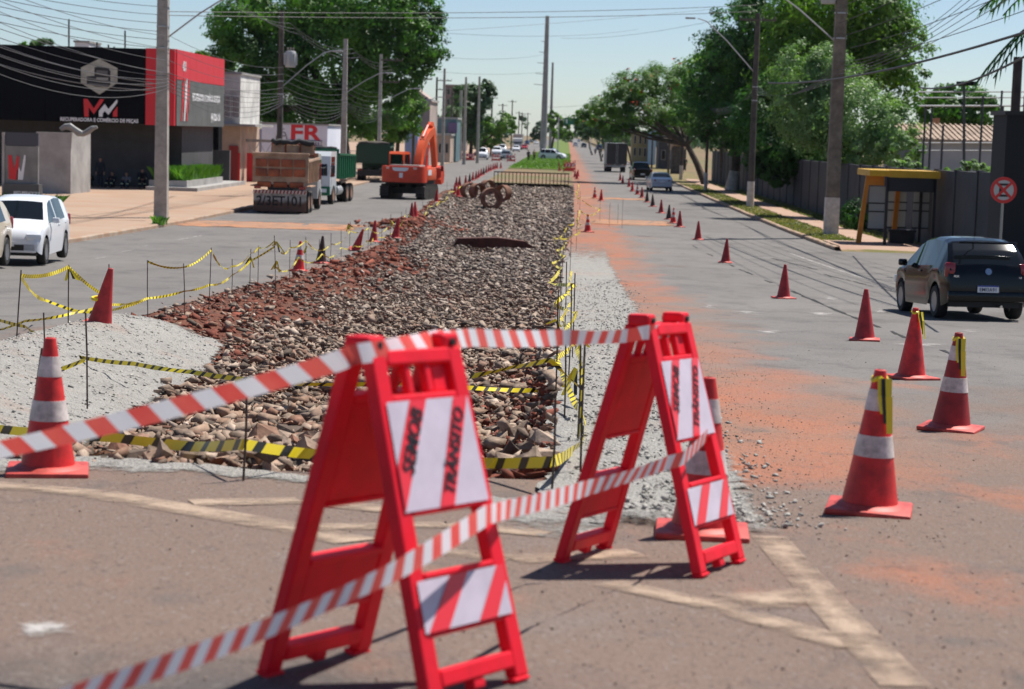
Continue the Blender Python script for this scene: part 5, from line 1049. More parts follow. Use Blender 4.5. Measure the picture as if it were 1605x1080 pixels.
def tuft(nm, label, boxes, n, ln, mt, parent=None, seed=1, kind=None, wd=.03, cat='plant', droop=.5):
    r = np.random.default_rng(seed); V = []; Fc = []; k = 0; wts = np.array([(b_[1]-b_[0])*(b_[3]-b_[2]) for b_ in boxes]); wts = wts/wts.sum()
    for q in range(n):
        b_ = boxes[r.choice(len(boxes), p=wts)]; x = r.uniform(b_[0], b_[1]); y = r.uniform(b_[2], b_[3]); z = b_[4](x, y) if callable(b_[4]) else b_[4]
        a = r.uniform(0, 2*PI); L_ = ln*r.uniform(.5, 1.2); d = r.uniform(.1, droop); dx, dy = math.cos(a)*L_*d, math.sin(a)*L_*d; sx, sy = -math.sin(a)*wd, math.cos(a)*wd
        V += [(x-sx, y-sy, z), (x+sx, y+sy, z), (x+dx*.6+sx*.7, y+dy*.6+sy*.7, z+L_*.7), (x+dx*1.3, y+dy*1.3, z+L_*(1-.3*d))]; Fc.append((k, k+1, k+2, k+3)); k += 4
    o = big_mesh(nm, np.array(V), np.array(Fc), mt, parent); 
    if label: tag(o, label, cat, kind=kind)
    elif kind: o['kind'] = kind
    return o
leaf_bright = leaf_mat('bright_leaf', (.06, .16, .025), (.13, .26, .04), 2)
tuft('plants', None, [(px0+.2, XC+.8, 119.6, 131.8, z0+.6)], 2600, .85, leaf_bright, pt, 3, 'stuff', .06)
# low walls and totem before the shop
zw = gz(108)+.1; lw = thing('driveway_wall', 'low grey rendered wall with a sharp shadow edge beside the shop driveway', 'wall', (0, 0, 0))
a_, c_ = A(58, 300, 108).x, A(112, 300, 108).x; mbox(lw, 'wall', a_, c_, 107.8, 108.2, zw, zw+3.35, pale_conc); mbox(lw, 'return_wall', c_-.3, c_, 108.21, 112.3, zw, zw+3.35, pale_conc)
q = B(); r = random.Random(5); q.tube([(A(95, 205, 108).x+.25*k, 108, zw+3.5+.2*math.sin(k)) for k in range(9)], [.12, .16, .2, .17, .2, .15, .17, .14, .08], 8); tag(q.build('mesh_roll', mat('wire_mesh', (.2, .2, .2), .6)), 'roll of grey wire mesh lying on the driveway wall', 'wire mesh')
tt = thing('sign_totem', 'grey totem sign with a red and white M standing before the driveway wall', 'sign', (0, 0, 0)); yt_ = 86.; zt_ = gz(86)+.12
xa, xb = A(8, 300, yt_).x, A(60, 300, yt_).x; tz0 = A(30, 312, yt_).z; mbox(tt, 'base', xa, xb+.1, yt_-.3, yt_+.3, zt_, A(30, 288, yt_).z, mat('totem_grey', (.09, .09, .09), .6))
mbox(tt, 'panel', xa, xb-.0, yt_-.05, yt_+.1, A(30, 288, yt_).z, A(30, 229, yt_).z, mat('totem_panel', (.22, .22, .215), .6, ns=1, na=.2)); mbox(tt, 'frame', xa-.12, xa-.005, yt_-.1, yt_+.12, zt_, A(30, 208, yt_).z, pale_conc); mbox(tt, 'cap', xa, xb, yt_-.04, yt_+.09, A(30, 228, yt_).z, A(30, 208, yt_).z, mat('totem_blue', (.06, .065, .085), .6))
for pts, mt in (([(14, 280), (13, 243), (18, 243), (22, 266), (27, 245), (27, 243), (30, 246), (28, 282), (18, 281)], red_l), ([(26, 282), (27, 268), (30, 262), (33, 270), (38, 243), (40, 243), (40, 250), (36, 282)], wht_l)):
    P = [A(x, y, yt_-.07) for x, y in pts]; o = P[0]; b = B(); b.prism([(p.x-o.x, p.z-o.z) for p in P], o, (1, 0, 0), (0, 0, 1), .03); b.build('letter_m', mt, tt)
text('totem_lettering', 'RECUPERADORA', .2, wht_l, tt, frame(A(42, 303, yt_-.32), (1, 0, 0), (0, 0, 1)), bold=.006, sx=.75); text('totem_lettering', 'COMÉRCIO DE PEÇAS', .16, wht_l, tt, frame(A(42, 309, yt_-.32), (1, 0, 0), (0, 0, 1)), bold=.005, sx=.75)
# roofs and tanks seen over the shop
for px_, y0_, y1_, w_, lb in ((128, 64, 92, 22, 'white water tank block on the roof behind the shop sign'), (95, 78, 92, 44, 'low white roof parapet behind the shop sign'), (205, 80, 92, 26, 'grey roof box behind the shop sign')):
    a_ = A(px_-w_/2, y1_, 160); c_ = A(px_+w_/2, y0_, 160); o = thing('roof_block', lb, 'building', (0, 0, 0)); mbox(o, 'wall', a_.x, c_.x, 160, 164, z0, c_.z-.15, wht_l if px_ != 205 else pale_conc); mbox(o, 'coping', a_.x-.1, c_.x+.1, 159.9, 164.1, c_.z-.149, c_.z, pale_conc)
for px_, t0 in ((108, 30), (152, 66), (170, 70), (179, 73), (196, 48)): a_ = A(px_, 95, 138); c_ = A(px_, t0, 138); b = B(); b.tube([a_, c_], .06, 6); tag(b.build('roof_mast', dark_conc), 'thin dark mast rising above the black shop roof', 'mast', 'masts above the black shop')
# white house beyond
def facade(t, x0, x1, y, z0, z1, wins, wm, gm=glass_m, wall=None, frame_m=None):
    for wx0, wx1, wz0, wz1 in wins:
        w_ = mbox(t, 'window', wx0-.06, wx1+.06, y-.05, y-.005, wz0-.06, wz1+.06, frame_m or pale_conc); mbox(w_, 'pane', wx0, wx1, y-.08, y-.052, wz0, wz1, gm)
zz = gz(150)+.1; t = thing('two_storey_house', 'white two storey house with barred windows and a red ground floor', 'house', (0, 0, 0)); yy = 142
xa, xb = A(346, 200, yy).x, A(376, 200, yy).x; zm = A(360, 195, yy).z; ztop = A(360, 116, yy).z; mbox(t, 'upper_wall', xa, xb, yy, yy+9, zm, ztop, mat('old_white', (.66, .65, .62), .9, ns=.7, na=.25)); gw = mbox(t, 'ground_wall', xa, xb, yy+.2, yy+9, zz, zm, mat('cream_wall', (.48, .36, .28), .9, ns=.7, na=.2)); mbox(t, 'eave', xa-.1, xb+1.2, yy-.6, yy+8, zm-.12, zm+.05, pale_conc); mbox(t, 'roof_coping', xa-.1, xb+.1, yy-.1, yy+9.1, ztop, ztop+.15, pale_conc)
for k in range(2):
    wx = xa+.15+k*(xb-xa)*.48; w_ = mbox(t, 'window', wx, wx+(xb-xa)*.36, yy-.06, yy-.005, zm+.5, ztop-1.6, mat('shutter', (.16, .1, .09), .8))
    for j in range(5): b = B(); xx = wx+.05+j*(xb-xa)*.08; b.bar((xx, yy-.1, zm+.4), (xx, yy-.1, ztop-1.5), .03); b.build('bar', wht_l, w_)
mbox(t, 'red_dado', xa-.02, xb+.02, yy+.12, yy+.19, zz, zz+2.1, red_l); dr = mbox(t, 'door', xb-.75, xb-.1, yy+.05, yy+.11, zz, zz+2.6, mat('door_red', (.3, .03, .03), .6)); mbox(dr, 'handle', xb-.68, xb-.63, yy+.0, yy+.049, zz+1.0, zz+1.15, galv)
gt = thing('red_wall', 'low red wall with a truss gate beyond the white house', 'wall', (0, 0, 0)); mbox(gt, 'wall', xb+.2, xb+1.3, yy+2, yy+2.3, zz, zz+2.1, red_l); mbox(gt, 'beam', xb+.1, xb+2.2, yy+2, yy+2.2, zz+2.9, zz+3.1, pale_conc)
for k in range(4): b = B(); x = xb+.2+k*.45; b.bar((x, yy+2.1, zz+2.1 if k % 2 else zz+2.9), (x+.45, yy+2.1, zz+2.9 if k % 2 else zz+2.1), .05); b.build('brace', galv, gt)
# white sign wall of the truck centre
yy = 158; zz = gz(yy)+.1; t = thing('truck_centre', 'white warehouse front with large red FR letters and a blue name bar', 'building', (0, 0, 0))
xa, xm, xb = A(376, 220, yy).x, A(410, 220, yy).x, A(513, 220, yy).x; ztp = A(450, 195, yy).z; wm_ = mat('sign_wall', (.74, .76, .86), .7, ns=.5, na=.06); mbox(t, 'wall', xm, xb, yy, yy+14, zz, ztp, wm_); sdw = mbox(t, 'side_annex', xa-2, xm-.02, yy+1, yy+9, zz, ztp-.4, mat('annex', (.4, .42, .52), .8, ns=.5, na=.1))
for k in range(10): x = xm+(xb-xm)*k/10; mbox(t, 'cladding_sheet', x+.02, x+(xb-xm)/10-.02, yy-.035, yy-.003, zz+.1, ztp-.05, wm_)
mbox(t, 'roof_trim', xm-.1, xb+.1, yy-.08, yy+14.1, ztp, ztp+.12, pale_conc); text('sign_lettering', 'FR', 1.75, red_l, t, frame(A(478, 210, yy-.06), (1, 0, 0), (0, 0, 1)), bold=.05, sx=1.3)
a_, c_ = A(451, 229, yy-.06), A(505, 219, yy-.06); mbox(t, 'name_bar', a_.x, c_.x, yy-.09, yy-.04, a_.z+.06, c_.z-.06, mat('sign_blue', (.05, .06, .18), .5)); text('sign_lettering', 'TRUCK CENTER', .38, wht_l, t, frame(A(478, 224, yy-.11), (1, 0, 0), (0, 0, 1)), bold=.012, sx=1.15)
text('sign_lettering', 'MULTIMARCAS', .36, mat('sign_ink', (.05, .05, .07), .6), t, frame(A(458, 234.5, yy-.06), (1, 0, 0), (0, 0, 1)), bold=.01, sx=1.0)
q = B()
for pl in ([(433, 216), (435, 208), (446, 207), (449, 214), (450, 222), (433, 222), (433, 216)], [(436, 208), (436, 214), (447, 213)], [(440, 203), (446, 202)]):
    for i in range(len(pl)-1): q.bar(A(*pl[i], yy-.06), A(*pl[i+1], yy-.06), .05, .03, (0, -1, 0))
q.build('truck_outline', black_ink, t)
# site fence behind the pale pole
fg = thing('wire_fence', 'grey wire mesh fence panels behind the dump trucks', 'fence', (0, 0, 0)); zf = gz(164)+.1
for k in range(8): x = -17.9+k*.55; b = B(); b.bar((x, 164, zf), (x, 164, zf+2.3), .06); b.build('post', galv, fg)
for z in (.1, 1.2, 2.25): b = B(); b.bar((-18, 164.0, zf+z), (-14, 164.0, zf+z), .05); b.build('rail', galv, fg)
for k in range(30): b = B(); x = -17.9+k*.13; b.bar((x, 163.95, zf), (x, 163.95, zf+2.2), .018); b.build('wire', galv, fg)
# more distant buildings on the left
def block(px0, px1, py0, y, d, mt, lab, wins=0, roof=None, cat='building', nm='distant_building', z00=None, cols=3):
    a_, c_ = A(px0, py0, y), A(px1, py0, y); z0_ = gz(y)+.1; t = thing(nm, lab, cat, (0, 0, 0)); mbox(t, 'wall', a_.x, c_.x, y, y+d, z0_, a_.z, mt)
    rf = mbox(t, 'roof', a_.x-.15, c_.x+.15, y-.15, y+d+.15, a_.z+.003, a_.z+.25, roof or pale_conc)
    for r_ in range(wins):
        for c in range(cols):
            wx = a_.x+(c_.x-a_.x)*(c+.25)/cols; wz = z0_+1.2+r_*(a_.z-z0_-1)/max(1, wins); w_ = mbox(t, 'window', wx, wx+(c_.x-a_.x)*.5/cols, y-.06, y-.004, wz, wz+1.3, pale_conc); mbox(w_, 'pane', wx+.08, wx+(c_.x-a_.x)*.5/cols-.08, y-.09, y-.062, wz+.08, wz+1.22, glass_m)
    return t
pinkw = mat('pinkish_wall', (.38, .30, .27), .9, ns=.3, na=.15); t = block(656, 674, 158, 232, 14, pinkw, 'tall pinkish gable building behind the excavator boom', 0)
b = B(); a_, c_ = A(640, 152, 230), A(674, 168, 230); b.prism([(0, 0), (c_.x-a_.x, 0), (c_.x-a_.x, .1), (.3, 1.7)], (a_.x, 238, A(656, 159, 232).z+.02), (1, 0, 0), (0, 0, 1), 10); b.build('gable', pinkw, t)
t = block(636, 656, 160, 228, 10, mat('blue_wall', (.22, .3, .48), .7, ns=.3, na=.1), 'pale blue shop front beside the pinkish gable building', 0); text('sign_lettering', 'TRUCK', 1.1, mat('sign_ink', (.05, .05, .07), .6), t, frame(A(646, 158, 227.7), (1, 0, 0), (0, 0, 1)), bold=.04)
block(675, 706, 212, 262, 8, mat('tan_block', (.42, .32, .25), .9, ns=.3, na=.15), 'tan rendered block behind the dark pole', 1)
t = block(676, 716, 186, 272, 10, mat('teal_front', (.10, .18, .2), .6, ns=.3, na=.2), 'teal and purple glazed shop above the tan block', 2); mbox(t, 'purple_sign', A(702, 200, 271).x, A(716, 200, 271).x, 271.6, 271.95, A(702, 208, 271).z, A(702, 192, 271).z, mat('purple_sign', (.16, .1, .2), .6))
block(698, 730, 134, 420, 14, mat('brown_tower', (.2, .155, .15), .9, ns=.2, na=.2), 'brown apartment tower rising behind the palm trees', 6)
block(846, 852, 207, 640, 8, pale_conc, 'small dark roofed house far behind the queue', 1); block(1035, 1078, 178, 262, 8, mat('dark_front', (.07, .065, .065), .8, ns=.4, na=.2), 'dark two storey shop front under the red-flowered tree', 2, mat('clay_roof', (.34, .17, .10), .9))
t = block(992, 1016, 208, 300, 8, mat('yellow_front', (.34, .26, .12), .8, ns=.4, na=.2), 'yellow striped shop front by the far right verge', 2)
mbox(t, 'blue_awning', A(1016, 205, 300).x, A(1028, 205, 300).x, 298, 305, gz(300), A(1020, 205, 300).z, mat('awning_blue', (.3, .42, .55), .7))
tk = thing('storage_tank', 'pale cylindrical tank with a tan end beside the dark shop front', 'tank', A(1062, 238, 230)); b = B(); b.lathe([(0, -2), (.9, -1.9), (1.1, -1.6), (1.1, 1.6), (.9, 1.9), (0, 2)], 18, Matrix.Translation((0, 0, 1.4)) @ Matrix.Rotation(R(70), 4, 'X')); b.build('drum', mat('tank_tan', (.4, .3, .24), .6), tk, 40); mbox(tk, 'cradle', -.7, .7, -1.2, 1.2, gz(230)-tk.location.z, .5, dark_conc)
# right side: long grey wall, dark building, house with tiled roof, court fence
wg = mat('grey_wall_tree_shade', (.05, .052, .058), .85, ns=.7, na=.2, bump=.15, bs=8); bw = thing('boundary_wall', 'long grey boundary wall coloured dark for tree shade, running behind the bus shelter and trees', 'wall', (0, 0, 0))  # grey wall; deep tree shade is put into its dark base colour
for k in range(34):
    y0_ = 62+k*4.0; zb_ = gz(y0_+4)-.3; b = B(); b.box((14.4, y0_+2, (zb_+gz(y0_+2)+3.05)/2), (.16, 3.985, gz(y0_+2)+3.05-zb_)); b.build('wall_panel', wg, bw)
    b = B(); b.box((14.4, y0_, gz(y0_)+1.4), (.26, .26, 3.4)); b.build('pillar', wg, bw)
db = thing('dark_building', 'black flat-roofed building cut off at the frame edge beside the round sign', 'building', (0, 0, 0)); xq = A(1572, 300, 60).x; mbox(db, 'wall', xq, xq+9, 60, 61.9, gz(62)-.3, A(1580, 180, 60).z, mat('black_render', (.012, .013, .016), .8)); mbox(db, 'coping', xq-.08, xq+9.1, 59.9, 62.0, A(1580, 180, 60).z, A(1580, 180, 60).z+.12, black_rub); mbox(db, 'panel', xq+.9, xq+8, 59.9, 59.99, gz(62)+.4, gz(62)+3.1, mat('dark_panel', (.03, .035, .04), .6)); mbox(db, 'gate', xq+1.1, xq+6, 59.8, 59.89, gz(62)-.2, gz(62)+2, mat('gate_grey', (.10, .105, .11), .6))
yy = 128; hs = thing('tiled_house', 'low white house with a weathered tiled roof behind the boundary wall', 'house', (0, 0, 0)); xa, xb = A(1425, 220, yy).x, A(1640, 220, yy).x; ze = A(1500, 219, yy).z; zr = A(1500, 196, yy+5).z
mbox(hs, 'wall', xa, xb, yy, yy+10, gz(yy)+.1, ze, mat('house_white', (.42, .42, .46), .9, ns=.4, na=.12)); b = B(); b.prism([(-.6, ze), (5, zr), (10.6, ze), (10.6, ze-.12), (5, zr-.12), (-.6, ze-.12)], ((xa+xb)/2, yy, 0), (0, 1, 0), (0, 0, 1), xb-xa+.6); rf = b.build('roof', mat('old_tiles', (.36, .27, .21), .9, ns=.9, na=.3, bump=.4, bs=14), hs)
for k in range(26):
    q = B(); x = xa+(xb-xa)*k/25; q.bar((x, yy-.55, ze+.03), (x, yy+5, zr+.05), .10, .09); q.build('tile_ridge', mat('old_tiles', (.36, .27, .21), .9), rf)
for k in range(3): wx = xa+1.5+k*3.2; w_ = mbox(hs, 'window', wx, wx+1.7, yy-.06, yy-.004, gz(yy)+1.0, gz(yy)+2.3, pale_conc); mbox(w_, 'pane', wx+.08, wx+1.62, yy-.09, yy-.062, gz(yy)+1.08, gz(yy)+2.22, glass_m)
mbox(hs, 'water_box', A(1466, 190, yy+6).x, A(1473, 190, yy+6).x, yy+6, yy+7, zr-.5, A(1466, 185, yy+6).z, mat('clay_roof', (.34, .17, .10), .9))
cf = thing('court_fence', 'tall steel sports court fence with net and floodlights behind the boundary wall', 'fence', (0, 0, 0)); yy = 98
for px_, tp in ((1446, 166), (1456, 166), (1475, 196), (1535, 150), (1564, 142), (1567, 166), (1583, 160), (1600, 150)): a_ = A(px_, 262, yy); b = B(); b.tube([(a_.x, yy, gz(yy)), (a_.x, yy, A(px_, tp, yy).z)], .055, 6); b.build('post', mat('fence_dark', (.05, .055, .06), .6), cf)
for py_, r_ in ((144, .035), (153, .03), (166, .05), (224, .04), (236, .03)): b = B(); b.tube([A(1440, py_, yy), A(1620, py_, yy)], r_, 5); b.build('rail', galv, cf)
for k in range(4): a_ = A(1505+k*7, 131, yy); b = B(); b.box(a_, (.35, .2, .2)); b.build('floodlight', black_rub, cf)
b = B(); b.tube([A(1500, 133, yy), A(1535, 133, yy)], .04, 5); b.tube([A(1511, 133, yy), A(1511, 260, yy)], .07, 6); b.build('lamp_mast', mat('fence_dark', (.05, .055, .06), .6), cf)
# ------------------------------------------------------------ bus shelter and sign
yel = mat('shelter_yellow', (.58, .33, .015), .45, ns=2, na=.12); yeo = mat('shelter_orange', (.55, .20, .012), .45, ns=2, na=.12); dkm = mat('shelter_frame', (.02, .021, .024), .5)
t = thing('bus_shelter', 'yellow and black bus shelter with glass panes and bench on the verge', 'bus shelter', (0, 0, 0)); ys0, ys1 = 76.0, 79.0; zz = gz(77)+.18
X = lambda px, y=ys0: A(px, 320, y).x; Z = lambda py, y=ys0: A(1400, py, y).z
x0, x1, x2 = X(1357), X(1391), X(1471)
b = B(); b.prism([(X(1349)-x0, zz), (X(1357)-x0, zz), (X(1363)-x0+.05, Z(292)), (X(1389)-x0, Z(292)), (X(1389)-x0, Z(268)), (X(1364)-x0, Z(268)), (X(1361)-x0, Z(272))], (x0, ys0+.8, 0), (1, 0, 0), (0, 0, 1), .14); b.build('end_frame', yeo, t)
b = B(); b.prism([(X(1419)-x0, zz), (X(1427)-x0, zz), (X(1431)-x0, Z(292)), (X(1424)-x0, Z(292))], (x0, ys1, 0), (1, 0, 0), (0, 0, 1), .14); b.build('back_post', yeo, t)
rf = mbox(t, 'roof', X(1361), x2, ys0+.05, ys1+.3, Z(277), Z(267), yel, bev=.03); mbox(rf, 'roof_trim', x1+.0, x2+.02, ys0-.0, ys0+.045, Z(278), Z(267), yel); mbox(t, 'destination_board', X(1391), X(1465), ys0+.1, ys0+.2, Z(300), Z(278.3), dkm)
for px_, y_ in ((1388, ys0+.1), (1463, ys0+.1), (1463, ys1)): mbox(t, 'post', X(px_), X(px_)+.11, y_, y_+.11, zz, Z(278.5), dkm)
glp = mat('shelter_glass', (.5, .52, .5), .25, alpha=.55)
for a_, c_, y_ in ((1362, 1387, ys0+.85), (1392, 1420, ys1+.05), (1432, 1460, ys1+.05)):
    pn = mbox(t, 'pane', X(a_, y_), X(c_, y_), y_, y_+.02, zz+.55, Z(294), glp)
    for f in (.0, .42, .62): mbox(pn, 'rail', X(a_, y_)-.05, X(c_, y_)+.05, y_-.03, y_-.002, zz+.53+f*1.6, zz+.58+f*1.6, dkm)
bn = mbox(t, 'bench_seat', X(1405), X(1450), ys0+1.6, ys0+2.2, zz+.44, zz+.52, dkm); mbox(bn, 'bench_base', X(1408), X(1447), ys0+1.7, ys0+2.1, zz, zz+.43, dkm)
g = A(1573, 298, 52); t = thing('no_stopping_sign', 'round red ringed no stopping sign on a thin post by the frame edge', 'sign', (g.x, 52, gz(52))); zc = g.z-gz(52); rd = 20.5*52/F
b = B(); b.tube([(0, .05, -.2), (0, .05, zc+rd*.9)], .035, 8); b.build('post', mat('sign_post', (.3, .29, .26), .6), t)
Mf = Matrix.Translation((0, 0, zc)) @ Matrix.Rotation(R(90), 4, 'X'); b = B(); b.lathe([(.001, 0), (rd*.995, 0), (rd*.995, .012), (.001, .012)], 36, Mf); pn = b.build('sign_plate', mat('sign_pale', (.46, .45, .42), .5), t)
b = B(); b.lathe([(rd*.76, .013), (rd, .013), (rd, .019), (rd*.76, .019)], 36, Mf, True)
sr_ = mat('sign_ring', (.58, .025, .02), .45); b.build('red_ring', sr_, pn)
for s in (-1, 1): b = B(); d = rd*.75*.7071; b.bar((-d*s, -.017-.002*s, zc-d), (d*s, -.017-.002*s, zc+d), rd*.2, .006, (0, -1, 0)); b.build('red_bar', sr_, pn)
# black E under the bars
for nm, x_, z_, w_, h_ in (('black_bar', 0, rd*.42, .66*rd, .17*rd), ('black_bar', 0, -rd*.42, .66*rd, .17*rd), ('black_bar', -rd*.05, 0, .4*rd, .14*rd), ('black_stem', -rd*.26, 0, .17*rd, 1.0*rd)): mbox(pn, nm, x_-w_/2, x_+w_/2, -.0135, -.0125, zc+z_-h_/2, zc+z_+h_/2, black_ink)
# overhead direction sign far ahead
g = A(892, 190, 420); t = thing('direction_sign', 'green overhead direction sign far ahead over the right carriageway', 'sign', (g.x, 420, gz(420))); zc = g.z-gz(420); mbox(t, 'panel', -1.0, 2.1, -.05, .05, zc-.7, zc+.7, mat('sign_green', (.01, .14, .08), .5)); b = B(); b.tube([(-2.2, .1, 0), (-2.2, .1, zc+.8)], .12, 8); b.tube([(-2.2, .1, zc+.2), (2.2, .1, zc+.2)], .08, 6); b.build('gantry', galv, t); b = B(); b.prism([(-.1, -.45), (.1, -.45), (.1, .1), (.25, .1), (0, .45), (-.25, .1), (-.1, .1)], (-.5, -.07, zc), (1, 0, 0), (0, 0, 1), .02); b.build('arrow', wht_l, t)
g = A(902, 206, 460); t = thing('traffic_signal', 'dark traffic signal hanging over the far junction', 'traffic light', (g.x, 460, gz(460))); zc = g.z-gz(460); mbox(t, 'housing', -.22, .22, -.15, .15, zc-.6, zc+.6, black_rub, .04); b = B(); b.tube([(3.6, .1, 0), (3.6, .1, zc+.3), (0, .1, zc+.5)], .09, 8); b.build('mast', galv, t)
for k in range(3): b = B(); b.lathe([(.001, 0), (.12, 0), (.13, .08)], 12, Matrix.Translation((0, -.15, zc+.4-.4*k)) @ Matrix.Rotation(R(90), 4, 'X')); b.build('lens', lamp_red if k == 0 else mat('lens_dark', (.05, .05, .04), .3), t)
# red and white barricades at the far junction
fr = mat('far_barrier_red', (.62, .03, .03), .5)
for px_, py_ in ((729, 251), (737, 252), (712, 252), (777, 253), (801, 254), (894, 268), (891, 270)):
    g = G(px_, py_); k = 1.25; t = thing('striped_barricade', 'small red and white striped barricade closing the carriageway beyond the trench', 'barricade', g, 0, 'striped barricades beyond the trench')
    for s in (-1, 1):
        b = B(); b.bar((-.45*k, s*.25*k, 0), (-.4*k, 0, 1.0*k), .08); b.bar((.45*k, s*.25*k, 0), (.4*k, 0, 1.0*k), .08); b.bar((-.42*k, s*.1*k, .62*k), (.42*k, s*.1*k, .62*k), .06, .3*k); b.bar((-.44*k, s*.2*k, .2*k), (.44*k, s*.2*k, .2*k), .06, .2*k); b.build('leaf', fr, t)
    for j in range(3): b = B(); x = (-.3+.28*j)*k; b.prism([(x, .5*k), (x+.1*k, .5*k), (x+.18*k, .76*k), (x+.08*k, .76*k)], (0, -.1*k-.05, 0), (1, 0, 0), (0, 0, 1), .02); b.build('white_stripe', wht_l, t)
# ------------------------------------------------------------ trees
bark = mat('bark', (.09, .07, .055), .95, ns=2, na=.4, bump=.5, bs=10); bark_w = mat('limewash', (.5, .47, .42), .9, ns=3, na=.3)
def crown(name, blobs, n, ls, mt, parent=None, seed=1, clump=.28, asp=.5, flat=0.):
    r = np.random.default_rng(seed); vol = np.array([b[3]*b[4]*b[5] for b in blobs])**(2/3); vol = vol/vol.sum(); Cs = []; Ns = []
    for (x, y, z, rx, ry, rz), f in zip(blobs, vol):
        m = max(20, int(n*f)); nc = max(8, int(m/70)); d = r.normal(size=(nc, 3)); d /= np.linalg.norm(d, axis=1)[:, None]
        rad = r.uniform(.62, 1.0, nc)*(1+.12*np.sin(d[:, 0]*5+seed)*np.cos(d[:, 2]*4)); cc = d*rad[:, None]*np.array([rx, ry, rz])+np.array([x, y, z])
        cr = clump*min(rx, ry, rz)*r.uniform(.6, 1.5, nc); k = r.integers(0, nc, m); o = r.normal(size=(m, 3)); o /= np.linalg.norm(o, axis=1)[:, None]; o *= (r.random(m)**.4)[:, None]; o[:, 2] *= .75
        Cs.append(cc[k]+o*cr[k][:, None]); nn = o+.8*d[k]+r.normal(size=(m, 3))*.45; nn[:, 2] += .35+flat; Ns.append(nn)
    P = np.concatenate(Cs); Nn = np.concatenate(Ns); Nn /= np.linalg.norm(Nn, axis=1)[:, None]; M = len(P)
    t1 = np.cross(Nn, r.normal(size=(M, 3))); t1 /= np.linalg.norm(t1, axis=1)[:, None]; t2 = np.cross(Nn, t1); s = ls*r.uniform(.55, 1.3, M)[:, None]
    V = np.stack([P-t1*s, P-t2*s*asp+Nn*s*.12, P+t1*s, P+t2*s*asp+Nn*s*.12], 1).reshape(-1, 3); Fc = np.arange(M*4).reshape(M, 4)
    return big_mesh(name, V, Fc, mt, parent)
def tree(label, base, H, blobs, n, ls, mt, seed, tr=.3, group=None, white=0., name='tree', trunk_top=None, **k):
    t = thing(name, label, 'tree', (0, 0, 0), 0, group); bx_, by_ = base; z0 = gz(by_)+.1; r = random.Random(seed); tt_ = trunk_top or Vector((blobs[0][0]+(bx_-blobs[0][0])*.5, by_, z0+(blobs[0][2]-z0)*.55))
    b = B(); P0 = Vector((bx_, by_, z0-.1)); mid = P0.lerp(tt_, .5)+Vector((r.uniform(-.2, .2), 0, 0)); b.tube([P0, P0+Vector((0, 0, .25)), mid, tt_], [tr*1.6, tr*1.1, tr*.9, tr*.75], 10)
    trk = b.build('trunk', bark, t, 60)
    for bl in blobs[:12]:
        e = Vector(bl[:3]); q = B(); m1 = tt_.lerp(e, .5)+Vector((r.uniform(-.4, .4), r.uniform(-.4, .4), -.3)); q.tube([tt_-Vector((0, 0, .2)), m1, e], [tr*.55, tr*.35, tr*.12], 7); q.build('limb', bark, trk, 60)
    if white: q = B(); q.tube([P0+Vector((0, 0, .15)), P0.lerp(mid, min(1, white/(mid.z-P0.z)))], [tr*1.35, tr*1.04], 10); q.build('limewashed_base', bark_w, trk, 60)
    crown('crown', blobs, n, ls, mt, t, seed, **k); return t
lf_dark = leaf_mat('ficus_leaf', (.02, .075, .014), (.11, .26, .03), .3, .4); lf_mid = leaf_mat('mid_leaf', (.04, .11, .014), (.16, .29, .035), .5, .42); lf_silver = leaf_mat('silver_leaf', (.08, .17, .06), (.24, .35, .16), .8, .38); lf_feather = leaf_mat('feathery_leaf', (.045, .12, .025), (.14, .25, .05), .6, .42); lf_far = leaf_mat('far_leaf', (.03, .075, .03), (.06, .12, .04), .2, .3); lf_deep = leaf_mat('deep_leaf', (.012, .048, .014), (.06, .17, .028), .4, .38)
def bl(px, py, y, rx, rz, ry=None): p = A(px, py, y); return (p.x, p.y, p.z, rx, ry or rx*.85, rz)
Y_ = 186
tree('huge dark green fig tree with a wide crown behind the white sign wall', (-21, Y_), 17, [bl(520, 90, Y_, 6.5, 6.5), bl(420, 80, Y_, 4.6, 5.0), bl(375, 95, Y_-2, 2.8, 3.4), bl(385, 40, Y_, 3.8, 3), bl(610, 55, Y_, 4.8, 4.6), bl(655, 70, Y_, 2.9, 3.0), bl(560, 10, Y_, 7, 4.0), bl(450, 10, Y_, 5.5, 3.8), bl(470, 165, Y_, 5.5, 3.0), bl(570, 165, Y_+2, 4.5, 3.2), bl(390, 160, Y_, 3.2, 3.0), bl(625, 120, Y_+2, 3.0, 2.8), bl(650, 20, Y_, 2.8, 3)], 95000, .2, lf_dark, 11, 1.0, name='fig_tree')
tree('bushy tree growing beyond the fig tree near the pale pole', (-17.5, 205), 8, [bl(625, 180, 204, 2.6, 2.6), bl(604, 212, 204, 2.2, 1.6), bl(640, 165, 206, 1.8, 1.8)], 7000, .22, lf_mid, 12, .25)
tree('rounded tree peeking over the red shop corner', (-36, 200), 9, [bl(330, 100, 200, 2.6, 1.6), bl(345, 108, 200, 2, 1.4)], 3500, .22, lf_mid, 13)
tree('small spiky palm-like tree above the black shop roof', (-52, 205), 11, [bl(58, 78, 205, 2.3, 1.1), bl(45, 84, 205, 1.5, .8), bl(70, 86, 205, 1.2, .8)], 1600, .4, lf_dark, 14, asp=.2)
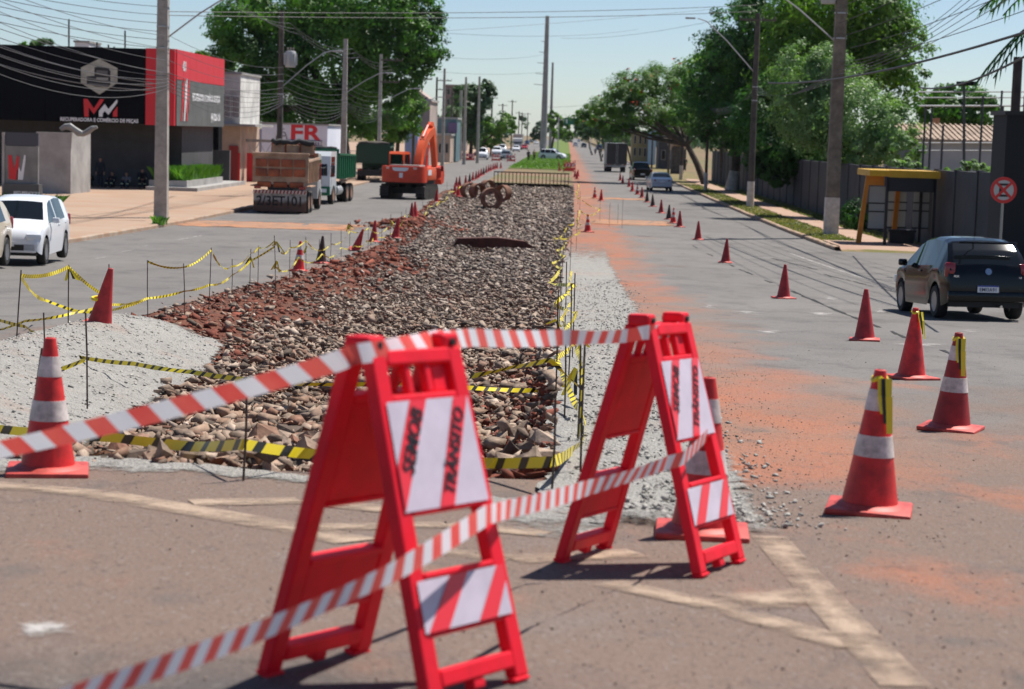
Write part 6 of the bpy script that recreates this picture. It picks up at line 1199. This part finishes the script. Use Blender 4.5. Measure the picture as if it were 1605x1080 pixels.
# right-hand trees
tree('dark tall verge tree with a limewashed trunk beside the slim pole', (13.2, 160), 15, [bl(1165, 110, 158, 4.4, 4.2), bl(1120, 140, 160, 3.2, 3.0), bl(1200, 60, 156, 4.0, 4.0), bl(1150, 190, 158, 4.4, 2.4), bl(1210, 160, 156, 4, 3.5), bl(1160, 60, 160, 3.0, 3), bl(1230, 20, 158, 4, 3.4)], 42000, .17, lf_deep, 15, .42, white=1.7, trunk_top=Vector((13.4, 160, 1.5)))
tree('tall bright-topped tree rising behind the shelter pole', (19, 132), 13, [bl(1280, 60, 132, 4.0, 4.2), bl(1350, 60, 132, 3.6, 4.0), bl(1395, 85, 131, 2.4, 2.8), bl(1320, 10, 132, 5.0, 3.5), bl(1250, 110, 133, 3.2, 3.2), bl(1400, 125, 130, 2.4, 2.2), bl(1370, 30, 131, 2.6, 2.6)], 46000, .15, lf_mid, 16, .4)
tree('silvery green bushy tree leaning over the grey wall', (16.4, 106), 8, [bl(1330, 190, 106, 2.8, 2.4), bl(1270, 170, 107, 2.4, 2.4), bl(1390, 200, 105, 1.7, 1.6), bl(1255, 120, 107, 1.8, 1.8), bl(1300, 120, 107, 2.0, 1.6), bl(1345, 235, 105, 2.2, 1.1), bl(1405, 235, 104, 1.4, 1.0)], 42000, .095, lf_silver, 17, .25)
tree('deep green tree hanging down behind the slim pole and wall', (16.5, 126), 10, [bl(1240, 220, 126, 3.0, 2.6), bl(1200, 200, 127, 2.6, 3.0), bl(1290, 240, 124, 2.4, 1.8), bl(1225, 260, 126, 2.6, 1.2)], 24000, .13, lf_deep, 18, .3)
tree('yellow green tree between the red-flowered tree and the dark tree', (14.5, 185), 11, [bl(1118, 120, 190, 3.4, 2.6), bl(1095, 155, 188, 2.6, 2.2), bl(1140, 95, 192, 2.8, 2.2)], 11000, .22, lf_mid, 19)
FB = [bl(1010, 130, 182, 3.2, 1.4), bl(960, 165, 182, 2.6, 1.1), bl(1045, 125, 184, 2.8, 1.4), bl(1060, 165, 182, 3.0, 1.3), bl(1010, 175, 180, 3.2, 1.3), bl(930, 185, 184, 1.9, .9), bl(985, 145, 180, 2.4, 1.1), bl(1085, 185, 178, 2.4, 1.0), bl(1100, 205, 176, 1.8, .8), bl(965, 200, 182, 1.8, .7), bl(1035, 200, 182, 2.2, .7)]
ft = tree('wide umbrella-shaped tree with red flowers arching over the right lane', (12.3, 178), 8, FB, 34000, .16, lf_feather, 20, .32, name='flame_tree', trunk_top=Vector((10.6, 179, 1.0)), clump=.4, asp=.3, flat=.5)
b = crown('flowers', [(q[0], q[1]-.4, q[2]+.5, q[3], q[4], q[5]) for q in FB[:7]], 160, .16, mat('flame_red', (.5, .05, .02), .6), ft, 21); b['kind'] = 'stuff'
tree('round leafy tree behind the tiled house and court fence', (30, 165), 8, [bl(1500, 165, 165, 3.2, 2.0), bl(1530, 175, 165, 2.2, 1.6), bl(1470, 175, 165, 2.2, 1.6)], 9000, .2, lf_dark, 22)
for px_, py_, y_, rx, rz, lb in ((1410, 265, 98, 1.5, .7, 'leafy shrub spilling over the boundary wall beside the shelter roof'), (1515, 262, 92, 1.3, .5, 'low shrub growing behind the boundary wall by the wooden pole'), (1575, 268, 90, 1.0, .4, 'small shrub behind the wall next to the black building')):
    t = thing('shrub', lb, 'shrub', (0, 0, 0)); p = A(px_, py_, y_); crown('foliage', [(p.x, p.y, p.z-.2, rx, .8, rz)], 3000, .09, lf_silver, t, 30); q = B(); q.tube([(p.x, p.y, gz(p.y)), (p.x, p.y, p.z)], .06, 6); q.build('stem', bark, t)
g = G(1345, 345); t = thing('shrub', 'rounded dark shrub on the verge beside the bus shelter', 'shrub', (0, 0, 0)); crown('foliage', [(13.6, 92, gz(92)+.75, .95, .8, .75)], 3500, .07, lf_deep, t, 31); q = B(); q.tube([(13.6, 92, gz(92)), (13.6, 92, gz(92)+.7)], .05, 6); q.build('stem', bark, t)
# far left group, median trees, far right row
tree('dark-leaved tree over the far left pavement beside the grey poles', (-14.5, 300), 11, [bl(735, 160, 300, 3.2, 3.0), bl(757, 145, 300, 2.2, 1.8), bl(720, 195, 300, 2.0, 2.6), bl(745, 205, 300, 2.4, 2.4)], 9000, .3, lf_far, 23)
t = thing('palm_tree', 'shaggy palm beside the far grey poles', 'palm', (0, 0, 0)); p = A(716, 172, 288)
def frond(b, c, a, L_, el, w_=.28):
    pts = []; 
    for i in range(9): u = i/8; pts.append(c+Vector((math.cos(a)*L_*u, math.sin(a)*L_*u, L_*(math.sin(el)*u-.75*u*u))))
    sd = Vector((-math.sin(a), math.cos(a), 0))
    for i in range(8):
        for s in (-1, 1):
            for f in (0, .5):
                q = pts[i].lerp(pts[i+1], f); e = q+sd*s*w_*(1.1-abs(i/8-.4))*1.6+(pts[i+1]-pts[i])*.8+Vector((0, 0, -.16*L_/2)); b.quad(q, q+(pts[i+1]-pts[i])*.32, e)
    b.tube(pts, .02*L_/2, 4)
b = B(); r = random.Random(6)
for k in range(22): frond(b, p, r.uniform(0, 6.28), r.uniform(1.8, 2.6), r.uniform(-.2, 1.2), .3)
b.build('crown', lf_far, t); q = B(); q.tube([(p.x, p.y, gz(288)), p], [.22, .16], 8); q.build('trunk', bark, t)
tree('bright green bushy tree overhanging the far left verge', (-16, 345), 6, [bl(782, 195, 345, 3.4, 1.8), bl(765, 212, 345, 3.0, 2.4), bl(795, 190, 350, 2.0, 1.4)], 7000, .3, lf_mid, 24)
tree('slim tree on the median behind the transmission poles', (-3.5, 430), 8, [bl(872, 195, 430, 2.0, 2.4), bl(880, 210, 425, 2.4, 1.4), bl(866, 182, 430, 1.3, 1.2), bl(884, 196, 430, 1.4, 1.6)], 5000, .28, lf_mid, 25)
tree('small tree on the median on the queue side of the poles', (-6, 520), 6, [bl(842, 206, 520, 1.8, 1.6), bl(838, 214, 520, 1.6, 1.0)], 2200, .3, lf_far, 26)
for i, (px_, py_, y_, rx, rz) in enumerate(((930, 205, 330, 2.4, 1.8), (950, 205, 300, 2.6, 2.0), (975, 205, 270, 2.4, 1.6), (918, 208, 430, 2.4, 2.0), (940, 212, 380, 2.4, 1.6), (1040, 195, 330, 2.5, 2.0))):
    tree('tree in the row lining the far right verge', (A(px_, py_, y_).x+1.5, y_), 6, [bl(px_, py_-6, y_, rx, rz), bl(px_+8, py_-12, y_, rx*.8, rz*.8)], 2600, .26, lf_far, 40+i, .16, group='trees lining the far right verge')
# far wood on the horizon
fb = []; r = random.Random(9)
for k in range(90): x = r.uniform(-330, 420); y = r.uniform(900, 1250); fb.append((x, y, gz(y)+4+r.uniform(0, 5), r.uniform(9, 16), 8, r.uniform(5, 8)))
for k in range(16): x = r.uniform(14, 60); y = r.uniform(600, 850); fb.append((x, y, gz(y)+4, r.uniform(5, 9), 5, r.uniform(4, 6)))
for k in range(12): x = r.uniform(-70, -26); y = r.uniform(560, 850); fb.append((x, y, gz(y)+4, r.uniform(5, 9), 5, r.uniform(4, 6)))
tag(crown('distant_wood', fb, 26000, 1.3, lf_far, None, 33, clump=.5), 'bluish band of far woods closing the avenue at the horizon', 'woods', kind='stuff')
# palm fronds hanging in from the right edge
t = thing('palm_tree', 'tall palm at the frame edge whose drooping fronds hang against the sky', 'palm', (0, 0, 0)); c = A(1680, -14, 57.5); b = B(); r = random.Random(3)
for a in np.linspace(0, 6.28, 13): frond(b, c, a+r.uniform(-.2, .2), r.uniform(2.2, 2.7), r.uniform(.2, .7), .2)
for a, l_ in ((2.75, 2.6), (3.2, 2.3), (3.5, 2.4)): frond(b, c-Vector((0, 0, .5)), a, l_, -.1, .22)
b.build('crown', lf_deep, t); q = B(); q.tube([(c.x+.2, c.y, gz(57.5)-.1), c], [.25, .17], 8); q.build('trunk', bark, t)
# grass
blade = leaf_mat('grass_blade', (.09, .12, .025), (.24, .21, .08), .6, .3)
zf_ = lambda x, y: gz(y)+.13
tuft('verge_grass', 'short dry grass covering the right verge', [(10.2, 11.6, 79, 175, zf_), (13.0, 14.2, 79, 175, zf_), (10.2, 11.6, 79, 110, zf_)], 11000, .11, blade, None, 5, 'stuff', .03, 'grass', 1.)
tuft('median_grass_blades', 'short green grass growing on the far median', [(-6.8, .5, 240, 420, lambda x, y: gz(y)+.06)], 7000, .3, leaf_mat('median_blade', (.07, .15, .02), (.14, .24, .04), .3, .3), None, 6, 'stuff', .08, 'grass', 1.)
tuft('kerb_weeds', 'small green weeds sprouting at the broken kerb by the square pole', [(-15.7, -15.3, 75.2, 76.2, lambda x, y: gz(y)+.1)], 90, .35, leaf_bright, None, 7, 'stuff', .03, 'weeds', .8)
tuft('pavement_weeds', 'green weeds at the foot of the totem sign', [(A(64, 310, 85).x, A(72, 310, 85).x+.3, 84.6, 86, lambda x, y: gz(y)+.1), (A(-8, 310, 85).x, A(6, 310, 85).x, 84.6, 86, lambda x, y: gz(y)+.1)], 220, .75, leaf_bright, None, 8, 'stuff', .06, 'weeds', .8)
# ------------------------------------------------------------ people
skin = mat('skin', (.30, .16, .10), .6); hair_m = mat('hair', (.012, .01, .009), .7); navy = mat('navy_cloth', (.012, .014, .026), .85); blackc = mat('black_cloth', (.012, .012, .013), .85); greyc = mat('grey_cloth', (.14, .15, .17), .85); reflect = mat('reflective_trim', (.55, .62, .35), .4); khaki = mat('khaki_cloth', (.3, .24, .12), .85); redc = mat('red_cloth', (.25, .06, .05), .85)
def limb(b, a, c, r0, r1, n=9): b.tube([a, Vector(a).lerp(Vector(c), .5), c], [r0, (r0+r1)/2, r1], n); b.ball(a, r0, n, 6); b.ball(c, r1, n, 6)
def person(label, loc, rz, pose, shirt, pants, vis=True, k=1.):
    t = thing('person', label, 'person', loc, rz); t.scale = (k,)*3; J = {}
    if pose == 'sit':       # on the ground, knees up, forearms on knees; faces -y
        hip = .13; J = dict(hip=(0, 0, hip), chest=(0, .06, .50), neck=(0, .02, .66), head=(0, -.03, .83), knee=lambda s: (s*.17, -.40, .46), ank=lambda s: (s*.15, -.58, .08), toe=lambda s: (s*.16, -.74, .05), sh=lambda s: (s*.19, .04, .60), el=lambda s: (s*.25, -.18, .40), ha=lambda s: (s*.13, -.42, .50))
    elif pose == 'stand':
        J = dict(hip=(0, 0, .92), chest=(0, 0, 1.28), neck=(0, 0, 1.46), head=(0, -.02, 1.63), knee=lambda s: (s*.10, -.02, .50), ank=lambda s: (s*.11, 0, .09), toe=lambda s: (s*.13, -.15, .05), sh=lambda s: (s*.20, 0, 1.40), el=lambda s: (s*.26, .02, 1.12), ha=lambda s: (s*.24, -.10, .88))
    elif pose == 'bend':
        J = dict(hip=(0, .1, .45), chest=(0, -.12, .78), neck=(0, -.24, .92), head=(0, -.33, 1.04), knee=lambda s: (s*.14, -.34, .5), ank=lambda s: (s*.14, -.30, .09), toe=lambda s: (s*.15, -.46, .05), sh=lambda s: (s*.2, -.2, .86), el=lambda s: (s*.26, -.36, .62), ha=lambda s: (s*.08, -.5, .55))
    def remesh(o, v=.022): m = o.modifiers.new('join', 'REMESH'); m.mode = 'VOXEL'; m.voxel_size = v; m.use_smooth_shade = True; return o
    H = Vector(J['head']); b = B(); b.ball(H, (.078, .095, .115), 14, 10); b.ball(H+Vector((0, -.095, -.01)), (.014, .02, .022), 6, 4); b.ball(H+Vector((0, -.05, -.085)), (.045, .05, .04), 8, 6)
    for s in (-1, 1): b.ball(H+Vector((s*.08, .0, 0)), (.012, .02, .03), 6, 4)
    limb(b, J['neck'], H-Vector((0, 0, .05)), .055, .05); limb(b, J['hip'], J['chest'], .13, .14); limb(b, J['chest'], J['neck'], .13, .06)
    for s in (-1, 1):
        hp_ = Vector(J['hip'])+Vector((s*.09, 0, 0)); limb(b, hp_, J['knee'](s), .08, .058); limb(b, J['knee'](s), J['ank'](s), .055, .036); limb(b, J['ank'](s), J['toe'](s), .042, .032)
        limb(b, J['sh'](s), J['el'](s), .052, .042); limb(b, J['el'](s), J['ha'](s), .04, .028); ha = Vector(J['ha'](s)); d = (ha-Vector(J['el'](s))).normalized(); b.ball(ha+d*.04, (.036, .03, .036), 8, 6)
        for f in range(4): o_ = Vector((s*(-.027+.018*f), 0, 0)); b.tube([ha+d*.06+o_, ha+d*(.11+.008*(f in (1, 2)))+o_+Vector((0, -.004, -.01)), ha+d*(.135+.012*(f in (1, 2)))+o_+Vector((0, -.01, -.03))], [.011, .010, .008], 6)
        b.tube([ha+d*.02+Vector((-s*.03, 0, 0)), ha+d*.06+Vector((-s*.055, -.01, 0)), ha+d*.085+Vector((-s*.055, -.015, -.01))], [.012, .011, .009], 6)
    remesh(b.build('body', skin, t), .014)
    b = B(); limb(b, Vector(J['hip'])+Vector((0, 0, .03)), J['chest'], .152, .165); limb(b, J['chest'], Vector(J['neck'])-Vector((0, 0, .02)), .155, .075)
    for s in (-1, 1): limb(b, J['sh'](s), Vector(J['sh'](s)).lerp(Vector(J['el'](s)), .98), .072, .058); limb(b, J['el'](s), Vector(J['el'](s)).lerp(Vector(J['ha'](s)), .75), .056, .045)
    remesh(b.build('shirt', shirt, t))
    b = B(); b.ball(J['hip'], (.165, .13, .12), 10, 8)
    for s in (-1, 1): hp_ = Vector(J['hip'])+Vector((s*.09, 0, 0)); limb(b, hp_, J['knee'](s), .1, .075); limb(b, J['knee'](s), J['ank'](s), .073, .058)
    remesh(b.build('trousers', pants, t))
    for s in (-1, 1):
        b = B(); limb(b, Vector(J['ank'](s))+Vector((0, .03, -.03)), J['toe'](s), .052, .042); remesh(b.build('boot', blackc, t))
        if vis:
            a = Vector(J['knee'](s)).lerp(Vector(J['ank'](s)), .55); d = (Vector(J['ank'](s))-Vector(J['knee'](s))).normalized(); b = B(); b.tube([a-d*.03, a+d*.03], .074, 12, False); b.build('reflective_band', reflect, t)
            a = Vector(J['el'](s)).lerp(Vector(J['ha'](s)), .4); d = (Vector(J['ha'](s))-Vector(J['el'](s))).normalized(); b = B(); b.tube([a-d*.025, a+d*.025], .058, 12, False); b.build('reflective_band', reflect, t)
    b = B(); b.ball(H+Vector((0, .018, .035)), (.086, .098, .095), 14, 10); b.build('hair', hair_m, t, 180); return t
zl = gz(121)+.13
for px_, y_, rz, pose, sh_, pn_, lb in ((124, 121.5, .5, 'sit', redc, blackc, 'person in a dull red shirt sitting against the driveway wall'), (157, 120.6, .1, 'stand', navy, navy, 'person in dark overalls standing among the seated workers'), (176, 121.3, -.2, 'sit', navy, navy, 'worker in dark overalls sitting beside the standing person'), (198, 120.8, 0, 'sit', greyc, navy, 'worker in a grey shirt sitting with bright ankle bands'), (222, 121.6, .3, 'bend', navy, navy, 'worker in dark overalls leaning forward beside the square pole'), (140, 121.8, .2, 'sit', blackc, blackc, 'person in black sitting in the shade by the doorway')):
    person(lb, (A(px_, 300, y_).x, y_, gz(y_)+.13), rz, pose, sh_, pn_, pose != 'stand' and sh_ is not redc and sh_ is not blackc, 1.05)
for px_, py_, lb, sh_ in ((828, 253, 'person in black standing on the median grass beside the patrol car', blackc), (837, 252, 'person in a khaki shirt talking on the median grass', khaki)): g = G(px_, py_, .06); person(lb, g, .4, 'stand', sh_, blackc, False)
g = G(1073, 268, .13); person('pedestrian in dark clothes walking on the right verge by the painted pole', g, PI, 'stand', blackc, blackc, False)
# motorcyclists far ahead
for px_, py_, lb in ((933, 243, 'motorcyclist in dark clothes riding ahead of the box truck'), (942, 242, 'second motorcyclist riding closer to the box truck')):
    g = G(px_, py_); person(lb, g+Vector((0, 0, .35)), PI, 'bend', blackc, navy, False)
    t = thing('motorcycle', 'dark motorcycle under '+lb.split(' riding')[0], 'motorcycle', g, 0)
    for y_ in (-.65, .65): b = B(); b.lathe([(.22, -.05), (.3, -.04), (.3, .04), (.22, .05)], 16, Matrix.Translation((0, y_, .3)) @ Matrix.Rotation(R(90), 4, 'Y'), True); b.build('wheel', tyre_m, t)
    b = B(); b.box((0, 0, .6), (.24, .9, .3), bev=.06); b.bar((0, .35, .7), (0, .65, .3), .06); b.bar((0, -.3, .5), (0, -.65, .3), .06); b.build('frame', blackc, t); b = B(); b.bar((-.35, .35, .98), (.35, .35, .98), .04); b.bar((0, .35, .7), (0, .35, .98), .05); b.build('handlebar', galv, t); b = B(); b.box((0, -.2, .80), (.26, .6, .1), bev=.03); b.build('saddle', black_rub, t); b = B(); b.box((0, -.72, .62), (.14, .05, .08)); b.build('tail_light', lamp_red, t)
# ------------------------------------------------------------ air
b = B(); b.box((0, 1965, 16), (5100, 4200, 42)); hz = b.build('haze', bpy.data.materials.new('haze_air')); tag(hz, 'thin pale haze hanging over the whole avenue', 'haze', kind='stuff')
m = hz.data.materials[0]; m.use_nodes = True; m.node_tree.nodes.remove(m.node_tree.nodes['Principled BSDF'])
pv = m.node_tree.nodes.new('ShaderNodeVolumePrincipled'); pv.inputs['Color'].default_value = (.82, .9, 1, 1); pv.inputs['Density'].default_value = .00003; pv.inputs['Anisotropy'].default_value = .2
m.node_tree.links.new(pv.outputs[0], m.node_tree.nodes['Material Output'].inputs['Volume'])
